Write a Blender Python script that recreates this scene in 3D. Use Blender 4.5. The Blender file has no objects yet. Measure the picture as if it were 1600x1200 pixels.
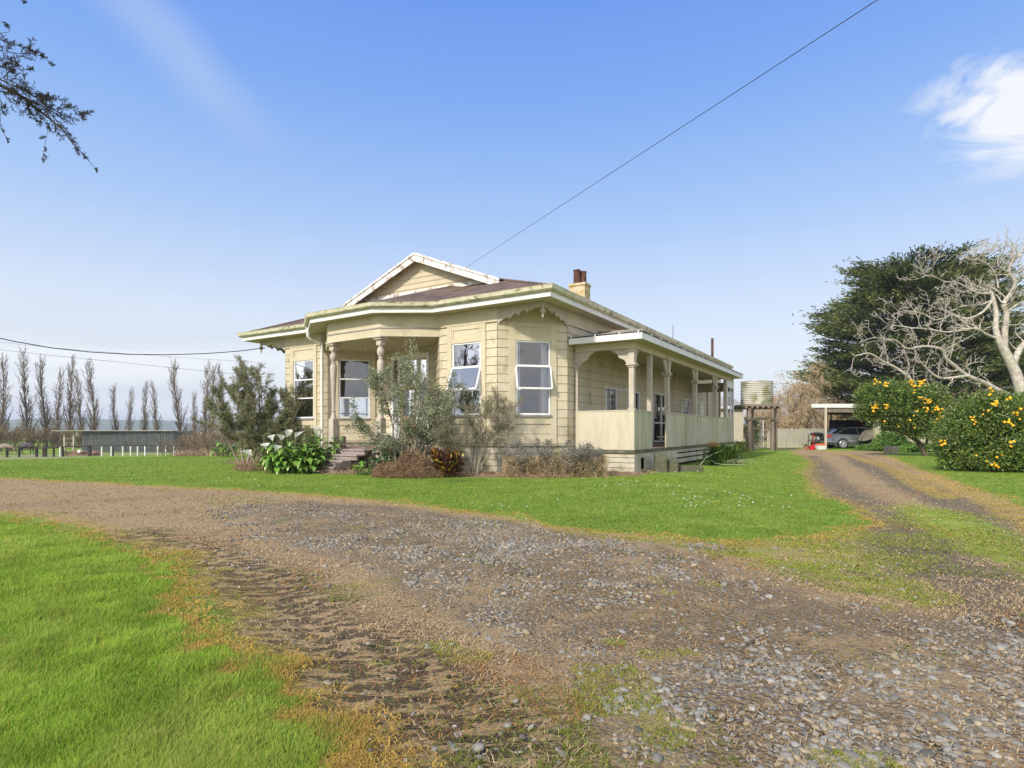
import bpy, bmesh, math, random
import numpy as np
from mathutils import Vector, Matrix

# ------------------------------------------------------------------ camera, sky, sun, exposure
FPX, CX, HY, CH = 898.0, 800.0, 672.0, 1.25      # focal (px of 1600), centre column, horizon row, eye height
scene = bpy.context.scene
col = scene.collection
cam = bpy.data.cameras.new('camera'); camo = bpy.data.objects.new('camera', cam); col.objects.link(camo)
camo.location = (0, 0, CH); camo.rotation_euler = (math.radians(90), 0, 0)
cam.sensor_width = 36; cam.lens = 36*FPX/1600; cam.shift_y = (HY-600)/1600
cam.clip_start = 0.1; cam.clip_end = 9000
scene.camera = camo

SUN_EL, SUN_AZ = 36.0, 221.0                      # azimuth clockwise from +Y
sd = Vector((math.sin(math.radians(SUN_AZ))*math.cos(math.radians(SUN_EL)),
             math.cos(math.radians(SUN_AZ))*math.cos(math.radians(SUN_EL)), math.sin(math.radians(SUN_EL))))
sun = bpy.data.lights.new('sun', 'SUN'); suno = bpy.data.objects.new('sun', sun); col.objects.link(suno)
sun.energy = 2.8; sun.angle = math.radians(3.5); sun.color = (1.0, 0.92, 0.80)
suno.rotation_euler = sd.to_track_quat('Z', 'Y').to_euler()

W = bpy.data.worlds.new("World"); scene.world = W; W.use_nodes = True
nt = W.node_tree; N = nt.nodes; LK = nt.links
for n in list(N): N.remove(n)
def wn(t, **k):
    n = N.new(t)
    for a, b in k.items(): setattr(n, a, b)
    return n
out = wn('ShaderNodeOutputWorld'); bg = wn('ShaderNodeBackground'); LK.new(bg.outputs[0], out.inputs[0])
sky = wn('ShaderNodeTexSky', sky_type='NISHITA', sun_disc=False)
sky.sun_elevation = math.radians(SUN_EL); sky.sun_rotation = math.radians(SUN_AZ)
sky.air_density = 1.0; sky.dust_density = 0.6; sky.ozone_density = 2.0
tc = wn('ShaderNodeTexCoord'); sep = wn('ShaderNodeSeparateXYZ'); LK.new(tc.outputs['Generated'], sep.inputs[0])
def wmath(op, a, b=None, clamp=False):
    n = wn('ShaderNodeMath', operation=op, use_clamp=clamp)
    for i, x in enumerate((a, b)):
        if x is None: continue
        if isinstance(x, (int, float)): n.inputs[i].default_value = x
        else: LK.new(x, n.inputs[i])
    return n.outputs[0]
def wmix(f, a, b):
    n = wn('ShaderNodeMix', data_type='RGBA')
    for i, x in ((0, f), (6, a), (7, b)):
        if isinstance(x, (int, float)): n.inputs[i].default_value = x
        elif isinstance(x, tuple): n.inputs[i].default_value = x
        else: LK.new(x, n.inputs[i])
    return n.outputs[2]
def wramp(fac, stops):
    n = wn('ShaderNodeValToRGB'); e = n.color_ramp.elements
    while len(e) < len(stops): e.new(0.5)
    for k, (p, c) in enumerate(stops): e[k].position = p; e[k].color = c if len(c) == 4 else (*c, 1)
    LK.new(fac, n.inputs[0]); return n.outputs[0]
SKY_K = 10.0      # sky colours below are divided by the background strength
el = sep.outputs[2]
grad = wramp(el, [(0.0, (.56, .57, .58)), (0.11, (.52, .555, .60)), (0.22, (.41, .48, .60)), (0.34, (.255, .375, .60)), (0.48, (.145, .275, .585)), (0.62, (.086, .20, .56)), (1.0, (.05, .13, .43))])
g2 = wn('ShaderNodeVectorMath', operation='SCALE'); LK.new(grad, g2.inputs[0]); g2.inputs['Scale'].default_value = SKY_K
base = wmix(0.86, sky.outputs[0], g2.outputs[0])
def wspot(d, r0, r1, sx=1.0):
    d = Vector(d).normalized()
    vm = wn('ShaderNodeVectorMath', operation='SUBTRACT'); LK.new(tc.outputs['Generated'], vm.inputs[0]); vm.inputs[1].default_value = d
    mp = wn('ShaderNodeVectorMath', operation='MULTIPLY'); LK.new(vm.outputs[0], mp.inputs[0]); mp.inputs[1].default_value = (1/sx, 1, 1)
    ln = wn('ShaderNodeVectorMath', operation='LENGTH'); LK.new(mp.outputs[0], ln.inputs[0])
    mr = wn('ShaderNodeMapRange', interpolation_type='SMOOTHSTEP'); LK.new(ln.outputs['Value'], mr.inputs[0])
    mr.inputs[1].default_value = r0; mr.inputs[2].default_value = r1; mr.inputs[3].default_value = 1; mr.inputs[4].default_value = 0
    return mr.outputs[0]
def wnoise(scale, stretch, detail=6, rough=.55, dist=0.3):
    mp = wn('ShaderNodeMapping'); mp.inputs['Scale'].default_value = stretch; LK.new(tc.outputs['Generated'], mp.inputs[0])
    n = wn('ShaderNodeTexNoise'); n.inputs['Scale'].default_value = scale; n.inputs['Detail'].default_value = detail
    n.inputs['Roughness'].default_value = rough; n.inputs['Distortion'].default_value = dist; LK.new(mp.outputs[0], n.inputs['Vector']); return n.outputs[0]
def dirof(u, v): return ((u-CX)/FPX, 1.0, (HY-v)/FPX)
white = (0.56*SKY_K, 0.575*SKY_K, .61*SKY_K, 1)
nc = wnoise(6.5, (.8, .8, 2.6), 10, .62, 1.6)
c1 = wmath('MULTIPLY', wmath('SUBTRACT', wmath('ADD', wmath('MULTIPLY', wspot(dirof(1625, 168), 0.0, 0.13, 3.4), 1.05), wmath('MULTIPLY', wmath('SUBTRACT', nc, .5), 2.4)), 0.42), 1.9, clamp=True)
c1 = wmath('MULTIPLY', c1, wspot(dirof(1600, 168), 0.03, 0.115, 3.3))
base = wmix(c1, base, white)
nc2 = wnoise(2.2, (1.0, 1.0, 1.6), 5)
bn = Vector(dirof(190, -10)).cross(Vector(dirof(400, 200))).normalized()
dp = wn('ShaderNodeVectorMath', operation='DOT_PRODUCT'); LK.new(tc.outputs['Generated'], dp.inputs[0]); dp.inputs[1].default_value = bn
bd = wn('ShaderNodeMapRange', interpolation_type='SMOOTHSTEP'); LK.new(wmath('ABSOLUTE', wmath('ADD', dp.outputs['Value'], wmath('MULTIPLY', wmath('SUBTRACT', nc2, .5), .06))), bd.inputs[0])
for i, x in ((1, 0.0), (2, 0.055), (3, 1.0), (4, 0.0)): bd.inputs[i].default_value = x
sp = wmath('MULTIPLY', wmath('MULTIPLY', wspot(dirof(260, 50), 0.03, 0.22), bd.outputs[0]), 0.36)
base = wmix(sp, base, (0.36*SKY_K, .42*SKY_K, .54*SKY_K, 1))
nb = wnoise(2.6, (1, 1, 9.0), 5, .5, .4)                     # low banded cloud toward the left horizon
lowm = wn('ShaderNodeMapRange', interpolation_type='SMOOTHSTEP'); LK.new(el, lowm.inputs[0])
for i, x in ((1, 0.0), (2, 0.24), (3, 1.0), (4, 0.0)): lowm.inputs[i].default_value = x
lx = wn('ShaderNodeMapRange', interpolation_type='SMOOTHSTEP'); LK.new(sep.outputs[0], lx.inputs[0])
for i, x in ((1, 0.1), (2, -0.55), (3, 0.12), (4, 1.0)): lx.inputs[i].default_value = x
lowf = wmath('MULTIPLY', lowm.outputs[0], lx.outputs[0])
bandc = wramp(nb, [(0.36, (.46*SKY_K, .49*SKY_K, .54*SKY_K)), (0.60, (.62*SKY_K, .63*SKY_K, .645*SKY_K))])
base = wmix(lowf, base, bandc)
bk = wn('ShaderNodeMapRange', interpolation_type='SMOOTHSTEP'); LK.new(sep.outputs[1], bk.inputs[0])   # unseen bright cloud added behind the viewer for warmer fill and paler window reflections
for i, x in ((1, 0.15), (2, -0.35), (3, 0.0), (4, 1.0)): bk.inputs[i].default_value = x
nk = wnoise(1.7, (1, 1, 2.2), 6, .55, .5)
bkc = wramp(nk, [(0.35, (.66*SKY_K, .74*SKY_K, .90*SKY_K)), (0.6, (1.0*SKY_K, .99*SKY_K, .97*SKY_K))])
base = wmix(wmath('MULTIPLY', bk.outputs[0], 0.85), base, bkc)
LK.new(base, bg.inputs[0]); bg.inputs[1].default_value = 0.10

vs = scene.view_settings
vs.view_transform = 'Standard'; vs.look = 'None'; vs.gamma = 1; vs.use_curve_mapping = False
vs.exposure = 0.72
scene.cycles.max_bounces = 6; scene.cycles.transparent_max_bounces = 12
scene.cycles.volume_bounces = 0

# ------------------------------------------------------------------ small helpers
R = random.Random(7); G = np.random.default_rng(11)
def sm(a, b, x):
    t = np.clip((x-a)/(b-a), 0, 1); return t*t*(3-2*t)
def terr(x, y):
    q = -0.5*np.asarray(x)+0.86*np.asarray(y)
    return -1.75*sm(27.0, 70.0, q)
def gp(u, v):
    Y = FPX*CH/(v-HY)
    for _ in range(12):
        X = (u-CX)/FPX*Y; z = float(terr(X, Y)); Y = 0.5*Y+0.5*FPX*(CH-z)/(v-HY)
    return ((u-CX)/FPX*Y, Y)
def atx(u, Y): return (u-CX)/FPX*Y
def zat(v, Y): return CH+(HY-v)*Y/FPX
def P3(u, v, Y): return Vector((atx(u, Y), Y, zat(v, Y)))

def tag(o, label=None, cat=None, group=None, kind=None):
    if label: o['label'] = label
    if cat: o['category'] = cat
    if group: o['group'] = group
    if kind: o['kind'] = kind
    return o
def empty(name, loc, rz=0.0, label=None, cat=None, group=None):
    o = bpy.data.objects.new(name, None); col.objects.link(o); o.location = loc; o.rotation_euler = (0, 0, rz)
    o.empty_display_size = 0.2
    return tag(o, label, cat, group)
def link(name, me, parent=None, mats=None):
    o = bpy.data.objects.new(name, me); col.objects.link(o)
    if parent is not None: o.parent = parent
    if mats is not None:
        for m in (mats if isinstance(mats, (list, tuple)) else [mats]): me.materials.append(m)
    return o
KIDS = {}
def copy_tree(o, parent=None):
    c = o.copy(); col.objects.link(c); c.parent = parent
    for ch in list(o.children): copy_tree(ch, c)
    return c

class MB:
    def __init__(s): s.v = []; s.f = []; s.m = []
    def poly(s, pts, m=0):
        b = len(s.v); s.v += [tuple(p) for p in pts]; s.f.append(tuple(range(b, b+len(pts)))); s.m.append(m)
    def hexa(s, c, m=0):        # 8 corners: bottom 4 ccw, top 4 ccw
        b = len(s.v); s.v += [tuple(p) for p in c]
        for q in ((3, 2, 1, 0), (4, 5, 6, 7), (0, 1, 5, 4), (1, 2, 6, 5), (2, 3, 7, 6), (3, 0, 4, 7)):
            s.f.append(tuple(b+i for i in q)); s.m.append(m)
        return s
    def box(s, x0, x1, y0, y1, z0, z1, m=0):
        return s.hexa([(x0, y0, z0), (x1, y0, z0), (x1, y1, z0), (x0, y1, z0), (x0, y0, z1), (x1, y0, z1), (x1, y1, z1), (x0, y1, z1)], m)
    def plank(s, p0, p1, o0, o1, z0, z1, m=0):
        """box along the 2D line p0->p1, from offset o0 to o1 on its right-hand side"""
        d = Vector((p1[0]-p0[0], p1[1]-p0[1])); d.normalize(); n = Vector((d.y, -d.x))
        a = [Vector(p0)+n*o1, Vector(p1)+n*o1, Vector(p1)+n*o0, Vector(p0)+n*o0]
        return s.hexa([(q.x, q.y, z0) for q in a]+[(q.x, q.y, z1) for q in a], m)
    def beam(s, a, b, w, h, m=0, up=(0, 0, 1)):
        a = Vector(a); b = Vector(b); d = (b-a).normalized(); up = Vector(up)
        if abs(d.dot(up)) > .98: up = Vector((0, 1, 0))
        x = d.cross(up).normalized()*w/2; y = x.cross(d).normalized()*h/2
        return s.hexa([a-x-y, a+x-y, b+x-y, b-x-y, a-x+y, a+x+y, b+x+y, b-x+y], m)
    def tube(s, pts, rad, n=8, m=0, cap=True):
        pts = [Vector(p) for p in pts]
        if isinstance(rad, (int, float)): rad = [rad]*len(pts)
        b = len(s.v); prev = None
        for i, p in enumerate(pts):
            d = (pts[min(i+1, len(pts)-1)]-pts[max(i-1, 0)]).normalized()
            if prev is None: prev = d.orthogonal().normalized()
            x = (prev-d*prev.dot(d)); x = x.normalized() if x.length > 1e-6 else d.orthogonal().normalized(); prev = x; y = d.cross(x)
            for k in range(n):
                a = 2*math.pi*k/n; s.v.append(tuple(p+(x*math.cos(a)+y*math.sin(a))*rad[i]))
        for i in range(len(pts)-1):
            for k in range(n):
                s.f.append((b+i*n+k, b+i*n+(k+1) % n, b+(i+1)*n+(k+1) % n, b+(i+1)*n+k)); s.m.append(m)
        if cap:
            s.f.append(tuple(b+k for k in reversed(range(n)))); s.m.append(m)
            e = b+(len(pts)-1)*n; s.f.append(tuple(e+k for k in range(n))); s.m.append(m)
        return s
    def lathe(s, cx, cy, prof, n=16, m=0):
        b = len(s.v)
        for r, z in prof:
            for k in range(n):
                a = 2*math.pi*k/n; s.v.append((cx+r*math.cos(a), cy+r*math.sin(a), z))
        for i in range(len(prof)-1):
            for k in range(n):
                s.f.append((b+i*n+k, b+i*n+(k+1) % n, b+(i+1)*n+(k+1) % n, b+(i+1)*n+k)); s.m.append(m)
        s.f.append(tuple(b+k for k in reversed(range(n)))); s.m.append(m)
        e = b+(len(prof)-1)*n; s.f.append(tuple(e+k for k in range(n))); s.m.append(m)
        return s
    def extr(s, poly2, o, ux, uz, t, m=0):
        """polygon (a,b) in the plane o + a*ux + b*uz, thickness t centred"""
        o = Vector(o); ux = Vector(ux); uz = Vector(uz); nn = ux.cross(uz).normalized()*t/2
        A = [o+ux*a+uz*b-nn for a, b in poly2]; B = [o+ux*a+uz*b+nn for a, b in poly2]; k = len(poly2)
        b0 = len(s.v); s.v += [tuple(p) for p in A+B]
        s.f.append(tuple(b0+i for i in reversed(range(k)))); s.m.append(m)
        s.f.append(tuple(b0+k+i for i in range(k))); s.m.append(m)
        for i in range(k):
            j = (i+1) % k; s.f.append((b0+i, b0+j, b0+k+j, b0+k+i)); s.m.append(m)
        return s
    def ball(s, c, r, n=8, k=6, m=0, sq=(1, 1, 1)):
        c = Vector(c); b = len(s.v)
        for i in range(k+1):
            t = math.pi*i/k
            for j in range(n):
                a = 2*math.pi*j/n
                s.v.append((c.x+r*sq[0]*math.sin(t)*math.cos(a), c.y+r*sq[1]*math.sin(t)*math.sin(a), c.z-r*sq[2]*math.cos(t)))
        for i in range(k):
            for j in range(n):
                s.f.append((b+i*n+j, b+i*n+(j+1) % n, b+(i+1)*n+(j+1) % n, b+(i+1)*n+j)); s.m.append(m)
        return s
    def build(s, name, mats, parent=None, smooth=False, bevel=0.0, label=None):
        me = bpy.data.meshes.new(name); me.from_pydata(s.v, [], s.f)
        if not isinstance(mats, (list, tuple)): mats = [mats]
        o = link(name, me, parent, mats)
        me.polygons.foreach_set('material_index', s.m)
        bm = bmesh.new(); bm.from_mesh(me); bmesh.ops.recalc_face_normals(bm, faces=bm.faces); bm.to_mesh(me); bm.free()
        if smooth:
            me.polygons.foreach_set('use_smooth', [True]*len(me.polygons))
            try: me.set_sharp_from_angle(angle=math.radians(38))
            except Exception: pass
        if bevel:
            md = o.modifiers.new('bevel', 'BEVEL'); md.width = bevel; md.segments = 2; md.limit_method = 'ANGLE'
        if label: o['label'] = label
        return o

def np_mesh(name, V, F, mat, parent=None, colr=None, smooth=False):
    V = np.asarray(V, np.float32); F = np.asarray(F, np.int32)
    me = bpy.data.meshes.new(name); k = F.shape[1]
    me.vertices.add(len(V)); me.vertices.foreach_set('co', V.ravel())
    me.loops.add(F.size); me.loops.foreach_set('vertex_index', F.ravel())
    me.polygons.add(len(F)); me.polygons.foreach_set('loop_start', np.arange(0, F.size, k, dtype=np.int32))
    if smooth: me.polygons.foreach_set('use_smooth', np.ones(len(F), bool))
    if colr is not None:
        a = me.attributes.new('Col', 'FLOAT_COLOR', 'POINT')
        c = np.ones((len(V), 4), np.float32); c[:, :3] = colr; a.data.foreach_set('color', c.ravel())
    me.update(calc_edges=True)
    return link(name, me, parent, mat)

def nrm(a): return a/np.maximum(np.linalg.norm(a, axis=-1, keepdims=True), 1e-9)
def segs_arrays(S, n=4):
    A = np.array([s[0] for s in S]); B = np.array([s[1] for s in S]); ra = np.array([s[2] for s in S]); rb = np.array([s[3] for s in S])
    d = nrm(B-A); h = np.where(np.abs(d[:, 2:3]) > .9, np.array([[1., 0, 0]]), np.array([[0, 0, 1.]]))
    x = nrm(np.cross(d, h)); y = np.cross(d, x)
    V = np.zeros((len(S), 2, n, 3)); 
    for k in range(n):
        a = 2*math.pi*k/n; o = x*math.cos(a)+y*math.sin(a)
        V[:, 0, k] = A+o*ra[:, None]; V[:, 1, k] = B+o*rb[:, None]
    b = (np.arange(len(S))*2*n)[:, None]
    F = np.concatenate([np.stack([b[:, 0]+k, b[:, 0]+(k+1) % n, b[:, 0]+n+(k+1) % n, b[:, 0]+n+k], 1) for k in range(n)])
    return V.reshape(-1, 3), F
def segs_mesh(name, S, mat, parent=None, n=4):
    V, F = segs_arrays(S, n); return np_mesh(name, V, F, mat, parent, smooth=True)

def leaves(name, C, D, L, Wd, colr, mat, parent=None, fold=0.0, flat=0.0):
    """C centres (n,3), D directions, L lengths, Wd widths, colr (n,3): one four-cornered leaf each (two triangles folded on the rib)"""
    n = len(C); D = nrm(D); rnd = G.normal(size=(n, 3)); rnd[:, 2] += flat*3
    Sx = nrm(np.cross(D, rnd)); Nn = np.cross(Sx, D)
    L = np.broadcast_to(L, (n,))[:, None]; Wd = np.broadcast_to(Wd, (n,))[:, None]
    V = np.stack([C-D*L/2, C+Sx*Wd/2+Nn*fold*Wd, C+D*L/2, C-Sx*Wd/2+Nn*fold*Wd], 1).reshape(-1, 3)
    b = np.arange(n)*4
    F = np.concatenate([np.stack([b, b+1, b+2], 1), np.stack([b, b+2, b+3], 1)])
    return np_mesh(name, V, F, mat, parent, np.repeat(colr, 4, 0))

def rv(rng, s=1.0): return Vector((rng.gauss(0, s), rng.gauss(0, s), rng.gauss(0, s)))
def grow(S, p, d, L, r, lvl, rng, cfg, tips=None):
    """cfg[lvl] = dict(n, wob, up, kids, ang, kl, kr, s0)"""
    c = cfg[min(lvl, len(cfg)-1)]; n = c['n']; p = Vector(p); d = Vector(d).normalized(); step = L/n
    for i in range(n):
        d = (d+rv(rng, c['wob'])+Vector((0, 0, c['up']))).normalized()
        q = p+d*step; r0 = r*(1-(1-c.get('tip', .25))*i/n); r1 = r*(1-(1-c.get('tip', .25))*(i+1)/n)
        S.append((tuple(p), tuple(q), r0, r1)); p = q
        if lvl+1 < len(cfg) and (i+1)/n >= c['s0']:
            k = c['kids']; k = int(k)+(rng.random() < k-int(k))
            for _ in range(k):
                ax = d.orthogonal(); ax.rotate(Matrix.Rotation(rng.uniform(0, 6.283), 3, d))
                a = math.radians(rng.gauss(c['ang'], c['ang']*.22)); dd = d*math.cos(a)+ax*math.sin(a)
                grow(S, p, dd, L*c['kl']*rng.uniform(.6, 1.15)*(1.05-.5*(i+1)/n), max(r1*c['kr'], .002), lvl+1, rng, cfg, tips)
    if tips is not None: tips.append((tuple(p), tuple(d)))

# ------------------------------------------------------------------ materials
def newmat(name):
    m = bpy.data.materials.new(name); m.use_nodes = True; t = m.node_tree
    for n in list(t.nodes): t.nodes.remove(n)
    return m, t
class NB:
    def __init__(s, t): s.t = t
    def n(s, ty, **k):
        n = s.t.nodes.new(ty)
        for a, b in k.items(): setattr(n, a, b)
        return n
    def l(s, a, b): s.t.links.new(a, b)
    def setin(s, n, i, x):
        if x is None: return
        if isinstance(x, (int, float)): n.inputs[i].default_value = x
        elif isinstance(x, (tuple, list)): 
            n.inputs[i].default_value = tuple(x) if len(x) != 3 or n.inputs[i].type != 'RGBA' else (*x, 1)
        else: s.l(x, n.inputs[i])
    def math(s, op, a, b=None, c=None, clamp=False):
        n = s.n('ShaderNodeMath', operation=op, use_clamp=clamp)
        s.setin(n, 0, a); s.setin(n, 1, b); s.setin(n, 2, c); return n.outputs[0]
    def mix(s, f, a, b, mode='MIX'):
        n = s.n('ShaderNodeMix', data_type='RGBA', blend_type=mode); s.setin(n, 0, f); s.setin(n, 6, a); s.setin(n, 7, b); return n.outputs[2]
    def mr(s, x, a, b, c=0.0, d=1.0, smooth=True):
        n = s.n('ShaderNodeMapRange', interpolation_type='SMOOTHSTEP' if smooth else 'LINEAR')
        for i, q in enumerate((x, a, b, c, d)): s.setin(n, i, q)
        return n.outputs[0]
    def noise(s, vec, scale, detail=4, rough=.55, dist=0.0):
        n = s.n('ShaderNodeTexNoise'); s.setin(n, 'Vector', vec); n.inputs['Scale'].default_value = scale
        n.inputs['Detail'].default_value = detail; n.inputs['Roughness'].default_value = rough; n.inputs['Distortion'].default_value = dist
        return n.outputs[0]
    def mapping(s, vec, sc=(1, 1, 1), rot=(0, 0, 0), loc=(0, 0, 0)):
        n = s.n('ShaderNodeMapping'); s.l(vec, n.inputs[0]); n.inputs['Scale'].default_value = sc; n.inputs['Rotation'].default_value = rot; n.inputs['Location'].default_value = loc; return n.outputs[0]
    def obj(s): return s.n('ShaderNodeTexCoord').outputs['Object']
    def ramp(s, f, stops):
        n = s.n('ShaderNodeValToRGB'); e = n.color_ramp.elements
        while len(e) < len(stops): e.new(.5)
        for k, (p, c) in enumerate(stops): e[k].position = p; e[k].color = (*c, 1)
        s.l(f, n.inputs[0]); return n.outputs[0]
    def bump(s, h, strength=.5, dist=.01, nrm=None):
        n = s.n('ShaderNodeBump'); s.l(h, n.inputs['Height']); n.inputs['Strength'].default_value = strength; n.inputs['Distance'].default_value = dist
        if nrm is not None: s.l(nrm, n.inputs['Normal'])
        return n.outputs[0]
    def out(s, color, rough=.7, normal=None, spec=.3, metal=0.0, trans=0.0):
        p = s.n('ShaderNodeBsdfPrincipled'); s.setin(p, 'Base Color', color); s.setin(p, 'Roughness', rough)
        p.inputs['Specular IOR Level'].default_value = spec; p.inputs['Metallic'].default_value = metal
        if normal is not None: s.l(normal, p.inputs['Normal'])
        sh = p.outputs[0]
        if trans:
            tr = s.n('ShaderNodeBsdfTranslucent'); s.setin(tr, 0, color); mx = s.n('ShaderNodeMixShader'); mx.inputs[0].default_value = trans
            s.l(sh, mx.inputs[1]); s.l(tr.outputs[0], mx.inputs[2]); sh = mx.outputs[0]
        o = s.n('ShaderNodeOutputMaterial'); s.l(sh, o.inputs[0]); return p
def simple(name, c1, c2=None, scale=3.0, rough=.7, bump=.2, stretch=(1, 1, 1), spec=.3, metal=0.0, fine=25.0, stain=None, stain_amt=.5, stain_thr=(.5, .7), stain_scale=1.5, stain_st=(1, 1, 1)):
    m, t = newmat(name); b = NB(t); o = b.obj(); v = b.mapping(o, stretch)
    n1 = b.noise(v, scale, 6, .6); n2 = b.noise(v, fine*scale/3, 4, .6)
    c2 = c2 or tuple(x*.8 for x in c1)
    f = b.mr(b.math('ADD', b.math('MULTIPLY', n1, .65), b.math('MULTIPLY', n2, .35)), .38, .62)
    c = b.mix(f, c1, c2)
    if stain:
        s1 = b.noise(b.mapping(o, stain_st), stain_scale, 8, .65, .4)
        c = b.mix(b.mr(s1, stain_thr[0], stain_thr[1], 0, stain_amt), c, stain)
    b.out(c, rough, b.bump(b.math('ADD', n1, n2), bump, .01), spec, metal); return m
def leafmat(name, trans=.25, rough=.5, spec=.3):
    m, t = newmat(name); b = NB(t); a = b.n('ShaderNodeAttribute', attribute_name='Col'); b.out(a.outputs['Color'], rough, None, spec, 0, trans); return m

M = {}
cream = (.57, .505, .365); 
M['board'] = simple('cream_weatherboard_paint', cream, (.49, .43, .30), 1.6, .6, .12, stain=(.24, .22, .12), stain_amt=.65, stain_thr=(.50, .72), stain_scale=2.1, stain_st=(1, 1, .6))
M['trim'] = simple('cream_trim_paint', (.57, .505, .36), (.50, .44, .305), 2.0, .55, .08, stain=(.34, .30, .17), stain_amt=.4, stain_thr=(.6, .8), stain_scale=1.7)
M['post'] = simple('stone_coloured_post_paint', (.48, .43, .35), (.41, .36, .29), 2.0, .6, .1, stain=(.70, .68, .62), stain_amt=.6, stain_thr=(.6, .68), stain_scale=5)
M['white'] = simple('aged_white_paint', (.74, .74, .72), (.64, .65, .62), 2.0, .5, .08, stain=(.36, .38, .28), stain_amt=.6, stain_thr=(.50, .75), stain_scale=3.2)
M['barge'] = simple('peeling_white_barge_paint', (.74, .73, .70), (.66, .64, .60), 3.0, .6, .2, stain=(.28, .22, .17), stain_amt=.9, stain_thr=(.50, .60), stain_scale=4.2)
M['gutter'] = simple('lichen_stained_gutter_paint', (.58, .56, .43), (.46, .44, .28), 6.0, .65, .3, stain=(.14, .15, .05), stain_amt=.9, stain_thr=(.50, .66), stain_scale=4.0, stain_st=(1, 1, 2))
M['gutter_under'] = simple('mossy_gutter_underside', (.16, .18, .05), (.10, .11, .04), 5, .9, .3)
M['soffit'] = simple('cream_soffit_paint', (.52, .465, .32), (.45, .395, .26), 1.5, .6, .05)
M['base'] = simple('weathered_base_board_paint', (.50, .46, .36), (.36, .33, .26), 2.2, .75, .4, stain=(.22, .22, .10), stain_amt=.8, stain_thr=(.5, .68), stain_scale=1.4)
M['mossy'] = simple('mossy_timber', (.13, .12, .085), (.07, .08, .035), 3.5, .9, .6, stain=(.22, .21, .15), stain_amt=.6, stain_thr=(.52, .62), stain_scale=3)
M['dark'] = simple('painted_underfloor_shade', (.02, .018, .015), rough=.95)  # shade put in as colour, for the sheet behind the skirting gaps
M['alum'] = simple('white_window_joinery', (.78, .79, .80), (.70, .71, .72), 3, .4, .03)
M['sill'] = simple('grey_window_sill', (.33, .31, .29), (.25, .22, .20), 3, .6, .1)
M['curtain'] = simple('pale_curtain_cloth', (.80, .80, .84), (.62, .63, .68), 6, .9, .1, stretch=(8, 8, .2))
M['curtain_red'] = simple('rust_red_curtain_cloth', (.40, .13, .07), (.30, .09, .06), 6, .9, .1)
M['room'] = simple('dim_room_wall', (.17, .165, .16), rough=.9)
M['door_tan'] = simple('tan_orange_door_paint', (.42, .25, .14), (.33, .19, .10), 2, .6, .1)
M['rust'] = simple('rusted_iron_pot', (.12, .05, .036), (.07, .035, .028), 5, .8, .4, stain=(.30, .14, .06), stain_scale=6)
M['stepwood'] = simple('worn_mauve_step_timber', (.33, .27, .25), (.23, .19, .17), 3, .85, .5, stretch=(.5, 1, 2), stain=(.50, .50, .44), stain_amt=.75, stain_thr=(.55, .66), stain_scale=4)
M['mulch_floor'] = simple('porch_floor_paint', (.26, .17, .15), (.18, .13, .11), 3, .8, .3)
M['concrete'] = simple('weathered_concrete', (.46, .39, .30), (.34, .29, .22), 3, .9, .5, stain=(.22, .17, .09), stain_amt=.7, stain_scale=3)
M['wood'] = simple('grey_brown_pole_timber', (.25, .20, .155), (.16, .13, .10), 4, .9, .5, stretch=(3, 3, .4))
M['paling'] = simple('silvered_paling_timber', (.47, .44, .37), (.36, .34, .28), 3, .9, .4, stretch=(4, 4, .5), stain=(.42, .40, .18), stain_amt=.5, stain_scale=2)
M['whitepost'] = simple('white_fence_paint', (.74, .74, .72), (.6, .6, .58), 4, .7, .1)
M['darkpost'] = simple('dark_fence_timber', (.07, .06, .05), (.04, .035, .03), 4, .9, .3)
M['bark_grey'] = simple('pale_grey_bark', (.56, .51, .44), (.36, .32, .27), 5.0, .9, .6, stain=(.30, .31, .20), stain_amt=.6, stain_scale=2.2)
M['bark_brown'] = simple('brown_bark', (.13, .10, .075), (.08, .065, .05), 4, .9, .5)
M['bark_poplar'] = simple('poplar_bark', (.22, .165, .115), (.15, .11, .075), 4, .9, .3)
M['twig_tan'] = simple('tan_willow_twigs', (.52, .39, .24), (.42, .31, .18), 2, .9, .1)
M['twig_grey'] = simple('grey_shrub_twigs', (.34, .29, .23), (.24, .20, .16), 4, .9, .2)
M['leaf'] = leafmat('leaf_faces'); M['leafgloss'] = leafmat('glossy_leaf_faces', .3, .33, .45); M['needle'] = leafmat('needle_faces', .12, .7, .15)
M['straw'] = leafmat('dry_straw', .2, .85, .04); M['stone'] = leafmat('gravel_stone', 0.0, .9, .12); M['grass'] = leafmat('grass_blades', .5, .75, .06)
M['orange'] = simple('ripe_orange_peel', (.90, .52, .03), (.85, .40, .015), 30, .4, .15)
M['flower'] = simple('white_spathe', (.86, .86, .80), (.8, .8, .7), 5, .5, .02)
def m_petal():
    m, t = newmat('white_spathe_petal'); b = NB(t); b.out(b.mix(b.noise(b.obj(), 5), (.90, .90, .84), (.84, .84, .74)), .6, None, .1, 0, .5); return m
M['flower'] = m_petal()
M['spadix'] = simple('yellow_spadix', (.8, .5, .03), rough=.6)
M['wire'] = simple('black_cable', (.03, .03, .035), rough=.6)
M['black'] = simple('black_plastic', (.025, .025, .028), rough=.5)
M['red'] = simple('red_plastic', (.55, .02, .02), (.5, .02, .02), 5, .4, .02)
M['orangetub'] = simple('orange_lid_plastic', (.75, .17, .06), (.65, .14, .05), 5, .5, .02)
M['whitetub'] = simple('pale_plastic_tub', (.72, .75, .74), (.62, .66, .65), 5, .5, .02)
M['tyre'] = simple('tyre_rubber', (.03, .03, .03), rough=.85)
M['rim'] = simple('silver_alloy', (.62, .63, .65), (.5, .5, .52), 5, .3, .02, metal=.6)
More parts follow.
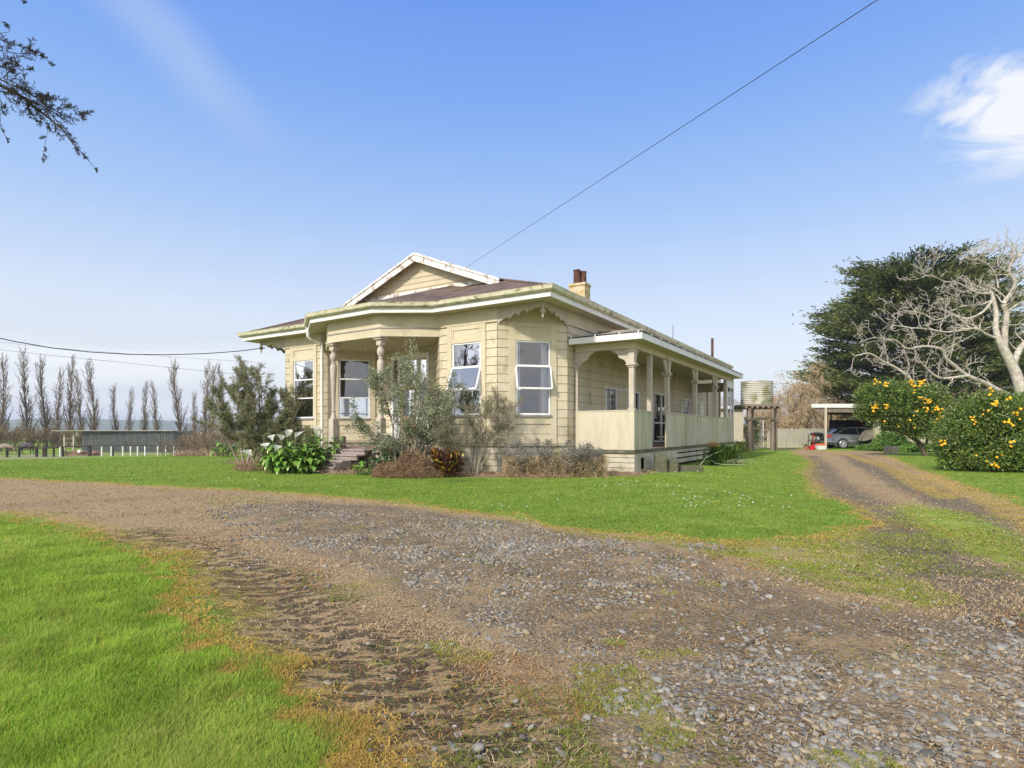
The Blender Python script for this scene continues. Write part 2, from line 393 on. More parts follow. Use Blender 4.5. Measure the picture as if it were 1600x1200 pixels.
M['tarp'] = simple('olive_grey_tarpaulin', (.17, .165, .125), (.11, .105, .08), 3, .8, .4)
M['cloth_navy'] = simple('dark_navy_cloth', (.045, .05, .07), (.03, .03, .045), 4, .95, .2)
M['cloth_maroon'] = simple('maroon_cloth', (.13, .04, .05), (.09, .03, .035), 4, .95, .2)
M['cloth_grey'] = simple('charcoal_cloth', (.09, .09, .11), (.05, .05, .07), 4, .95, .2)
M['horse'] = simple('dark_bay_coat', (.06, .04, .03), (.04, .03, .02), 4, .7, .1)
M['horse_pale'] = simple('dun_coat', (.25, .19, .12), (.2, .15, .1), 4, .7, .1)
M['rug'] = simple('charcoal_horse_rug', (.09, .085, .10), (.06, .055, .07), 4, .85, .1)
M['rug2'] = simple('tan_horse_rug', (.28, .24, .18), (.2, .17, .13), 4, .85, .1)
def m_rail():
    m, t = newmat('algae_streaked_panel_paint'); b = NB(t); o = b.obj()
    st = b.noise(b.mapping(o, (7, 7, .35)), 1.6, 6, .65); lg = b.noise(o, .8, 4); fn = b.noise(o, 30, 3)
    c = b.mix(b.mr(st, .42, .60), (.46, .43, .33), (.27, .29, .15)); c = b.mix(b.mr(lg, .45, .7, 0, .5), c, (.55, .49, .40))
    b.out(c, .75, b.bump(fn, .15, .005)); return m
M['algae'] = m_rail()
def m_panel():
    m, t = newmat('cream_fibre_panel_paint'); b = NB(t); o = b.obj()
    st = b.noise(b.mapping(o, (5, 5, .8)), 1.4, 6, .6); fn = b.noise(o, 30, 3)
    c = b.mix(b.mr(st, .4, .66), (.53, .48, .365), (.46, .415, .31)); c = b.mix(b.mr(b.noise(o, 2.5, 7, .7), .55, .68, 0, .6), c, (.45, .40, .30))
    b.out(c, .65, b.bump(fn, .12, .004)); return m
M['panel'] = m_panel()
def m_roof():
    m, t = newmat('faded_red_brown_roof_paint'); b = NB(t); o = b.obj()
    w = b.n('ShaderNodeTexWave', wave_type='BANDS', bands_direction='X'); b.l(o, w.inputs[0]); w.inputs['Scale'].default_value = 2.1
    n1 = b.noise(b.mapping(o, (1, .35, 1)), 2.2, 7, .65); n2 = b.noise(o, 9, 5)
    c = b.mix(b.mr(n1, .40, .60), (.165, .108, .075), (.085, .062, .048)); c = b.mix(b.mr(n2, .56, .7, 0, .5), c, (.19, .13, .105))
    c = b.mix(b.mr(b.noise(o, 1.3, 6, .7), .60, .72, 0, .6), c, (.25, .21, .08))
    b.out(c, .75, b.bump(w.outputs['Fac'], .5, .03)); return m
M['roof'] = m_roof()
def m_corr(name, axis, sc, c1, c2, stain, st_amt=.6):
    m, t = newmat(name); b = NB(t); o = b.obj()
    w = b.n('ShaderNodeTexWave', wave_type='BANDS', bands_direction=axis); b.l(o, w.inputs[0]); w.inputs['Scale'].default_value = sc
    n1 = b.noise(o, 1.4, 7, .65); c = b.mix(b.mr(n1, .4, .62), c1, c2); c = b.mix(b.mr(b.noise(b.mapping(o, (1, 1, .3)), 1.2, 7, .7), .5, .66, 0, st_amt), c, stain)
    b.out(c, .5, b.bump(w.outputs['Fac'], .6, .03), .4, .25); return m
M['corr_shed'] = m_corr('grey_corrugated_iron', 'X', 1.2, (.115, .125, .125), (.08, .088, .088), (.12, .12, .08))
M['corr_pale'] = m_corr('pale_corrugated_iron', 'X', 2.5, (.46, .42, .37), (.37, .34, .30), (.30, .26, .18))
M['tank'] = simple('galvanised_tank_iron', (.60, .57, .50), (.48, .46, .40), 1.6, .6, .15, stain=(.24, .25, .11), stain_amt=.85, stain_thr=(.46, .60), stain_scale=1.1, spec=.4)
def m_brick():
    m, t = newmat('painted_brick_chimney'); b = NB(t); o = b.obj()
    br = b.n('ShaderNodeTexBrick'); b.l(b.mapping(o, (1, 1, 1), (math.radians(90), 0, .4)), br.inputs[0]); br.inputs['Scale'].default_value = 4.5
    br.inputs['Color1'].default_value = (.62, .53, .36, 1); br.inputs['Color2'].default_value = (.54, .44, .28, 1); br.inputs['Mortar'].default_value = (.36, .29, .18, 1)
    c = b.mix(b.mr(b.noise(o, 4, 6, .7), .45, .62, 0, .8), br.outputs[0], (.34, .26, .06)); b.out(c, .85, b.bump(br.outputs[1], -.3, .01)); return m
M['brick'] = m_brick()
def m_glass(name, tint, refl=1.0):
    m, t = newmat(name); b = NB(t)
    fr = b.n('ShaderNodeFresnel'); fr.inputs[0].default_value = 1.5
    gl = b.n('ShaderNodeBsdfGlossy'); gl.inputs['Roughness'].default_value = .012; gl.inputs[0].default_value = (1, 1, 1, 1)
    wv = b.noise(b.obj(), 1.1, 2); b.l(b.bump(wv, .25, .02), gl.inputs['Normal'])
    tr = b.n('ShaderNodeBsdfTransparent'); tr.inputs[0].default_value = (*tint, 1)
    mx = b.n('ShaderNodeMixShader'); b.l(b.math('ADD', b.math('MULTIPLY', fr.outputs[0], 1.3*refl), .09*refl, clamp=True), mx.inputs[0]); b.l(tr.outputs[0], mx.inputs[1]); b.l(gl.outputs[0], mx.inputs[2])
    o = b.n('ShaderNodeOutputMaterial'); b.l(mx.outputs[0], o.inputs[0]); return m
M['glass'] = m_glass('window_glass', (.82, .84, .84)); M['glass_refl'] = m_glass('old_reflective_window_glass', (.6, .62, .62), 2.6)
def m_car():
    m, t = newmat('dark_grey_car_paint'); b = NB(t); p = b.out((.15, .16, .17), .28, None, .6, .5); p.inputs['Coat Weight'].default_value = .8; p.inputs['Coat Roughness'].default_value = .08; return m
M['car'] = m_car()
def m_carglass():
    m, t = newmat('car_window_glass'); b = NB(t); b.out((.02, .025, .03), .08, None, .7); return m
M['carglass'] = m_carglass()
M['tail'] = simple('red_tail_lamp_plastic', (.6, .06, .06), (.5, .03, .03), 4, .25, .02)

# ------------------------------------------------------------------ the house
HP = Vector((0.85, 15.8)); HA = math.radians(-32.0)
ex = Vector((math.cos(HA), math.sin(HA))); ey = Vector((-math.sin(HA), math.cos(HA)))
def hx(u, y0):
    a = (u-CX)/FPX; return (a*(HP.y+y0*ey.y)-HP.x-y0*ey.x)/(ex.x-a*ex.y)
def hy(u, x0):
    a = (u-CX)/FPX; return (a*(HP.y+x0*ex.y)-HP.x-x0*ex.x)/(ey.x-a*ey.y)
def hw(x, y, z=0.0): q = HP+ex*x+ey*y; return Vector((q.x, q.y, z))
ZF, ZW0, ZW1, ZS = 0.68, 0.84, 4.38, 4.79        # verandah floor, wall boards bottom, frieze bottom, soffit
ZB, ZT = 1.70, 3.86                              # window sill and head
house = empty('weatherboard_house', (HP.x, HP.y, 0), HA, 'large cream weatherboard villa with red-brown roof, bay windows and side verandah', 'house')

def weather(mb, p0, p1, z0, z1, ops=(), h=0.253, m=0):
    p0 = Vector(p0); p1 = Vector(p1); L = (p1-p0).length; d = (p1-p0)/L; n = Vector((d.y, -d.x))
    def pt(s, o, z): q = p0+d*s+n*o; return (q.x, q.y, z)
    if ops: mb.plank(p0, p1, -.045, -.012, z1-.09, z1-.004, m)
    zs = [z0]
    k = 0
    while zs[-1] < z1-1e-4: k += 1; zs.append(min(z0+k*h, z1))
    for c0, c1 in zip(zs[:-1], zs[1:]):
        cuts = sorted({c0, c0+.016, c1} | {z for o in ops for z in (o[2], o[3]) if c0 < z < c1})
        for a, b in zip(cuts[:-1], cuts[1:]):
            mid = (a+b)/2; free = [(0, L)]
            for (s0, s1, zb, zt) in ops:
                if zb < mid < zt:
                    nf = []
                    for f0, f1 in free:
                        if s1 <= f0 or s0 >= f1: nf.append((f0, f1)); continue
                        if s0 > f0: nf.append((f0, s0))
                        if s1 < f1: nf.append((s1, f1))
                    free = nf
            for f0, f1 in free:
                if b <= c0+.0161:
                    mb.poly([pt(f0, 0, a), pt(f1, 0, a), pt(f1, 0, b), pt(f0, 0, b)], m)
                    mb.poly([pt(f0, 0, b), pt(f1, 0, b), pt(f1, .024, b), pt(f0, .024, b)], m)
                else:
                    oa = .024-.014*(a-c0)/h; ob = .024-.014*(b-c0)/h
                    mb.poly([pt(f0, oa, a), pt(f1, oa, a), pt(f1, ob, b), pt(f0, ob, b)], m)

def lerp2(p0, p1, s): p0 = Vector(p0); d = (Vector(p1)-p0).normalized(); q = p0+d*s; return (q.x, q.y)
def sheet(mb, p0, p1, o, z0, z1, waves=0, amp=.03, m=0):
    p0 = Vector(p0); p1 = Vector(p1); L = (p1-p0).length; d = (p1-p0)/L; n = Vector((d.y, -d.x)); k = max(2, waves*6)
    for i in range(k):
        s0, s1 = L*i/k, L*(i+1)/k
        a = [p0+d*s+n*(o+amp*math.sin(2*math.pi*waves*s/L)) for s in (s0, s1)]
        mb.poly([(a[0].x, a[0].y, z0), (a[1].x, a[1].y, z0), (a[1].x, a[1].y, z1), (a[0].x, a[0].y, z1)], m)

def bay_window(p0, p1, c0, w0, w1, c1, label, awn=0.0, curtains=True, red=0.0, zb=ZB, zt=ZT, glass='glass'):
    """window in the wall line p0->p1: casing c0..w0 and w1..c1, glazed opening w0..w1, boards are cut c0..c1 over the full height"""
    q = lambda s: lerp2(p0, p1, s)
    f = MB()
    f.plank(q(c0), q(w0), -.03, .052, ZW0+.002, ZW1-.002); f.plank(q(w1), q(c1), -.03, .052, ZW0+.002, ZW1-.002)
    f.plank(q(w0), q(w1), -.03, .045, zt, zt+.15); f.plank(q(w0), q(w1), -.03, .045, ZW1-.13, ZW1-.002)
    f.plank(q(w0), q(w1), -.03, .022, zt+.15, ZW1-.13)
    for a, b in ((w0, w0+.06), (w1-.06, w1)): f.plank(q(a), q(b), .0, .040, zt+.151, ZW1-.131)
    f.plank(q(w0), q(w1), -.03, .036, zb-.27, zb-.06)
    weather(f, q(w0), q(w1), ZW0+.004, zb-.272, (), .285)
    w = f.build('window', M['trim'], house, label=label)
    s = MB(); s.plank(q(w0-.02), q(w1+.02), -.05, .085, zb-.06, zb-.005); s.build('sill', M['sill'], w)
    fr = MB(); t = .045; W0, W1 = w0+.012, w1-.012
    z1_, z2_ = zb+(zt-zb)*.345, zb+(zt-zb)*.665
    fr.plank(q(W0), q(W0+t), -.05, .02, zb, zt); fr.plank(q(W1-t), q(W1), -.05, .02, zb, zt)
    for z in (zb, z1_-t/2, z2_-t/2, zt-t): fr.plank(q(W0+t), q(W1-t), -.048, .018, z, z+t)
    fr.build('sash_frame', M['alum'], w)
    for a_, b_ in ((zb+t, z1_-t/2), (z2_+t/2, zt-t))+(() if awn else ((z1_+t/2, z2_-t/2),)):
        g = MB(); sheet(g, q(W0+t), q(W1-t), -.02, a_, b_); g.build('pane', M[glass], w)
    if awn:
        d = (Vector(p1)-Vector(p0)).normalized(); n = Vector((d.y, -d.x)); a = MB(); gg = MB()
        za, zc = z2_-.02, z1_+.02; A = Vector(q(W0)); B = Vector(q(W1))
        def pt(Q, o, z): return Vector((Q.x+n.x*o, Q.y+n.y*o, z))
        tl, tr, bl, br = pt(A, .03, za), pt(B, .03, za), pt(A, awn, zc), pt(B, awn, zc); nv = (n.x, n.y, .2)
        a.beam(tl, bl, .045, .03, up=(n.x, n.y, 0)); a.beam(tr, br, .045, .03, up=(n.x, n.y, 0)); a.beam(tl, tr, .03, .045); a.beam(bl, br, .03, .05)
        sh = a.build('awning_sash', M['alum'], w)
        gg.poly([bl, br, tr, tl]); gg.build('awning_pane', M[glass], w)
    if curtains:
        c = MB(); wd = (w1-w0)
        sheet(c, q(w0+.02), q(w0+wd*.17), -.16, zb-.1, zt, 3, .02); sheet(c, q(w1-wd*.24), q(w1-.02), -.16, zb-.1, zt, 4, .02); c.build('curtain', M['curtain'], w)
        if red: c = MB(); sheet(c, q(w1-wd*.30), q(w1-wd*.2), -.18, zb-.1, zb+1.0, 2, .02); sheet(c, q(w0+wd*.15), q(w0+wd*.22), -.18, zb-.1, zb+.5, 2, .02); c.build('lining', M['curtain_red'], w)
    return w

# --- front and chamfer walls
PR0, PR1 = (-3.63, 0.0), (-1.5, 0.0)            # right bay front
PC1 = (0.0, 1.5)                                # chamfer end on the side wall
PL0, PL1 = (-11.49, .32), (-9.44, .32)          # left bay front
walls = []
def ser(u0, y0, p0):  # distance along a front line (y = y0) for a pixel column
    return hx(u0, y0)-p0
mb = MB()
oR = [ser(700, 0, -3.63), ser(707, 0, -3.63), ser(752.5, 0, -3.63), ser(760, 0, -3.63)]
weather(mb, PR0, PR1, ZW0, ZW1, [(oR[0], oR[3], 0, 9)]); mb.build('wall', M['board'], house, label='bay wall right of the porch'); mb = MB()
weather(mb, PR1, PC1, ZW0, ZW1, [(.33, 1.77, 0, 9)]); mb.build('wall', M['board'], house, label='chamfered corner wall facing the drive'); mb = MB()
weather(mb, (-5.13, 1.55), PR0, ZW0, ZW1)
mb.build('wall', M['board'], house, label='porch side of the right bay')
bay_window(PR0, PR1, *oR, 'tall three-light window right of the porch with its middle sash propped open', awn=.27, glass='glass_refl')
bay_window(PR1, PC1, .33, .53, 1.60, 1.77, 'three-light window in the chamfered corner with curtains and open middle sash', awn=.20, red=1)
mb = MB()
oL = [ser(455, .32, -11.49), ser(459.5, .32, -11.49), ser(491.5, .32, -11.49), ser(496, .32, -11.49)]
weather(mb, PL0, PL1, ZW0, ZW1, [(oL[0], oL[3], 0, 9)]); mb.build('wall', M['board'], house, label='left bay front wall'); mb = MB()
weather(mb, PL1, (-7.94, 1.82), ZW0, ZW1, [(.42, 1.92, 0, 9)]); mb.build('wall', M['board'], house, label='angled bay wall behind the left porch post'); mb = MB()
weather(mb, (-13.0, 1.83), PL0, ZW0, ZW1)
mb.build('wall', M['board'], house, label='far left chamfered wall')
bay_window(PL0, PL1, *oL, 'narrow three-light window in the left bay, beside the downpipe', curtains=False, glass='glass_refl')
bay_window(PL1, (-7.94, 1.82), .42, .60, 1.73, 1.92, 'three-light window behind the left porch post, looking through the room', curtains=False)
# recessed entry wall
mb = MB(); E0, E1 = (-7.94, 1.82), (-5.13, 1.55)
weather(mb, E0, E1, ZW0, ZW1, [(.62, 2.60, 0, 3.95)]); mb.build('wall', M['board'], house, label='recessed entry wall behind the shrub')
q = lambda s: lerp2(E0, E1, s)
f = MB()
for a, b in ((.62, .74), (1.02, 1.10), (1.98, 2.06), (2.48, 2.60)): f.plank(q(a), q(b), -.05, .05, ZF, 3.95)
f.plank(q(.74), q(2.48), -.05, .045, 3.83, 3.95); f.plank(q(.74), q(2.48), -.05, .045, 2.82, 2.92)
for a, b in ((.74, 1.02), (2.06, 2.48)): f.plank(q(a), q(b), -.04, .02, ZF, 1.7)
df = f.build('door_frame', M['alum'], house)
g = MB()
for a, b, z0, z1 in ((.74, 1.02, 1.7, 2.82), (2.06, 2.48, 1.7, 2.82), (.74, 2.48, 2.92, 3.83)): sheet(g, q(a), q(b), -.02, z0, z1)
g.build('side_light', M['glass'], df)
d = MB(); d.plank(q(1.10), q(1.98), -.04, .0, ZF+.02, 1.75); d.plank(q(1.10), q(1.24), -.04, .0, 1.75, 2.82); d.plank(q(1.84), q(1.98), -.04, .0, 1.75, 2.82); d.plank(q(1.24), q(1.84), -.04, .0, 2.68, 2.82)
for z0, z1 in ((.95, 1.25), (1.35, 1.65)): d.plank(q(1.26), q(1.82), 0, .02, z0, z1)
dd = d.build('door', M['door_tan'], house, label='tan orange front door, half hidden by the shrub')
g = MB(); sheet(g, q(1.24), q(1.84), -.02, 1.75, 2.68); g.build('door_pane', M['glass'], dd)
h = MB(); h.ball((q(1.18)[0], q(1.18)[1]-.05, 1.7), .035); h.build('handle', M['sill'], dd, smooth=True)

# --- long side wall
mb = MB(); SY0, SY1 = 1.5, 22.0
def sw(u): return hy(u, 0.0)-SY0
w1a, w1b = sw(945), sw(998); dA, dB = sw(1019.5), sw(1045); w2a, w2b = sw(1065.5), sw(1076.5)
weather(mb, (0, SY0), (0, SY1), ZW0, ZW1, [(w1a, w1b, 1.62, 2.72), (dA, dB, .5, 2.80), (w2a, w2b, 1.62, 2.75)])
mb.build('wall', M['board'], house, label='long side wall of cream weatherboards under the verandah')
mb = MB(); weather(mb, (0, 22), (-13, 22), ZW0, ZW1, (), .5); weather(mb, (-13, 22), (-13, 1.83), ZW0, ZW1, [(13.6, 14.7, 1.2, 2.75), (14.9, 17.2, 1.2, 2.75), (17.4, 18.6, 1.2, 2.75)], .5)
mb.build('wall', M['board'], house, label='rear and far side walls')
def side_window(a, b, zb, zt, parts, label):
    q = lambda s: (0.0, SY0+s)
    f = MB(); t = .05
    f.plank(q(a), q(a+t), -.04, .05, zb, zt); f.plank(q(b-t), q(b), -.04, .05, zb, zt); f.plank(q(a+t), q(b-t), -.04, .048, zt-t, zt); f.plank(q(a+t), q(b-t), -.04, .07, zb, zb+t)
    for s in parts: f.plank(q(a+(b-a)*s-.03), q(a+(b-a)*s+.03), -.04, .046, zb+t, zt-t)
    o = f.build('window', M['alum'], house, label=label); g = MB(); sheet(g, q(a+t), q(b-t), -.0, zb+t, zt-t); g.build('pane', M['glass'], o)
    return o
o = side_window(w1a, w1b, 1.62, 2.72, (.30, .62), 'wide side window under the verandah with a pale curtain')
c = MB(); sheet(c, (0, SY0+w1a+.05), (0, SY0+w1a+(w1b-w1a)*.27), -.12, 1.62, 2.7, 5, .02); c.build('curtain', M['curtain'], o)
c = MB(); L1 = w1b-w1a; c.plank((0, SY0+w1a+L1*.32), (0, SY0+w1a+L1*.60), .02, .05, 1.70, 2.66); c.plank((0, SY0+w1a+L1*.32), (0, SY0+w1a+L1*.60), .05, .075, 2.12, 2.17); c.build('wall_reflection_panel', M['trim'], o)  # solid cream panel standing in for the wall mirrored in an open casement
side_window(w2a, w2b, 1.62, 2.75, (), 'small side window beyond the glass door')
o = side_window(dA, dB, ZF+.06, 2.80, (.5,), 'white framed sliding glass door onto the verandah'); o.name = 'sliding_door'
f = MB(); q = lambda s: (0.0, SY0+s); f.plank(q(dA+.05), q(dB-.05), .0, .04, 1.53, 1.58); f.build('mid_rail', M['alum'], o)
c = MB(); sheet(c, q(dA+.1), q(dA+(dB-dA)*.45), -.15, .8, 2.7, 4, .02); c.build('curtain', M['cloth_grey'], o)

# --- frieze and corner boards
def offs(path, o):
    out = []; P = [Vector(p) for p in path]
    for i, p in enumerate(P):
        ns = []
        if i > 0: d = (p-P[i-1]).normalized(); ns.append(Vector((d.y, -d.x)))
        if i < len(P)-1: d = (P[i+1]-p).normalized(); ns.append(Vector((d.y, -d.x)))
        n = sum(ns, Vector((0, 0))).normalized(); out.append(p+n*(o/max(n.dot(ns[0]), .3)))
    return out
def sweep(mb, path, prof, m=0):
    rows = [offs(path, o) for o, z in prof]; k = len(prof)
    for i in range(len(path)-1):
        for j in range(k):
            j2 = (j+1) % k; a, b, c, d = rows[j][i], rows[j][i+1], rows[j2][i+1], rows[j2][i]
            mb.poly([(a.x, a.y, prof[j][1]), (b.x, b.y, prof[j][1]), (c.x, c.y, prof[j2][1]), (d.x, d.y, prof[j2][1])], m)
    for i in (0, -1):
        pts = [(rows[j][i].x, rows[j][i].y, prof[j][1]) for j in range(k)]; mb.poly(pts, m)
mb = MB()
for pth in ([(-13, 22), (-13, 1.83), PL0, PL1, (-7.94, 1.82), (-5.13, 1.55), PR0, PR1, PC1, (0, 22)],):
    sweep(mb, pth, [(-.02, ZW1), (.034, ZW1), (.034, ZS-.004), (-.02, ZS-.004)])
    sweep(mb, pth, [(.034, ZW1-.012), (.062, ZW1+.006), (.056, ZW1+.03), (.034, ZW1+.04)])
mb.build('frieze', M['trim'], house)
wallpath = [(-13, 22), (-13, 1.83), PL0, PL1, (-7.94, 1.82), (-5.13, 1.55), PR0, PR1, PC1, (0, 22)]
mb = MB(); sweep(mb, wallpath, [(-.03, ZW0-.05), (.07, ZW0-.05), (.07, ZW0-.015), (.0, ZW0+.0)]); mb.build('water_table', M['base'], house)
mb = MB()
for a, b in (((-13, 1.83), PL0), (PL0, PL1), (PR0, PR1), (PR1, PC1)):
    weather(mb, a, b, -.15, ZW0-.05, (), .178)
weather(mb, (0, 1.5), (0, 22), -.15, ZW0-.05, (), .2)
for a, b in ((PL1, (-7.94, 1.82)), ((-7.94, 1.82), (-5.13, 1.55)), ((-5.13, 1.55), PR0)): weather(mb, a, b, .3, ZW0-.05, (), .2)
mb.build('base_board', M['base'], house)
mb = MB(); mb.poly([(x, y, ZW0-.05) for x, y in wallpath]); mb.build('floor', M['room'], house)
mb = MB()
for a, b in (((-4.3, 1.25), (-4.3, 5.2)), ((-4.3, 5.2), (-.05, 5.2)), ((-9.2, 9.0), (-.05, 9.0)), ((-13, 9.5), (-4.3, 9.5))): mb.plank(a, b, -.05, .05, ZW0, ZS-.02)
mb.build('inner_wall', M['room'], house)

# --- eaves
EP = [(-13.5, 22.5), (-13.5, -.2), (-9.55, -.2), (-8.05, -1.3), (-5.05, -1.42), (-3.5, -.5), (.5, -.5), (.5, 22.5)]
mb = MB(); mb.poly([(x, y, ZS) for x, y in EP]); mb.build('soffit', M['soffit'], house)
mb = MB(); sweep(mb, EP, [(-.03, ZS-.012), (.0, ZS-.012), (.0, 4.975), (-.03, 4.975)]); mb.build('fascia', M['white'], house)
mb = MB(); sweep(mb, EP, [(.002, 4.935), (.07, 4.925), (.115, 4.965), (.13, 5.055), (.14, 5.075), (.115, 5.075), (.10, 4.99), (.002, 4.96)]); 
mb.build('gutter', [M['gutter']], house, smooth=False)
mb = MB(); TA = .394; ZE = 5.035
def rz(b): return ZE+TA*b
Rf, Rr = (-6.5, 6.5, rz(7)), (-6.5, 15.5, rz(7))
fr = [(.55, -.55), (-3.48, -.55), (-5.05, -1.47), (-8.05, -1.35), (-9.55, -.25), (-13.55, -.25)]
for a, b in zip(fr[1:], fr[:-1]): mb.poly([(*a, ZE), (*b, ZE), Rf])
mb.poly([(.55, -.55, ZE), (.55, 22.5, ZE), Rr, Rf]); mb.poly([(-13.55, 22.5, ZE), (-13.55, -.25, ZE), Rf, Rr]); mb.poly([(.55, 22.5, ZE), (-13.55, 22.5, ZE), Rr])
roof = mb.build('roof', M['roof'], house)
mb = MB()
for a, b in (((.5, -.5, ZE+.02), (Rf[0], Rf[1], Rf[2]+.03)), ((.5, 22.5, ZE+.02), (Rr[0], Rr[1], Rr[2]+.03)), ((-13.5, -.2, ZE+.02), (Rf[0], Rf[1], Rf[2]+.03)), (Rf, Rr)): mb.tube([a, b], .05, 6)
mb.build('ridge_cap', M['roof'], roof)
# gablet over the front
GX, GZ, GH, GY = -7.43, 8.17, 3.83, 3.15
ze = GZ-TA*GH
mb = MB()
for s in (1, -1):
    mb.poly([(GX, GY, GZ), (GX+s*(GH+.1), GY, ze-.04), (GX+s*(GH+.1), 14, ze-.04), (GX, 14, GZ)])
    mb.poly([(GX, GY, GZ-.035), (GX+s*(GH+.1), GY, ze-.075), (GX+s*(GH+.1), 14, ze-.075), (GX, 14, GZ-.035)])
mb.poly([(GX-GH, GY+.5, ze-.08), (GX-GH, 14, ze-.08), (GX-GH, 14, ze-.9), (GX-GH, GY+.5, ze-.9)])
mb.build('gable_roof', M['roof'], house)
mb = MB(); YW = GY+.42
mb.poly([(GX-GH, YW, ze-.95), (GX+GH-.05, YW, ze-.3), (GX+GH-.05, YW, ze-.05), (GX, YW, GZ-.05), (GX-GH, YW, ze-.05)])
gw = mb.build('gable_wall', M['trim'], house)
mb = MB(); zb0 = ze+.03
for r_ in range(6):
    z = zb0+.22+r_*.20; hw_ = (GZ-.12-z-.1)/TA
    if hw_ < .25: continue
    k = int(2*hw_/.15)
    for i in range(k):
        xc = GX-hw_+(i+.5)*2*hw_/k; w = hw_/k; xc += (r_ % 2)*w*.9
        pl = [(-w*1.001, .25), (-w*1.001, .02)]+[(w*math.sin(t*1.57), .02-.045*math.cos(t*1.57)) for t in (-.7, -.35, 0, .35, .7)]+[(w*1.001, .02), (w*1.001, .25)]
        zc = z-.0; mb.extr([(a, b_) for a, b_ in pl], (xc, YW-.02-.022*r_, zc), (1, 0, 0), (0, 0, 1), .016)
mb.build('shingle', M['trim'], gw)
mb = MB()
mb.beam((GX-GH, YW-.03, ze+.07), (GX+GH-.75, YW-.03, ze+.07), .05, .15); mb.build('gable_sill_board', M['barge'], gw)
mb = MB()
for s in (1, -1):
    top = (GX, GZ-.01); bot = (GX+s*(GH+.12), ze-.06)
    pl = [(top[0], top[1]), (bot[0], bot[1]), (bot[0]-s*.02, bot[1]-.30), (top[0], top[1]-.33)]
    if s < 0: pl = pl[::-1]
    mb.extr(pl, (0, GY-.02, 0), (1, 0, 0), (0, 0, 1), .045)
    pl2 = [(top[0], top[1]+.01), (bot[0], bot[1]+.01), (bot[0], bot[1]-.075), (top[0], top[1]-.075)]
    if s < 0: pl2 = pl2[::-1]
    mb.extr(pl2, (0, GY-.06, 0), (1, 0, 0), (0, 0, 1), .04)
mb.build('barge_board', M['barge'], house)
mb = MB()
for s in (1, -1): mb.poly([(GX, GY, GZ-.06), (GX+s*GH, GY, ze-.1), (GX+s*GH, YW, ze-.1), (GX, YW, GZ-.06)])
mb.build('gable_soffit', M['soffit'], house)
# --- chimney, flue, aerial
cxp, cyp = -2.67, 8.0
ch = MB(); ch.box(cxp-.36, cxp+.36, cyp-.27, cyp+.27, 5.5, 7.22).box(cxp-.39, cxp+.39, cyp-.30, cyp+.30, 7.222, 7.33)
ch = ch.build('chimney', M['brick'], house, bevel=.01)
for dx, dy, zt_ in ((-.10, -.05, 7.93), (.06, .20, 7.90)):
    c = MB(); c.lathe(cxp+dx, cyp+dy, [(.15, 7.30), (.14, zt_-.05), (.155, zt_-.04), (.155, zt_), (.12, zt_), (.115, zt_-.25)], 14); c.build('chimney_pot', M['rust'], ch, smooth=True)
c = MB(); c.lathe(-.42, hy(1113, -.42), [(.075, 4.9), (.075, 6.75), (.06, 6.75)], 10); c.build('flue_pipe', M['rust'], house, smooth=True)
c = MB(); yy = hy(1051.5, -.5); c.tube([(-.5, yy, 5.2), (-.5, yy, 6.35)], .013, 5); c.build('aerial_rod', M['wire'], house)

# --- fretwork brackets at the chamfered corners
def fret(a, b, L):
    """plate under the soffit from the wall end a toward the pendant b"""
    a = Vector(a); b = Vector(b); d = (b-a).normalized(); pts = [(0, 0), (L, 0), (L, -.13)]
    base = [(L-.10, -.14), (L-.22, -.125), (L-.30, -.20), (L-.40, -.19), (L-.47, -.26), (L-.56, -.15), (L-.66, -.20), (L-.74, -.30), (L-.84, -.235), (L-.93, -.27), (L-1.02, -.36), (L-1.14, -.32), (L-1.24, -.35), (.13, -.40), (.09, -.41), (.07, -.46), (0, -.47)]
    pts += [p for p in base if p[0] >= 0]
    mb = MB(); mb.extr([(p, q+ZS-.003) for p, q in pts], (a.x, a.y, 0), (d.x, d.y, 0), (0, 0, 1), .035)
    return mb.build('fret_bracket', M['post'], house)
fret((-1.5, -.01), (0, -.01), 1.47); fret((.01, 1.5), (.01, 0), 1.47)
fret((PL0[0], .31), (-13, .31), 1.49); fret((-13.01, 1.8), (-13.01, .3), 1.47)
for x, y in ((0.0, 0.0), (-13.0, .31)):
    c = MB(); c.lathe(x, y, [(.05, ZS), (.05, ZS-.16), (.03, ZS-.18), (.075, ZS-.24), (.08, ZS-.28), (.03, ZS-.34), (.022, ZS-.37), (.035, ZS-.41), (.01, ZS-.46)], 12); c.build('pendant', M['post'], house, smooth=True)

# --- porch
PA, PBc, PW = (-7.62, -.95), (-5.12, -1.06), (-3.63, -.0)
porch_path = [(-9.2, .31), PA, PBc, PW]
mb = MB()
sweep(mb, porch_path, [(-.14, 4.13), (.0, 4.13), (.0, ZW1), (-.14, ZW1)]); sweep(mb, porch_path, [(-.14, ZW1+.002), (-.012, ZW1+.002), (-.012, ZS-.003), (-.14, ZS-.003)])
mb.build('porch_frieze', M['trim'], house)
mb = MB(); sweep(mb, porch_path, [(-.02, ZW1-.02), (.022, ZW1-.01), (.018, ZW1+.025), (-.02, ZW1+.03)]); mb.build('porch_bead', M['sill'], house)
mb = MB(); mb.poly([(-9.2, .33, 4.16), (-7.5, -.82, 4.16), (-5.15, -.93, 4.16), (-3.63, .1, 4.16), (-5.13, 1.6, 4.16), (-7.94, 1.8, 4.16), (-9.4, .33, 4.16)]); mb.build('porch_ceiling', M['soffit'], house)
fl = [(-9.3, .25), (-7.75, -1.08), (-5.05, -1.18), (-3.7, -.15), (-3.7, .1), (-5.13, 1.6), (-7.94, 1.8), (-9.4, .3)]
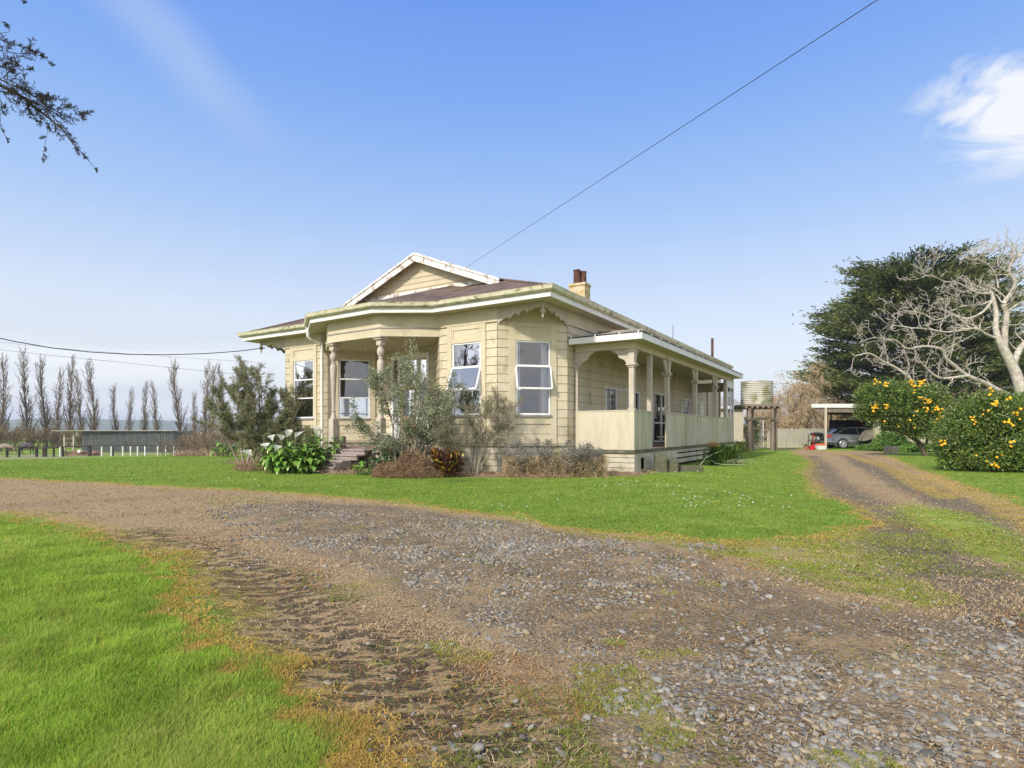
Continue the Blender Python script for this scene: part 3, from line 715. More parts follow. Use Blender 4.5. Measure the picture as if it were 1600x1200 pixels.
mb = MB(); mb.poly([(x, y, ZF) for x, y in fl])
for i in range(len(fl)): 
    a, b = fl[i], fl[(i+1) % len(fl)]; mb.poly([(a[0], a[1], ZF-.12), (b[0], b[1], ZF-.12), (b[0], b[1], ZF), (a[0], a[1], ZF)])
mb.build('porch_floor', M['mulch_floor'], house)
mb = MB(); fi = [(-9.2, .2), (-7.7, -.98), (-5.1, -1.08), (-3.75, -.1)]
for a, b in zip(fi[:-1], fi[1:]): mb.plank(a, b, -.03, 0, -.1, ZF-.122)
mb.build('porch_skirt', M['base'], house)
def porch_post(x, y, label):
    m = MB(); a = HA
    m.box(x-.115, x+.115, y-.115, y+.115, ZF, 1.62); o = m.build('porch_post', M['post'], house, bevel=.012, label=label); m = MB(); m.box(x-.10, x+.10, y-.10, y+.10, 3.86, 4.02); m.box(x-.155, x+.155, y-.155, y+.155, 4.022, 4.075); m.box(x-.19, x+.19, y-.19, y+.19, 4.077, 4.128)
    m.build('capital', M['post'], o, bevel=.012)
    m = MB(); m.lathe(x, y, [(.11, 1.62), (.085, 1.70), (.06, 1.80), (.055, 1.86), (.085, 1.89), (.055, 1.92), (.052, 2.0), (.07, 2.45), (.098, 3.0), (.112, 3.28), (.10, 3.38), (.06, 3.43), (.075, 3.47), (.055, 3.50), (.105, 3.58), (.118, 3.66), (.105, 3.74), (.06, 3.80), (.09, 3.84), (.09, 3.87)], 20)
    m.build('turned_shaft', M['post'], o, smooth=True)
porch_post(-7.40, -.88, 'left turned porch post beside the steps'); porch_post(-5.16, -.98, 'right turned porch post behind the shrub')
# downpipe
m = MB(); dx, dy = -9.27, .20
m.tube([(-9.42, -.27, 4.93), (-9.40, -.25, 4.55), (-9.37, -.2, 4.48), (dx, dy, 4.40), (dx, dy, 4.30), (dx, dy, .1)], .05, 10); m.lathe(-9.42, -.27, [(.05, 4.55), (.075, 4.6), (.10, 4.93), (.10, 4.95)], 10)
m.build('downpipe', M['white'], house, smooth=True)

# --- side verandah
VX, VY0, VY1 = 1.92, 1.905, 15.9
mb = MB(); mb.box(.03, VX, VY0, VY1, ZF-.05, ZF); mb.build('verandah_floor', M['mulch_floor'], house)
mb = MB()
mb.box(.03, VX+.03, VY0-.03, VY0+.01, ZF-.10, ZF-.002); mb.box(VX-.01, VX+.03, VY0+.012, VY1, ZF-.10, ZF-.002)
mb.build('floor_edge_board', M['mossy'], house)
yo0, yo1 = hy(1019.5, VX), hy(1040, VX)
m = MB(); m.box(.03, VX, VY0, VY0+.04, ZF+.0, 1.80); m.build('rail_panel', M['panel'], house, label='smooth cream solid rail panel at the verandah front')
m = MB(); m.box(VX-.04, VX, VY0+.042, yo0, ZF, 1.80); m.build('rail_panel', M['algae'], house, label='short algae-streaked rail panel beside the verandah opening')
m = MB(); m.box(VX-.04, VX, yo1+.06, VY1, ZF, 1.80)
for k in range(1, 5): y = yo1+.06+k*(VY1-yo1)/5; m.box(VX-.0, VX+.006, y-.02, y+.02, ZF, 1.80)
m.build('rail_panel', M['algae'], house, label='long algae-streaked rail panel of the verandah side')
m = MB(); m.box(.02, VX+.02, VY0-.012, VY0+.055, 1.802, 1.83); m.box(VX-.055, VX+.02, VY0+.056, yo0, 1.802, 1.83); m.box(VX-.055, VX+.02, yo1+.06, VY1, 1.802, 1.83); m.build('top_rail', M['panel'], house)
# beam, fascia, roof
VP = [(0.06, 1.90), (VX, 1.90), (VX, VY1)]
m = MB(); sweep(m, VP, [(-.12, 3.60), (.0, 3.60), (.0, 3.80), (-.12, 3.80)]); m.build('verandah_beam', M['trim'], house)
VE = [(0.05, 1.48), (2.30, 1.48), (2.30, 16.2)]
m = MB(); sweep(m, VE, [(-.025, 3.78), (.0, 3.78), (.0, 3.955), (-.025, 3.955)]); m.build('verandah_fascia', M['white'], house)
m = MB(); m.poly([(0.05, 1.48, 3.79), (2.29, 1.48, 3.79), (2.29, 16.2, 3.79), (0.05, 16.2, 3.79)]); m.build('verandah_ceiling', M['soffit'], house)
m = MB(); sl = .20; za, zwl = 3.985, 3.985+sl*2.33
def corr_sheet(m, A, B, C_, D_, n, amp=.012):
    """corrugated sheet between edge A->B (low) and D->C (high)"""
    A, B, C_, D_ = map(Vector, (A, B, C_, D_))
    for i in range(n*4):
        t0, t1 = i/(n*4), (i+1)/(n*4); z0, z1 = amp*math.sin(t0*n*2*math.pi), amp*math.sin(t1*n*2*math.pi)
        a, b = A.lerp(B, t0), A.lerp(B, t1); c, d = D_.lerp(C_, t1), D_.lerp(C_, t0)
        a.z += z0; d.z += z0; b.z += z1; c.z += z1; m.poly([a, b, c, d])
corr_sheet(m, (0.0, 1.45, za), (2.33, 1.45, za), (0.02, 3.78, zwl), (0, 3.78, zwl), 27)
corr_sheet(m, (2.33, 1.45, za), (2.33, 16.25, za), (0, 16.25, zwl), (0, 3.78, zwl), 150)
vr = m.build('verandah_roof', M['corr_pale'], house)
m = MB(); m.tube([(2.33, 1.45, za+.02), (0, 3.78, zwl+.02)], .035, 6); m.build('hip_flashing', M['corr_pale'], vr)
for y in np.arange(2.2, 16, .85): m = MB(); m.box(2.31, 2.335, y-.02, y+.02, 3.93, 4.0); m.build('roof_strap', M['white'], house)
for x in (.15, .9, 1.65, 2.2): m = MB(); m.box(x-.02, x+.02, 1.455, 1.478, 3.93, 4.0); m.build('roof_strap', M['white'], house)
# verandah posts
def scroll(s, w, h):
    return [(0, 0), (w, 0), (w, -.05*h), (w*.86, -.08*h), (w*.80, -.20*h), (w*.66, -.26*h), (w*.58, -.42*h), (w*.52, -.56*h), (w*.34, -.66*h), (w*.22, -.74*h), (w*.12, -.95*h), (0, -h)]
def vpost(x, y, label, plain=False, brx=False, half=False, big=.56):
    m = MB()
    if plain:
        m.box(x-.07, x+.07, y-.07, y+.07, ZF, 3.598); return m.build('verandah_post', M['post'], house, bevel=.006, label=label)
    w = .06 if half else .095
    m.box(x-w, x+w, y-w, y+w, 3.20, 3.598)
    b = len(m.v); z0 = 1.83 if y < yo1-.3 or y > yo1+.3 else ZF
    m.box(x-w*1.05, x+w*1.05, y-w*1.05, y+w*1.05, z0, max(z0+.05, 1.88)); m.box(x-w*.80, x+w*.80, y-w*.80, y+w*.80, max(z0+.05, 1.88), 3.06)
    m.box(x-w*1.15, x+w*1.15, y-w*1.15, y+w*1.15, 3.062, 3.11); m.box(x-w*1.55, x+w*1.55, y-w*1.55, y+w*1.55, 3.112, 3.155); m.box(x-w*1.2, x+w*1.2, y-w*1.2, y+w*1.2, 3.157, 3.198)
    o = m.build('verandah_post', M['post'], house, bevel=.006, label=label)
    dirs = []
    if brx: dirs.append(Vector((-1, 0, 0)))
    if half: dirs = [Vector((1, 0, 0))]
    else: dirs += [Vector((0, 1, 0))]+([Vector((0, -1, 0))] if not brx else [])
    for dv in dirs:
        k = MB(); wd = big if (dv.x != 0) else .42
        k.extr(scroll(0, wd, .44), (x+dv.x*w, y+dv.y*w, 3.596), dv, (0, 0, 1), .05); k.build('bracket', M['post'], o)
    return o
vpost(VX-.10, VY0+.10, 'flaking white corner post of the verandah', brx=True); vpost(.09, VY0+.06, 'half post against the bay wall at the verandah', half=True)
vpost(VX-.10, hy(1016.5, VX-.07), 'plain square post at the left of the verandah opening', plain=True)
vpost(VX-.10, hy(1043.5, VX-.07), 'full-height verandah post at the right of the opening')
vpost(VX-.10, hy(1087, VX-.07), 'verandah post in the middle of the long panel'); vpost(VX-.10, hy(1118, VX-.07), 'verandah post near the far glazed end')
vpost(VX-.10, hy(1134, VX-.07), 'plain square post at the far end of the verandah', plain=True)
# far glazed end
m = MB(); ye = VY1
m.box(.03, VX, ye, ye+.05, ZF, 1.85); m.box(.03, VX, ye, ye+.05, 3.15, 3.60)
for x in (.03, .62, 1.22, 1.86): m.box(x, x+.06, ye-.01, ye+.06, 1.852, 3.148)
o = m.build('end_screen', M['trim'], house)
g = MB(); g.poly([(.09, ye+.02, 1.85), (1.22, ye+.02, 1.85), (1.22, ye+.02, 3.15), (.09, ye+.02, 3.15)]); g.build('pane', M['glass'], o)
m = MB(); ys, y2 = hy(1136.5, VX), VY1
m.box(VX-.03, VX+.0, ys, y2, 3.28, 3.598)
for y in (ys, (ys+y2)/2, y2-.06): m.box(VX-.04, VX+.01, y, y+.06, 1.83, 3.28)
o = m.build('side_screen', M['alum'], house); g = MB(); g.poly([(VX-.015, ys, 1.84), (VX-.015, y2, 1.84), (VX-.015, y2, 3.28), (VX-.015, ys, 3.28)]); g.build('pane', M['glass'], o)
# skirting
m = MB(); weather(m, (.03, VY0+.03), (VX, VY0+.03), -.15, ZF-.10, (), .15); m.build('verandah_skirt', M['base'], house, label='pale skirting boards under the verandah front')
m = MB(); xs = VX
ya, yb = hy(1001.5, xs), hy(1007.5, xs); yc = hy(1058, xs)
m.box(xs-.03, xs, VY0+.032, VY0+.16, -.1, ZF-.1); m.box(xs-.03, xs, ya-.14, ya, -.1, .42); m.box(xs-.03, xs, VY0+.16, ya-.14, -.1, .43); m.box(xs-.03, xs, VY0+.16, yb+.16, .43, ZF-.1); m.box(xs-.03, xs, yb, yb+.16, -.1, .43)
m.box(xs-.03, xs, yb+.16, yc, -.1, .27); m.box(xs-.032, xs-.002, yb+.16, yc, .28, ZF-.1)
for z0, z1, o in ((.10, .24, 0), (.29, .42, .01), (.47, ZF-.1, 0)): m.box(xs-.03, xs-o, yc, VY1, z0, z1)
m.build('verandah_skirt', M['base'], house, label='gappy green-stained skirting boards along the verandah side')
m = MB(); m.box(xs-.35, xs-.33, yb-.5, VY1, -.1, ZF-.1); m.build('under_floor_shade_sheet', M['dark'], house)  # near-black sheet painted in as the shade under the verandah floor

# front steps
st = MB()
for k, (d0, z1) in enumerate(((.0, .17), (.32, .34), (.64, .51), (.96, .66))):
    y0 = -2.42+d0; x0, x1 = (-7.75, -5.62) if k < 2 else (-7.6, -5.35)
    st.box(x0, x1, y0, y0+.10, z1-.17 if k else -.05, z1-.052); st.box(x0-.03, x1+.03, y0-.03, y0+.33, z1-.05, z1)
st.box(-5.66, -5.60, -2.38, -1.15, -.05, .29)
so = st.build('front_steps', M['stepwood'], None, bevel=.012)
so.location = (HP.x, HP.y, 0); so.rotation_euler = (0, 0, HA)
tag(so, 'four worn mauve-grey timber steps climbing to the front porch', 'steps')
# what sits on the porch
m = MB(); bx, by = hw(-7.18, -.72).x, hw(-7.18, -.72).y
m.ball((0, 0, .18), .13, 12, 8, 0, (1.0, .9, 1.45)); m.ball((.05, -.03, .31), .085, 10, 8, 0, (1.2, 1, .9)); m.ball((.10, -.06, .07), .07, 8, 6, 0, (.8, .8, 1.0)); m.ball((-.05, -.06, .06), .075, 8, 6)
o = m.build('sack_bundle', simple('grey_brown_sacking', (.20, .16, .13), (.09, .075, .06), 12, .95, .8), None, smooth=True); o.location = (bx, by, ZF)
tag(o, 'small grey-brown bundle slumped on the porch beside the left post', 'bundle')
# mossy blocks beside the verandah opening
def block(u0, u1, v1, Y, dep, label, rz=0.0, mat='mossy', name='timber_block', grp=None):
    x0, x1 = atx(u0, Y), atx(u1, Y); m = MB(); h = zat(v1, Y); w = (x1-x0)
    m.box(-w/2, w/2, 0, dep, -.05, h); o = m.build(name, M[mat], None, bevel=.02); o.location = ((x0+x1)/2, Y, 0); o.rotation_euler = (0, 0, rz)
    return tag(o, label, 'block', grp)
block(1024, 1042.5, 709.5, 16.9, .4, 'tallest mossy timber block beside the verandah opening', -.12)
block(1043.5, 1060, 719.5, 17.0, .35, 'middle-height mossy timber block between the tall block and the low plank', -.1)
block(1060.5, 1100, 728, 17.2, .3, 'long low mossy timber step lying by the verandah skirting', .12)
# window in far end wall seen through the room
m = MB()
for y0, y1 in ((22-14.7, 22-13.6), (22-17.2, 22-14.9), (22-18.6, 22-17.4)):
    for y in (y0, (y0+y1)/2-.02, y1-.05): m.box(-13.03, -12.97, y, y+.05, 1.2, 2.75)
    m.box(-13.03, -12.97, y0, y1, 1.2, 1.25); m.box(-13.03, -12.97, y0, y1, 2.0, 2.04)
m.build('far_window_frame', M['alum'], house)

# ------------------------------------------------------------------ ground
def wpoly(pts):
    return np.array([gp(*p) for p in pts])
NEAR_B = [(0, 803), (60, 810), (130, 824), (200, 848), (270, 866), (285, 878), (296, 900), (302, 930), (338, 946), (348, 975), (360, 1008), (392, 1028), (408, 1060), (402, 1085), (420, 1118), (445, 1150), (490, 1172), (530, 1200)]
P_NEAR = np.vstack([[[-60, 11.0], [-16, 9.6]], wpoly(NEAR_B), [[-.25, 1.2], [-.2, -6], [-60, -6]]])
LAWN_B = [(0, 745), (100, 751), (200, 757), (400, 765), (500, 773), (600, 781), (700, 794), (800, 806), (870, 822), (1000, 838), (1100, 845), (1220, 846), (1310, 832), (1345, 815), (1332, 792), (1282, 775), (1264, 755), (1252, 738), (1264, 724), (1250, 712), (1232, 706.5)]
P_LAWN = np.vstack([[[-400, 17.5], [-30, 16.3]], wpoly(LAWN_B), [[17.2, 34.5], [17.5, 60], [60, 300], [-400, 400]]])
RIGHT_B = [(1378, 705), (1392, 713), (1440, 733), (1500, 752), (1560, 774), (1600, 793)]
P_RIGHT = np.vstack([wpoly(RIGHT_B), [[10.5, 8.0], [14, 5.5], [60, 2], [60, 300], [26, 60], [23.5, 39]]])
P_PORT = np.array([[19.3, 35.4], [23.3, 33.0], [30, 33], [30, 44], [19, 44]])
P_STONE = wpoly([(360, 792), (470, 783), (620, 790), (800, 812), (900, 832), (1060, 856), (1150, 893), (1300, 935), (1450, 968), (1640, 985), (1900, 1100), (2200, 1500), (1000, 1500), (960, 1200), (930, 1130), (880, 1060), (800, 1010), (740, 985), (640, 930), (560, 880), (440, 850), (400, 820)])
P_MOSS = wpoly([(860, 826), (1000, 842), (1180, 850), (1345, 822), (1400, 800), (1480, 800), (1600, 835), (1620, 900), (1500, 872), (1420, 900), (1460, 950), (1300, 925), (1150, 880), (1040, 858), (900, 838)])
P_ISLE = wpoly([(1375, 792), (1420, 784), (1500, 797), (1620, 832), (1640, 900), (1540, 868), (1440, 830)])
P_BED = np.array([tuple(hw(*p))[:2] for p in [(-13.6, 1.0), (-13.2, -1.2), (-9.6, -1.7), (-7.9, -2.6), (-5.5, -2.7), (-3.8, -2.0), (-1.2, -1.4), (.2, -.9), (1.2, .5), (2.1, 1.2), (2.4, 2.4), (1.9, 2.4), (-1, 3), (-13, 4)]])
P_ROAD = wpoly([(-200, 719), (-60, 717.5), (0, 716.3), (60, 715), (120, 713), (180, 710.8), (300, 708.5), (300, 706.5), (150, 707.8), (60, 709.5), (0, 711.5), (-60, 712.5), (-200, 714)])
T1 = wpoly([(1640, 985), (1560, 930), (1480, 885), (1420, 848), (1370, 806), (1320, 775), (1285, 750), (1275, 730), (1262, 712)])
T2 = wpoly([(1640, 850), (1560, 812), (1490, 783), (1420, 755), (1370, 733), (1330, 712)])
T3 = wpoly([(640, 1180), (580, 1090), (520, 1020), (450, 955), (400, 905), (300, 865), (200, 838)])
T4 = wpoly([(760, 1150), (700, 1100), (620, 1050), (560, 1010)])
Y1 = wpoly([(1290, 704), (1330, 712), (1365, 722), (1395, 733), (1440, 758), (1480, 775)])
Y2 = wpoly([(1440, 742), (1500, 765), (1560, 790), (1640, 830)])

def pip(P, X, Y):
    ins = np.zeros(X.shape, bool); n = len(P); j = n-1
    for i in range(n):
        xi, yi = P[i]; xj, yj = P[j]
        if yi != yj:
            c = ((yi > Y) != (yj > Y)) & (X < (xj-xi)*(Y-yi)/(yj-yi)+xi); ins ^= c
        j = i
    return ins
def dseg(P, X, Y, closed=False):
    d = np.full(X.shape, 1e9); n = len(P)
    for i in range(n if closed else n-1):
        ax, ay = P[i]; bx, by = P[(i+1) % n]; vx, vy = bx-ax, by-ay; L2 = vx*vx+vy*vy+1e-12
        t = np.clip(((X-ax)*vx+(Y-ay)*vy)/L2, 0, 1); d = np.minimum(d, (X-ax-t*vx)**2+(Y-ay-t*vy)**2)
    return np.sqrt(d)
def sdist(P, X, Y): return np.where(pip(P, X, Y), 1, -1)*dseg(P, X, Y, True)
def lawn_d(X, Y):
    g = np.maximum.reduce([sdist(P_NEAR, X, Y), sdist(P_LAWN, X, Y), sdist(P_RIGHT, X, Y), sdist(P_PORT, X, Y)])
    return g
def masks(X, Y):
    return dict(dG=np.clip(lawn_d(X, Y), -2, 2), dS=np.clip(sdist(P_STONE, X, Y), -2, 2), dM=np.clip(sdist(P_MOSS, X, Y), -2, 2), dI=np.clip(sdist(P_ISLE, X, Y), -2, 2),
                dB=np.clip(np.maximum(sdist(P_BED, X, Y), 0*X-2), -2, 2), dR=np.clip(sdist(P_ROAD, X, Y), -2, 2),
                t1=np.clip(np.minimum(dseg(T1, X, Y), dseg(T2, X, Y)), 0, 2), t3=np.clip(np.minimum(dseg(T3, X, Y), dseg(T4, X, Y)), 0, 2), y1=np.clip(np.minimum(dseg(Y1, X, Y), dseg(Y2, X, Y)), 0, 2))
def axis(lo, hi, step, far0, far1, g=1.09):
    a = list(np.arange(lo, hi+1e-6, step)); s = step; x = hi
    while x < far1: s *= g; x += s; a.append(x)
    s = step; x = lo
    while x > far0: s *= g; x -= s; a.insert(0, x)
    return np.array(a)
# smooth value noise for the ground undulation and for scattering (numpy)
def vnoise(x, y, s, seed=0):
    x = np.asarray(x)*s; y = np.asarray(y)*s; xi = np.floor(x).astype(np.int64); yi = np.floor(y).astype(np.int64); fx = x-xi; fy = y-yi
    def h(a, b):
        n = (a*374761393+b*668265263+seed*974634777) & 0x7fffffff; n = ((n ^ (n >> 13))*1274126177) & 0x7fffffff; return ((n ^ (n >> 16)) & 0xffff)/65535.0
    fx = fx*fx*(3-2*fx); fy = fy*fy*(3-2*fy)
    return (h(xi, yi)*(1-fx)+h(xi+1, yi)*fx)*(1-fy)+(h(xi, yi+1)*(1-fx)+h(xi+1, yi+1)*fx)*fy
def gz(X, Y):
    X = np.asarray(X, float); Y = np.asarray(Y, float)
    return terr(X, Y)+.028*(vnoise(X, Y, .45, 3)-.5)+.022*(vnoise(X, Y, 1.7, 5)-.5)
xs_ = axis(-15, 21, .12, -3500, 3500); ys_ = axis(.6, 31, .12, -200, 6000)
GXX, GYY = np.meshgrid(xs_, ys_); gx, gy = GXX.ravel(), GYY.ravel()
mk = masks(gx, gy); gzv = gz(gx, gy)
fine = .02*(vnoise(gx, gy, 6, 8)-.5)*(mk['dG'] < 0)
rut = -.035*np.exp(-(mk['t3']/.22)**2)-.03*np.exp(-(mk['t1']/.3)**2)
V = np.stack([gx, gy, gzv+fine+rut+.05*sm(0, .5, mk['dB'])], 1)
nx, ny = len(xs_), len(ys_); ii = (np.arange(ny-1)[:, None]*nx+np.arange(nx-1)[None, :]).ravel()
Fq = np.stack([ii, ii+1, ii+1+nx, ii+nx], 1)
def m_ground():
    m, t = newmat('lawn_and_gravel_ground'); b = NB(t); o = b.obj()
    A = {k: b.n('ShaderNodeAttribute', attribute_name=k).outputs['Fac'] for k in mk}
    n1 = b.noise(o, 1.2, 5, .6); n2 = b.noise(o, 5.5, 5, .65); n3 = b.noise(o, 34, 5, .7); n4 = b.noise(o, 110, 3, .7); nl = b.noise(o, .35, 4, .5)
    wob = b.math('ADD', b.math('MULTIPLY', b.math('SUBTRACT', n1, .5), .55), b.math('MULTIPLY', b.math('SUBTRACT', n2, .5), .5))
    wob = b.math('ADD', wob, b.math('MULTIPLY', b.math('SUBTRACT', n3, .5), .25))
    def th(k, lo, hi, amp=1.0): return b.mr(b.math('ADD', A[k], b.math('MULTIPLY', wob, amp)), lo, hi)
    # dirt with dead straw
    stv = b.noise(b.mapping(o, (26, 90, 1), (0, 0, .5)), 1.0, 4, .7, .8); stv2 = b.noise(b.mapping(o, (80, 30, 1), (0, 0, .9)), 1.0, 4, .7, .8)
    strawf = b.mr(b.math('MAXIMUM', stv, stv2), .52, .70)
    dirt = b.mix(n3, (.19, .125, .066), (.38, .275, .155)); dirt = b.mix(b.mr(n4, .45, .7, 0, .6), dirt, (.50, .39, .245))
    tan = b.mix(n2, (.50, .35, .17), (.66, .49, .26))
    c = b.mix(b.math('MULTIPLY', strawf, b.mr(n1, .25, .55, .6, 1.0)), dirt, tan)
    dk = b.math('MULTIPLY', b.mr(A['t3'], .75, .15), b.mr(b.noise(b.mapping(o, (5, 12, 1), (0, 0, -.6)), 1, 3, .6), .44, .54))
    c = b.mix(b.math('MULTIPLY', dk, .9), c, (.085, .062, .04))
    c = b.mix(b.math('MULTIPLY', b.mr(n1, .60, .72), .45), c, (.11, .08, .055))
    # moss and thin green
    green = b.mix(n3, (.17, .24, .03), (.30, .38, .06))
    mf = b.math('MULTIPLY', th('dM', -.2, .5), b.mr(b.math('ADD', b.math('MULTIPLY', n2, .6), b.math('MULTIPLY', n1, .4)), .40, .56))
    patch = b.mr(b.math('ADD', b.math('MULTIPLY', n2, .55), b.math('MULTIPLY', n1, .45)), .585, .66, 0, .6)
    c = b.mix(b.math('MAXIMUM', mf, patch), c, b.mix(n2, (.30, .26, .045), green))
    # gravel bed under the loose stones
    vo = b.n('ShaderNodeTexVoronoi'); b.l(o, vo.inputs[0]); vo.inputs['Scale'].default_value = 42; vo.inputs['Randomness'].default_value = 1
    vcs = b.n('ShaderNodeSeparateColor'); b.l(vo.outputs['Color'], vcs.inputs[0])
    stone = b.mix(vcs.outputs[0], (.12, .115, .11), (.32, .315, .30)); stone = b.mix(b.mr(vo.outputs['Distance'], .24, .48), stone, (.19, .135, .075))
    sf = b.math('MULTIPLY', th('dS', -.25, .35, 1.3), b.mr(b.math('ADD', b.math('MULTIPLY', n2, .5), b.math('MULTIPLY', n1, .5)), 0.40, .52, .15, .85))
    c = b.mix(sf, c, stone)
    # right-hand drive: wheel tracks, grassy middle, orange dead edges
    onr = th('t1', .75, .25, .6); trk = b.mix(n3, (.10, .08, .06), (.21, .18, .135)); c = b.mix(b.math('MULTIPLY', onr, .82), c, trk)
    isl = b.math('MULTIPLY', th('dI', -.1, .4, 1.0), b.mr(n2, .35, .6, .45, 1)); c = b.mix(isl, c, b.mix(n3, (.18, .26, .03), (.32, .42, .07)))
    och = b.mix(n3, (.34, .22, .05), (.52, .36, .09)); yf = b.math('MULTIPLY', th('y1', .42, .08, .7), b.mr(n2, .35, .6, .2, 1)); c = b.mix(yf, c, och)
    # dead rim just outside the lawn, then the lawn
    rim = b.math('MULTIPLY', th('dG', -.50, -.05, 1.0), b.mr(n2, .38, .58, .15, .9)); c = b.mix(rim, c, b.mix(n2, och, (.30, .27, .06)))
    gr = b.mix(n2, (.16, .25, .03), (.25, .36, .05)); gr = b.mix(b.mr(n1, .4, .65, 0, .6), gr, (.24, .33, .055)); gr = b.mix(b.mr(n4, .3, .7, .5, 0), gr, (.10, .16, .02))
    gr = b.mix(b.mr(nl, .45, .7, 0, .35), gr, (.27, .30, .04))
    gf = th('dG', -.12, .06, .9); c = b.mix(gf, c, gr)
    # mulch bed and far road
    mul = b.mix(n3, (.13, .085, .05), (.33, .235, .15)); c = b.mix(th('dB', -.15, .1, .9), c, mul)
    c = b.mix(b.math('MULTIPLY', th('dR', -.4, .3, 1.0), b.mr(nl, .3, .7, .3, .9)), c, b.mix(n2, (.22, .20, .11), (.34, .28, .20)))
    h = b.math('ADD', b.math('MULTIPLY', n3, .6), b.math('MULTIPLY', n4, .4)); h = b.math('ADD', h, b.math('MULTIPLY', b.math('MULTIPLY', b.math('SUBTRACT', .6, vo.outputs['Distance']), sf), 1.2))
    h = b.math('ADD', h, b.math('MULTIPLY', dk, -.8))
    b.out(c, .92, b.bump(h, .9, .03), .12); return m
ground = np_mesh('ground', V, Fq, m_ground(), smooth=True)
for k, a in mk.items():
    at_ = ground.data.attributes.new(k, 'FLOAT', 'POINT'); at_.data.foreach_set('value', a.astype(np.float32))
tag(ground, kind='structure')

# ---- grass blades, straw, stones (each one 'stuff' object)
def scatter(n, y0, y1, pw, umax=930, umin=-930):
    """random ground positions, denser toward the viewer, within the wedge the drive is seen in (wider than the frame)"""
    r = G.random(n)
    if pw == 1: Y = y0*(y1/y0)**r
    else: a, b = y0**(1-pw), y1**(1-pw); Y = (a+(b-a)*r)**(1/(1-pw))
    X = Y*(umin+(umax-umin)*G.random(n))/FPX; return X, Y
def blades(name, X, Y, h, w, lean, c, mat, zoff=0.0):
    n = len(X); Z = gz(X, Y)+zoff; base = np.stack([X, Y, Z], 1)
    a = G.random(n)*2*np.pi; s = np.stack([np.cos(a), np.sin(a), 0*a], 1); ld = np.stack([np.cos(a+1.57+G.normal(0, .6, n)), np.sin(a+1.57), 0*a], 1)
    h = h[:, None]; w = w[:, None]/2; L = (lean*G.random(n))[:, None]*h; up = np.array([[0, 0, 1.]])
    V = np.stack([base-s*w, base+s*w, base+up*h*.55+ld*L*.4-s*w*.75, base+up*h*.55+ld*L*.4+s*w*.75, base+up*h*(1-.3*lean*.5)+ld*L], 1).reshape(-1, 3)
    b = np.arange(n)*5; F = np.concatenate([np.stack([b, b+1, b+3], 1), np.stack([b, b+3, b+2], 1), np.stack([b+2, b+3, b+4], 1)])
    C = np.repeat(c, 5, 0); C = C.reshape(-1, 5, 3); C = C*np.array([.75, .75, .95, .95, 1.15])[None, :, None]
    return np_mesh(name, V, F, mat, None, C.reshape(-1, 3))
def edge_noise(X, Y): return (vnoise(X, Y, 1.3, 21)-.5)*.55+(vnoise(X, Y, 6, 22)-.5)*.4
X, Y = scatter(900000, 1.9, 30, 1.6, 980, -980); d = lawn_d(X, Y)+edge_noise(X, Y)
bed = np.maximum(sdist(P_BED, X, Y), sdist(P_ROAD, X, Y)); sm_, si_ = sdist(P_MOSS, X, Y)+edge_noise(X, Y), sdist(P_ISLE, X, Y)+edge_noise(X, Y)
thin = (((sm_ > 0) & (vnoise(X, Y, 2.2, 91) > .42)) | ((si_ > 0) & (vnoise(X, Y, 2.0, 92) > .25)) | ((d < -.05) & (vnoise(X, Y, 1.5, 93)*.6+vnoise(X, Y, 5, 94)*.4 > .79))) & (G.random(len(X)) < .5) & (d <= -.05)
k = ((d > -.05) | thin) & (bed < -.05); X, Y, d, thin = X[k], Y[k], d[k], thin[k]
nr = sdist(P_NEAR, X, Y) > -.3; tuft = .5*vnoise(X, Y, 2.6, 31)+.5*vnoise(X, Y, 7.5, 35); tuf2 = vnoise(X, Y, .8, 33); n = len(X)
hh = np.where(nr, .014+.050*tuft**1.8+.014*tuf2, .018+.018*tuft)*G.uniform(.6, 1.3, n)*np.clip(.5+d*2, .5, 1)
hh = np.where(thin, G.uniform(.008, .02, n), hh)
ww = np.maximum(.0024, .00125*Y)*G.uniform(.7, 1.3, n)
t = (.55*tuft+.45*G.random(n))[:, None]; c = np.array([[.20, .335, .028]])*(1-t)+np.array([[.45, .575, .10]])*t
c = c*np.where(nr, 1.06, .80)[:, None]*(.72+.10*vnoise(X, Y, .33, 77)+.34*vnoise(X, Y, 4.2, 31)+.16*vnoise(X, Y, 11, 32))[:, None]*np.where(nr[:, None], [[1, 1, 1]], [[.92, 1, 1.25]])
yel = (sm(.40, .9, vnoise(X, Y, .9, 41)*.45+vnoise(X, Y, 3.4, 42)*.55)*.4+(G.random(n) < .06)*.5)[:, None]; c = c*(1-yel)+np.array([[.50, .54, .14]])*yel
c = np.where(thin[:, None], c*.55+np.array([[.24, .24, .03]]), c); dead = (G.random(n) < np.where(thin, .12, np.clip(.95-d*5.5, .03, .95)))[:, None]; c = np.where(dead, np.array([[.60, .42, .13]])*G.uniform(.7, 1.2, (n, 1)), c)
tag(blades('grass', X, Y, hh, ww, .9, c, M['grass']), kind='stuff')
X, Y = scatter(330000, 1.9, 26, 1.6, 1000, -1000); d = lawn_d(X, Y)+edge_noise(X, Y); ds = sdist(P_STONE, X, Y); dt = np.minimum(dseg(T3, X, Y), dseg(T4, X, Y))
pk = np.where(ds > 0, .20, .8)*np.where((d > -.20) & (vnoise(X, Y, .9, 58) > .35), 2.4, 1)*np.where(dt < .3, .35, 1)*(.3+.9*vnoise(X, Y, 1.1, 51)); k = (d < .05) & (G.random(len(X)) < pk) & (sdist(P_BED, X, Y) < 0); edge_d = d[k]; X, Y = X[k], Y[k]; n = len(X)
t = G.random((n, 1)); c = np.array([[.36, .25, .13]])*(1-t)+np.array([[.66, .50, .28]])*t
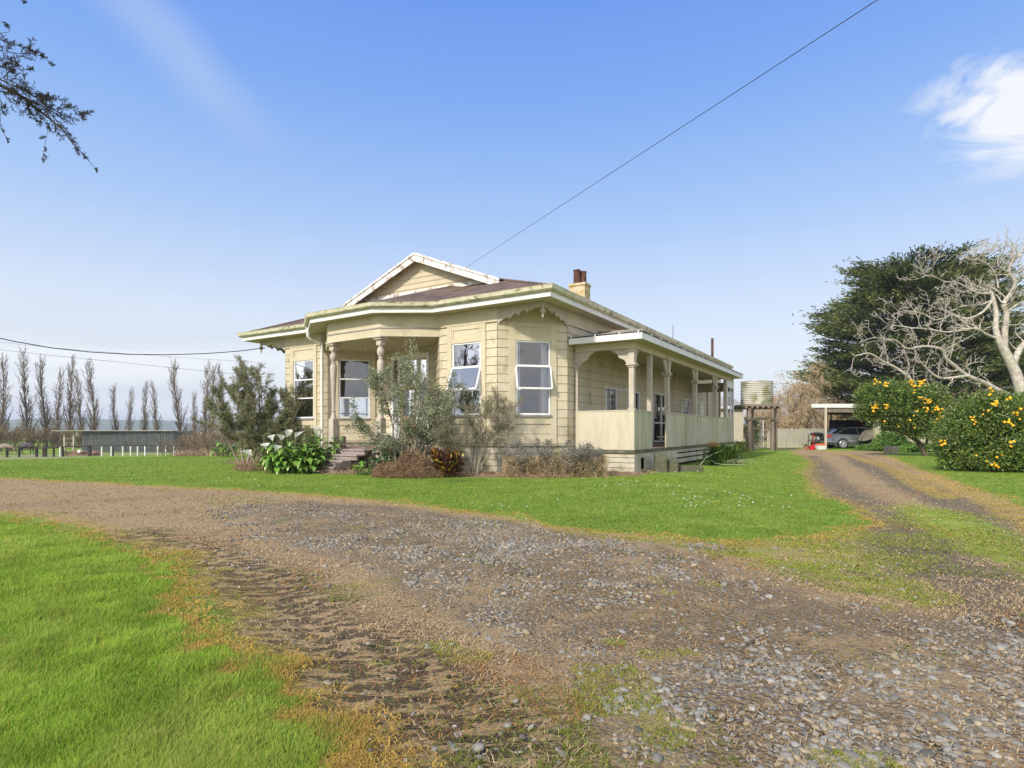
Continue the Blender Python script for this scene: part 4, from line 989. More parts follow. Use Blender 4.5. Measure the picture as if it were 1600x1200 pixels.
gm = (vnoise(X, Y, 1.6, 52) > .60) | ((sdist(P_MOSS, X, Y) > 0) & (vnoise(X, Y, 2.2, 53) > .45)); c = np.where(gm[:, None] & (G.random((n, 1)) < .7), np.array([[.16, .20, .03]])*(.7+.9*t), c)
rd = (vnoise(X, Y, 1.1, 54) > .68)[:, None] & (G.random((n, 1)) < .4); c = np.where(rd, np.array([[.40, .20, .07]]), c); oc = (edge_d > -.24)[:, None] & (G.random((n, 1)) < .75); c = np.where(oc, np.array([[.64, .42, .10]])*(.6+.6*t), c)
tag(blades('dead_grass', X, Y, G.uniform(.008, .026, n), np.maximum(.003, .0013*Y)*G.uniform(.8, 1.6, n), 3.2, c, M['straw']), kind='stuff')
# gravel
ico = bmesh.new(); bmesh.ops.create_icosphere(ico, subdivisions=1, radius=1.0); iv = np.array([v.co[:] for v in ico.verts]); ifc = np.array([[v.index for v in f.verts] for f in ico.faces]); ico.free()
bm2 = bmesh.new(); bmesh.ops.create_icosphere(bm2, subdivisions=2, radius=1.0); iv2 = np.array([v.co[:] for v in bm2.verts]); if2 = np.array([[v.index for v in f.verts] for f in bm2.faces]); bm2.free()
def stones(name, X, Y, r, iv, ifc, c):
    n = len(X); sc = r[:, None]*np.stack([G.uniform(.75, 1.35, n), G.uniform(.65, 1.05, n), G.uniform(.32, .62, n)], 1)
    d1 = nrm(G.normal(size=(n, 3))); d2 = nrm(G.normal(size=(n, 3)))
    B = iv[None]*np.ones((n, 1, 1)); p = 1+.22*np.tanh(3*np.einsum('nvk,nk->nv', B, d1))*.8-.20*np.maximum(np.einsum('nvk,nk->nv', B, d2)-.25, 0)
    B = B*p[..., None]*sc[:, None]; a = G.random(n)*6.283; ca, sa = np.cos(a)[:, None], np.sin(a)[:, None]; tl = G.normal(0, .25, n)[:, None]
    x = B[..., 0]*ca-B[..., 1]*sa; y = B[..., 0]*sa+B[..., 1]*ca; z = B[..., 2]+x*tl
    Z = gz(X, Y)+sc[:, 2]*G.uniform(-.45, .40, n)
    V = np.stack([x+X[:, None], y+Y[:, None], z+Z[:, None]], 2).reshape(-1, 3)
    F = (ifc[None]+(np.arange(n)*len(iv))[:, None, None]).reshape(-1, 3)
    return np_mesh(name, V, F, M['stone'], None, np.repeat(c, len(iv), 0), smooth=True)
def stone_col(n):
    t = np.clip(G.normal(.42, .22, n), 0, 1)[:, None]; c = np.array([[.09, .086, .08]])*(1-t)+np.array([[.35, .342, .32]])*t
    w = (G.random(n) < .35)[:, None]; return np.where(w, c*np.array([[1.22, 1.0, .72]]), c*np.array([[1.02, 1.0, .94]]))
def gravel_pick(n, y0, y1, pw, out):
    X, Y = scatter(n, y0, y1, pw, 1000, -700); ds = sdist(P_STONE, X, Y)+edge_noise(X, Y)*1.6
    cl = .55*vnoise(X, Y, 1.4, 61)+.45*vnoise(X, Y, 4.2, 62); p = np.where(ds > 0, np.clip((cl-.37)*2.9, .10, .85)*np.clip(1.35-.045*Y, .5, 1), out*np.clip(1+ds*.6, 0, 1)); p = np.where(lawn_d(X, Y) > -.15, 0, p)
    k = G.random(len(X)) < p; return X[k], Y[k]
X, Y = gravel_pick(62000, 1.9, 5.0, 1.5, .03); n = len(X)
r = np.clip(G.lognormal(math.log(.0092), .44, n), .004, .029); tag(stones('gravel', X, Y, r, iv2, if2, stone_col(n)), kind='stuff')
X, Y = gravel_pick(210000, 4.6, 17, 1.5, .035); n = len(X)
r = np.clip(G.lognormal(math.log(.0138), .40, n), .006, .036); tag(stones('gravel', X, Y, r, iv, ifc, stone_col(n)), kind='stuff')
X, Y = scatter(9000, 2, 12, 1.5, 900, -500); k = (lawn_d(X, Y) < -.3); X, Y = X[k][:900], Y[k][:900]; n = len(X)
# small clods along the ruts
dt = np.minimum(dseg(T3, X, Y), dseg(T4, X, Y)); r = G.uniform(.006, .018, n); cc = np.array([[.09, .065, .045]])*G.uniform(.7, 1.5, (n, 1))
tag(stones('soil_clods', X, Y, r, iv, ifc, cc), kind='stuff')
# daisies in the lawn
X, Y = scatter(5200, 9, 27, 1.2, 900, -700); k = (sdist(P_LAWN, X, Y) > .4) & (sdist(P_BED, X, Y) < -.3) & ((vnoise(X, Y, .55, 71) > .6) | (G.random(len(X)) < .05)) & ((X > 1.5) | (G.random(len(X)) < .22)); X, Y = X[k], Y[k]; n = len(X)
C = np.stack([X, Y, gz(X, Y)+.045], 1); D = nrm(np.stack([G.normal(size=n), G.normal(size=n), G.normal(size=n)*.3], 1))
o = leaves('daisies', C, D, .028, .028, np.full((n, 3), .85), M['leaf'], None, 0, 1.0); tag(o, kind='stuff')
# dry mulch litter along the foot of the house
n = 26000; a = G.random(n); P_ = P_BED; X = G.uniform(-13, 5, n); Y = G.uniform(13, 27, n); k = (sdist(P_BED, X, Y)+(vnoise(X, Y, 2, 81)-.5)*.7 > -.1); X, Y = X[k], Y[k]; n = len(X)
C = np.stack([X, Y, gz(X, Y)+.05+G.random(n)*.07], 1); D = nrm(np.stack([G.normal(size=n), G.normal(size=n), G.normal(size=n)*.28], 1)); t = G.random((n, 1))
tag(leaves('mulch_litter', C, D, G.uniform(.06, .2, n), .014, np.array([[.22, .145, .085]])*(1-t)+np.array([[.60, .44, .28]])*t, M['straw']), kind='stuff')

# ------------------------------------------------------------------ far land
def m_hill():
    m, t = newmat('hazy_pasture_hills'); b = NB(t); o = b.obj(); n = b.noise(o, .006, 6, .6); b.out(b.mix(n, (.09, .13, .06), (.16, .18, .09)), .95, None, .1); return m
xs2 = np.linspace(-2600, 2600, 160); rows = []
rg = np.random.default_rng(5)
prof = 30+14*np.sin(xs2/310+1)+9*np.sin(xs2/120)+5*np.sin(xs2/47+2)
for fy, fz in ((0, -.1), (.25, .55), (.6, .9), (1, 1.0), (1.6, .4)):
    rows.append(np.stack([xs2, 1500+500*fy+0*xs2, np.where(fz <= 0, -3, prof*fz-2)], 1))
V = np.concatenate(rows); nx = len(xs2); ii = (np.arange(len(rows)-1)[:, None]*nx+np.arange(nx-1)[None]).ravel()
tag(np_mesh('hills', V, np.stack([ii, ii+1, ii+1+nx, ii+nx], 1), m_hill(), smooth=True), kind='structure')

# ------------------------------------------------------------------ vegetation
def colmix(n, a, b, jitter=.25, bias=None):
    t = G.random((n, 1)) if bias is None else np.clip(bias+G.normal(0, .22, (n, 1)), 0, 1)
    return (np.array([a])*(1-t)+np.array([b])*t)*G.uniform(1-jitter, 1+jitter, (n, 1))

# --- row of bare poplars
def poplar_mesh(seed, Hh, spread=1.0):
    rng = random.Random(seed); S = []
    cfg = [dict(n=18, wob=.022, up=.02, kids=3.2, ang=22, kl=.27, kr=.42, s0=.08, tip=.12),
           dict(n=6, wob=.07, up=.13, kids=1.5, ang=24, kl=.42, kr=.6, s0=.15, tip=.3), dict(n=4, wob=.10, up=.08, kids=.5, ang=30, kl=.5, kr=.7, s0=.3, tip=.4), dict(n=2, wob=.1, up=.05, kids=0, ang=30, kl=.5, kr=.7, s0=1)]
    grow(S, (0, 0, -.3), (rng.gauss(0, .03), 0, 1), Hh, .28, 0, rng, cfg)
    S = [(a, b, max(r0, .022), max(r1, .018)) for a, b, r0, r1 in S]
    V, F = segs_arrays(S, 3); V[:, :2] *= spread; me = np_mesh('trunk', V, F, M['bark_poplar']); d = me.data; bpy.data.objects.remove(me); return d
PM = [poplar_mesh(100+i, 13.0, .78) for i in range(5)]
POP = [(2, 566, 2), (41, 562, 0), (73, 572, 1), (90, 588, 3), (108, 570, 4), (126, 590, 0), (145, 574, 2), (181, 611, 1), (202, 615, 3), (225, 606, 4), (244, 607, 0), (284, 576, 1), (305, 620, 2), (321, 579, 3), (331, 583, 4), (349, 584, 0)]
ORD = ['first', 'second', 'third', 'fourth', 'fifth', 'sixth', 'seventh', 'eighth', 'ninth', 'tenth', 'eleventh', 'twelfth', 'thirteenth', 'fourteenth', 'fifteenth', 'sixteenth']
YP = 104.0
for i, (u, v, k) in enumerate(POP):
    Yp = YP+3*((i*7) % 3-1); zt_ = zat(v, Yp); e = empty('poplar_tree', (atx(u, Yp), Yp, -1.75), i*1.3, 'leafless poplar on the left skyline, %s in the row from the photo left edge' % ORD[i], 'tree', 'bare poplars along the far paddock')
    o = link('trunk', PM[k], e); s = (zt_+1.75)/12.9; o.scale = (s*1.05, s*1.05, s)

# --- scrub and hedges far left
def thicket(name, cx, cy, z0, rx, ry, h, n, mat, seed, label, cat='shrub', group=None, lean=.5, kids=1.6, leafc=None, nl=0, r0=.035, drop=-.0, sm_=.03, llen=.12):
    rng = random.Random(seed); S = []; tips = []
    cfg = [dict(n=6, wob=.10, up=.03+drop, kids=kids, ang=32, kl=.5, kr=.55, s0=.25, tip=.2), dict(n=4, wob=.16, up=.03+drop, kids=1.1, ang=36, kl=.55, kr=.6, s0=.2, tip=.3), dict(n=3, wob=.2, up=drop, kids=0, ang=30, kl=.5, kr=.6, s0=1, tip=.4)]
    for _ in range(n):
        a = rng.uniform(0, 6.283); q = math.sqrt(rng.random()); p = (math.cos(a)*q*rx, math.sin(a)*q*ry, -.05)
        d = (math.cos(a)*q*lean+rng.gauss(0, .15), math.sin(a)*q*lean+rng.gauss(0, .15), 1); grow(S, p, d, h*rng.uniform(.65, 1.0)*(1-.35*q), r0, 0, rng, cfg, tips)
    S = [(a, b, max(c, sm_*.5), max(d, sm_*.35)) for a, b, c, d in S]
    e = empty(name, (cx, cy, z0), 0, label, cat, group); segs_mesh('branches', S, mat, e, 3)
    if nl:
        T = np.array([s[1] for s in S[len(S)//8:]]); idx = G.integers(0, len(T), nl); C = T[idx]+G.normal(0, .05, (nl, 3)); C[:, 2] = np.maximum(C[:, 2], .03)
        D = G.normal(size=(nl, 3))+np.array([0, 0, .6]); leaves('foliage', C, D, G.uniform(llen*.6, llen*1.2, nl), llen*.38, colmix(nl, *leafc), M['leaf'], e, .1)
    return e
brn = simple('brown_scrub_twigs', (.22, .16, .105), (.15, .115, .075), .8, .9, .1)
brn2 = simple('ochre_scrub_twigs', (.26, .19, .11), (.19, .14, .08), .8, .9, .1)
for i, (u, v, w, mt) in enumerate(((-20, 652, 5.5, brn), (18, 656, 4.5, brn2), (52, 660, 4.5, brn), (82, 665, 4, brn2), (108, 668, 3.5, brn))):
    Yb = 92.0+i; thicket('bare_scrub', atx(u, Yb), Yb, -1.75, w, 2.5, zat(v, Yb)+1.9, 36, mt, 300+i, 'brown leafless scrub clump behind the horses, %s from the left' % ORD[i], 'shrub', 'brown scrub behind the paddock', .35, sm_=.05, r0=.05)
for i, (u, v, w) in enumerate(((296, 676, 3.0), (322, 668, 2.5), (355, 640, 3.4), (338, 660, 2.6))):
    Yb = 66.0-i*3; thicket('bare_scrub', atx(u, Yb), Yb, float(terr(atx(u, Yb), Yb)), w, 2, zat(v, Yb)-float(terr(atx(u, Yb), Yb)), 30, brn if i != 2 else simple('rosy_brown_twigs', (.30, .20, .16), (.22, .15, .12), .8, .9, .1), 320+i, ['low brown scrub at the end of the white post fence', 'brown scrub under the thin poplars', 'tallest rosy brown leafless bush beside the green shrub', 'brown bush just left of the rosy one'][i], 'shrub', 'scrub between the fence and the house', .35, sm_=.04)
# rough dead grass bank
X = G.uniform(-36, -17, 9000); Y = G.uniform(36, 52, 9000); u_ = X/Y*FPX+CX; k = (u_ > 272) & (u_ < 372) & (vnoise(X, Y, .7, 4) > .25); X, Y = X[k], Y[k]; n = len(X)
tag(blades('rough_dead_grass', X, Y, G.uniform(.25, .8, n), np.full(n, .05), .9, colmix(n, (.26, .17, .11), (.46, .34, .23)), M['straw']), kind='stuff')

# --- shrub by the left bay
def lumpleaves(blobs, n, shell=.55):
    w = np.array([b[3]*b[4]*b[5] for b in blobs])**.7; w = w/w.sum(); idx = G.choice(len(blobs), n, p=w); B = np.array(blobs)[idx]
    d = nrm(G.normal(size=(n, 3))); r = (shell+(1-shell)*G.random(n)**.6)[:, None]*(1+.10*G.normal(size=(n, 1))); return B[:, :3]+d*B[:, 3:6]*r, d, r[:, 0]
def feathery(e, seed, stems, matS, colA, colB, nleaf, ll, lw, thr=.015, mat='needle'):
    rng = random.Random(seed); S = []; tips = []
    cfg = [dict(n=7, wob=.09, up=.05, kids=2.0, ang=30, kl=.42, kr=.5, s0=.3, tip=.25), dict(n=5, wob=.12, up=.06, kids=1.6, ang=34, kl=.5, kr=.6, s0=.15, tip=.3), dict(n=4, wob=.12, up=.06, kids=0, ang=30, kl=.5, kr=.6, s0=1, tip=.4)]
    for (p, d, L, r) in stems: grow(S, p, d, L, r, 0, rng, cfg, tips)
    S = [(a, b, max(c, thr*.4), max(d, thr*.3)) for a, b, c, d in S]; segs_mesh('stems', S, matS, e, 4)
    fin = [s for s in S if s[2] < .012]; A = np.array([s[0] for s in fin]); B = np.array([s[1] for s in fin]); idx = G.integers(0, len(fin), nleaf); t = G.random((nleaf, 1))
    C = A[idx]*(1-t)+B[idx]*t; D = nrm(B[idx]-A[idx])+G.normal(0, .7, (nleaf, 3)); C = C+nrm(D)*ll*.4+G.normal(0, .035, (nleaf, 3)); C[:, 2] = np.maximum(C[:, 2], .02)
    leaves('foliage', C, D, G.uniform(ll*.6, ll*1.3, nleaf), lw, colmix(nleaf, colA, colB), M[mat], e); return S
e = empty('tea_tree_shrub', (-9.75, 21.2, 0), 0, 'tall feathery grey-green shrub beside the left bay of the house', 'shrub')
feathery(e, 41, [((.1*i-.3, .1*(i % 3), 0), (d, .1*(i % 3-1), 1), L, .05) for i, (d, L) in enumerate(((-.55, 2.6), (-.25, 2.9), (.0, 3.3), (.16, 3.1), (.33, 3.1), (.5, 2.7), (-.8, 2.2), (-.15, 2.6), (.1, 2.4), (-1.1, 1.6), (.7, 1.7), (-.45, 2.0), (-1.3, 1.3), (-.95, 1.5), (.35, 1.5), (-.6, 1.4), (.0, 1.5), (-.3, 1.7), (.55, 1.2), (-1.0, 1.9), (-.7, 2.5), (-1.5, 1.0), (-1.1, 1.2), (-.8, 1.1), (.5, 1.0), (.2, 1.1), (-.2, 1.2), (-.5, 1.1)))], M['twig_grey'], (.14, .16, .08), (.32, .32, .18), 100000, .11, .020)
# --- feijoa-like shrub in front of the porch
e = empty('grey_green_shrub', (-2.95, 16.05, 0), 0, 'tall open shrub with small grey-green leaves in front of the porch', 'shrub')
def leafy(e, seed, stems, matS, colA, colB, nleaf, ll, lw, cfgk=1.5, spread=.05, mat='leaf', thr=.02, fold=.15):
    rng = random.Random(seed); S = []; tips = []
    cfg = [dict(n=8, wob=.10, up=.04, kids=cfgk, ang=38, kl=.42, kr=.5, s0=.22, tip=.25), dict(n=5, wob=.15, up=.04, kids=1.6, ang=42, kl=.5, kr=.6, s0=.15, tip=.3), dict(n=3, wob=.2, up=.02, kids=0, ang=30, kl=.5, kr=.6, s0=1, tip=.4)]
    for (p, d, L, r) in stems: grow(S, p, d, L, r, 0, rng, cfg, tips)
    S = [(a, b, max(c, thr*.3), max(d, thr*.25)) for a, b, c, d in S]; segs_mesh('stems', S, matS, e, 4)
    fin = [s for s in S if s[2] < .02] or S; A = np.array([s[0] for s in fin]); B = np.array([s[1] for s in fin]); idx = G.integers(0, len(fin), nleaf); t = G.random((nleaf, 1))
    C = A[idx]*(1-t)+B[idx]*t+G.normal(0, spread, (nleaf, 3)); D = nrm(B[idx]-A[idx])*.6+G.normal(0, .7, (nleaf, 3)); C[:, 2] = np.maximum(C[:, 2], .02)
    leaves('foliage', C, D, G.uniform(ll*.6, ll*1.25, nleaf), lw, colmix(nleaf, colA, colB), M[mat], e, fold); return S
leafy(e, 43, [((-.2, .0, 0), (-.42, -.05, 1), 2.7, .035), ((.0, .1, 0), (-.15, .1, 1), 3.1, .04), ((.1, -.1, 0), (.1, -.05, 1), 3.0, .04), ((.2, .1, 0), (.32, .1, 1), 2.7, .035), ((.0, -.1, 0), (-.02, -.2, 1), 2.5, .03), ((.3, -.1, 0), (.5, -.1, 1), 2.0, .03), ((-.1, .1, 0), (-.62, .1, 1), 2.1, .03), ((.1, 0, 0), (.2, .2, 1), 2.2, .03)],
      M['twig_grey'], (.11, .15, .07), (.36, .40, .25), 19000, .060, .031, 1.5)
# --- wispy shrub right of it
e = empty('wispy_shrub', (-1.05, 15.65, 0), 0, 'wispy grey twiggy shrub leaning against the bay under its left window', 'shrub')
feathery(e, 47, [((0, 0, 0), (-.1, 0, 1), 1.7, .018), ((.05, 0, 0), (.22, 0, 1), 2.15, .018), ((-.05, 0, 0), (-.45, 0, 1), 1.4, .016), ((.1, .05, 0), (.36, .05, 1), 2.1, .017), ((0, .05, 0), (.10, .1, 1), 1.8, .017), ((-.1, 0, 0), (-.85, 0, .8), 1.3, .016), ((.1, 0, 0), (.05, -.1, 1), 1.9, .02)],
         M['twig_grey'], (.12, .13, .07), (.30, .28, .18), 13000, .085, .010)
# --- low lavender-grey shrub under the chamfer window
e = empty('lavender_grey_shrub', (.95, 15.55, 0), 0, 'low sprawling grey-blue shrub with straw stems below the chamfer window', 'shrub')
rngs = random.Random(5); stems = []
for i in range(34):
    x = rngs.uniform(-1.0, 1.45); y = rngs.uniform(-.25, .3); stems.append(((x, y, 0), (rngs.gauss(0, .3)+x*.12, rngs.gauss(-.1, .25), 1), rngs.uniform(.55, .98)*(1-.15*abs(x)), .010))
leafy(e, 53, stems, M['twig_grey'], (.13, .135, .11), (.31, .31, .25), 17000, .05, .020, 1.3, .04)
n = 4200; C = np.stack([G.uniform(-1.2, 1.6, n), G.uniform(-.5, .3, n), G.uniform(.0, .62, n)**1.3], 1); D = np.stack([G.normal(0, .6, n), G.normal(0, .4, n), np.abs(G.normal(.7, .4, n))], 1)
leaves('dry_stems', C, D, G.uniform(.12, .38, n), .010, colmix(n, (.30, .22, .13), (.50, .38, .22)), M['straw'], e)
# dry rust-coloured heap left of it
def heap(name, x, y, rx, ry, h, n, ca, cb, label, L=.22, w=.012, green=0.0, cat='shrub'):
    e = empty(name, (x, y, 0), 0, label, cat); r = np.sqrt(G.random(n)); a = G.random(n)*6.283; X_ = rx*r*np.cos(a); Y_ = ry*r*np.sin(a); Z_ = h*(1-r**1.6)*G.random(n)**.7*(.45+.9*vnoise(X_, Y_, 3.1, int(n)))
    X_ = X_*(1+.35*vnoise(Y_, X_, 2.0, 5)); D = np.stack([X_*.5+G.normal(0, .8, n), Y_*.5+G.normal(0, .6, n), G.normal(.3, .6, n)], 1); c = colmix(n, ca, cb)
    leaves('stalks', np.stack([X_, Y_, Z_+.03], 1), D, G.uniform(L*.5, L*1.3, n), w, c, M['straw'], e); return e
heap('dry_fern_heap', -2.75, 15.35, .85, .42, .60, 6500, (.13, .085, .055), (.42, .28, .17), 'brown dried fern heap at the foot of the porch shrub')
heap('dry_weed_heap', -7.7, 17.9, .8, .5, .5, 2600, (.20, .13, .08), (.42, .31, .21), 'pale brown dead weed heap left of the white lilies')
heap('dry_weed_heap', 2.15, 15.75, .5, .3, .32, 1500, (.25, .16, .09), (.50, .36, .2), 'orange-brown dead weeds at the right end of the lavender-grey shrub')
# --- arum lilies
def lily_leaf(mb, p, ang, L, Wd, tilt, st):
    """arrow-shaped leaf on a curved stalk, blade arching outward"""
    d = Vector((math.cos(ang), math.sin(ang), 0)); s = Vector((-d.y, d.x, 0)); p = Vector(p); top = p+d*st*.35+Vector((0, 0, st))
    mb.tube([p, p+d*st*.08+Vector((0, 0, st*.6)), top], [.012, .009, .006], 5, 0, False)
    rows = []
    for t, w in ((-.22, .55), (0, .92), (.25, 1.0), (.5, .78), (.78, .38), (1.0, .02)):
        an = tilt-1.5*max(t, 0); q = top+d*L*(math.sin(max(t, 0)*1.35)/1.35 if t > 0 else t)+Vector((0, 0, L*(math.sin(tilt)*max(t, 0)-.75*max(t, 0)**2)))
        rows.append((q-s*w*Wd/2+Vector((0, 0, .10*Wd)), q, q+s*w*Wd/2+Vector((0, 0, .10*Wd))))
    for a, b in zip(rows[:-1], rows[1:]):
        mb.poly([a[0], a[1], b[1], b[0]], 1); mb.poly([a[1], a[2], b[2], b[1]], 1)
M['lily1'] = simple('fresh_green_lily_leaf', (.17, .32, .04), (.11, .24, .035), 2.2, .35, .1, spec=.5, stain=(.38, .44, .07), stain_amt=.7, stain_scale=2.5)
M['lily2'] = simple('deep_green_leaf', (.05, .12, .03), (.025, .07, .02), 2.2, .35, .1, spec=.5, stain=(.17, .26, .06), stain_amt=.5, stain_scale=2.5)
M['stalk'] = simple('green_stalk', (.14, .24, .05), (.10, .18, .04), 2, .5, .05)
def lilies(x, y, n, rx, ry, hmax, seed, label, mat, blooms=(), Lf=.34):
    rng = random.Random(seed); e = empty('arum_lily_clump', (x, y, 0), 0, label, 'plant'); m = MB()
    for i in range(n):
        a = rng.uniform(0, 6.283); q = math.sqrt(rng.random()); px, py = rx*q*math.cos(a), ry*q*math.sin(a); h = hmax*(1-.65*q*q)*rng.uniform(.35, 1)
        lily_leaf(m, (px*.7, py*.7, 0), a+rng.gauss(0, .8), Lf*rng.uniform(.7, 1.25), Lf*.62*rng.uniform(.7, 1.2), rng.uniform(.1, .9), h)
    m.build('leaf_mass', [M['stalk'], mat], e, smooth=True)
    for bx, by, bz in blooms:
        f = MB(); f.tube([(bx*.8, by*.8, 0), (bx, by, bz-.12)], .011, 5); k = f.build('flower_stalk', M['stalk'], e, smooth=True)
        f = MB(); b0 = len(f.v); rr = [(.015, -.13), (.045, -.08), (.070, -.03), (.092, .01), (.112, .025)]; nn = 14; ta = rng.uniform(0, 6.28); tx, ty = rng.gauss(0, .45), rng.gauss(-.35, .25); sc_ = rng.uniform(.8, 1.15)
        for r, z in rr:
            for j in range(nn):
                an = 2*math.pi*j/nn; ex_ = 1+.55*max(0, math.cos(an-ta))**4*(z > -.03); f.v.append((bx+sc_*r*ex_*math.cos(an)+tx*(z+.12), by+sc_*r*ex_*math.sin(an)+ty*(z+.12), bz+z+.03*max(0, math.cos(an-ta))*(z > -.03)-.03*(math.cos(an-ta) < -.5)*(z > 0)))
        for i in range(len(rr)-1):
            for j in range(nn): f.f.append((b0+i*nn+j, b0+i*nn+(j+1) % nn, b0+(i+1)*nn+(j+1) % nn, b0+(i+1)*nn+j)); f.m.append(0)
        f.build('flower', M['flower'], e, smooth=True)
        f = MB(); f.tube([(bx, by, bz-.08), (bx, by, bz+.02)], [.010, .008], 6); f.build('spadix', M['spadix'], e, smooth=True)
    return e
def lf(u, v, Y, cx_, cy_): return (atx(u, Y)-cx_, Y-cy_, zat(v, Y))
cx1, cy1 = -6.45, 16.9
lilies(cx1, cy1, 280, 1.05, .75, .90, 61, 'large clump of white-flowered lilies with bright leaves left of the steps', M['lily1'], [lf(*p, cx1, cy1) for p in ((426, 682, 17.0), (449, 676, 17.1), (462, 677, 17.0), (440, 681, 16.8), (416, 695, 16.6), (431, 698, 16.4), (453, 674, 17.2), (393, 705, 16.9))])
cx2, cy2 = -5.95, 18.1
lilies(cx2, cy2, 85, .50, .4, 1.12, 62, 'upright lily clump against the base of the left porch post', M['lily1'], [lf(*p, cx2, cy2) for p in ((497, 676, 17.9), (492, 668, 18.0), (501, 671, 18.1))])
cx3, cy3 = -3.35, 16.75
lilies(cx3, cy3, 95, .75, .5, 1.15, 63, 'dark green broad-leaved clump right of the steps under the shrub', M['lily2'], [lf(605, 679, 16.6, cx3, cy3)])
lilies(-4.15, 16.15, 16, .3, .25, .42, 64, 'small young lily plant at the right end of the steps', M['lily1'], (), .24)
lilies(-13.7, 27.5, 34, .6, .4, .75, 65, 'yellow-green clump on the lawn edge far left of the house', M['lily1'], (), .34)
# --- croton
e = empty('croton_plant', (-1.72, 15.35, 0), 0, 'small bush with dark red and bright orange leaves', 'plant')
n = 1100; C, D, r = lumpleaves([(0, 0, .42, .36, .3, .34), (-.3, 0, .5, .18, .2, .28), (.25, 0, .4, .2, .2, .3), (0, 0, .2, .4, .3, .2)], n, .3); t = G.random(n)
cc = np.where((t < .06)[:, None], [[.60, .26, .03]], np.where((t < .10)[:, None], [[.32, .04, .06]], np.where((t < .17)[:, None], [[.55, .45, .05]], [[.09, .045, .02]])))*G.uniform(.7, 1.3, (n, 1))
D2 = D+np.array([0, 0, .6]); leaves('foliage', C, D2, G.uniform(.09, .17, n), .055, cc, M['leafgloss'], e, .15)
S = []; rg_ = random.Random(3)
for _ in range(14): grow(S, (rg_.uniform(-.2, .2), rg_.uniform(-.1, .1), 0), (rg_.gauss(0, .3), 0, 1), .55, .012, 0, rg_, [dict(n=4, wob=.1, up=0, kids=0, ang=30, kl=.5, kr=.5, s0=1)])
segs_mesh('stems', S, M['bark_brown'], e)
# --- flax-like clump at the verandah end
def strap_clump(name, x, y, n, h, R_, ca, cb, label, seed, w=.045, cat='plant'):
    rng = random.Random(seed); e = empty(name, (x, y, 0), 0, label, cat); Vv, Ff, Cc = [], [], []
    for i in range(n):
        a = rng.uniform(0, 6.283); d = Vector((math.cos(a), math.sin(a), 0)); s = Vector((-d.y, d.x, 0)); p = Vector((rng.gauss(0, R_*.35), rng.gauss(0, R_*.25), 0)); H_ = h*rng.uniform(.55, 1.05); out = R_*rng.uniform(.3, 1.1)
        t = rng.random(); c = [(ca[k]*(1-t)+cb[k]*t)*rng.uniform(.8, 1.2) for k in range(3)]; b = len(Vv)
        for j, q in enumerate((0, .35, .65, .85, 1)):
            pt = p+d*out*q**1.7+Vector((0, 0, H_*(1.55*q-.62*q**2.4)*.93)); ww = w*(1-.15*q if q < .7 else (1-q)*2.2+.05)/2; Vv += [tuple(pt-s*ww), tuple(pt+s*ww)]; Cc += [c, c]
        for j in range(4): Ff.append((b+2*j, b+2*j+1, b+2*j+3, b+2*j+2))
    np_mesh('strap_leaves', np.array(Vv), np.array(Ff), M['leafgloss'], e, np.array(Cc)); return e
e = strap_clump('strap_leaf_clump', atx(1130, 20.6), 20.6, 420, .86, .62, (.035, .085, .02), (.17, .26, .04), 'rounded clump of dark strap leaves at the far end of the verandah', 71)
n = 160; C = np.stack([G.normal(-.42, .10, n), G.normal(-.1, .1, n), G.normal(.74, .05, n)], 1); leaves('orange_blooms', C, G.normal(size=(n, 3)), .07, .03, colmix(n, (.42, .18, .05), (.55, .28, .08)), M['leaf'], e)
m = MB(); m.tube([(-1.1, -.8, .03), (-.85, -.6, .26), (-.5, -.45, .42), (-.15, -.4, .55)], [.02, .018, .013, .006], 6); m.tube([(-.6, -.5, .2), (-.5, -.6, .1), (-.3, -.7, .06), (.5, -.75, .06)], .012, 6)
for k in range(6): m.tube([(.02+.11*k+.17*math.cos(t)*(1+.15*k), -.55-.03*k+.05*math.sin(2*t), .10+(.10+.02*(k % 3))*math.sin(t)) for t in np.linspace(-.5, 3.6, 12)], .006, 5)
o = m.build('coiled_vine', simple('pale_dead_stalks', (.42, .43, .30), (.3, .3, .2), 4, .8, .1), None, smooth=True); o.location = (atx(1130, 20.6), 20.6, 0); tag(o, 'pale dead coiled stalks lying in front of the strap-leaf clump', 'dead stalks')
# --- climber in the porch corner
e = empty('porch_climber', (hw(-4.9, -.3).x, hw(-4.9, -.3).y, .3), 0, 'straggly yellow-green climber hanging in the porch opening above the shrub', 'climber')
rngc = random.Random(9); S = []
for i in range(26): grow(S, (rngc.uniform(-.6, 1.3), rngc.uniform(-.15, .3), rngc.uniform(1.5, 2.6)), (rngc.gauss(0, .35), 0, 1), rngc.uniform(.6, 1.35), .008, 0, rngc, [dict(n=7, wob=.2, up=.03, kids=.9, ang=45, kl=.4, kr=.7, s0=.2, tip=.4), dict(n=4, wob=.3, up=-.05, kids=0, ang=30, kl=.5, kr=.6, s0=1)])
for x in (.35, .55): grow(S, (x, -.2, 3.2), (-.12, -.2, 1), 1.2, .01, 0, rngc, [dict(n=6, wob=.12, up=0, kids=.4, ang=30, kl=.3, kr=.6, s0=.3), dict(n=3, wob=.2, up=0, kids=0, ang=30, kl=.5, kr=.6, s0=1)])
for x in (-.3, .2, .8): S.append(((x, .1, -.2), (x*.9, .1, 2.0), .012, .010))
segs_mesh('stems', S, M['twig_grey'], e, 3); T = np.array([s[1] for s in S]); n = 2100; idx = G.integers(0, len(T), n)
leaves('foliage', T[idx]+G.normal(0, .07, (n, 3)), G.normal(size=(n, 3)), G.uniform(.03, .07, n), .022, colmix(n, (.16, .14, .03), (.40, .36, .12)), M['leaf'], e)

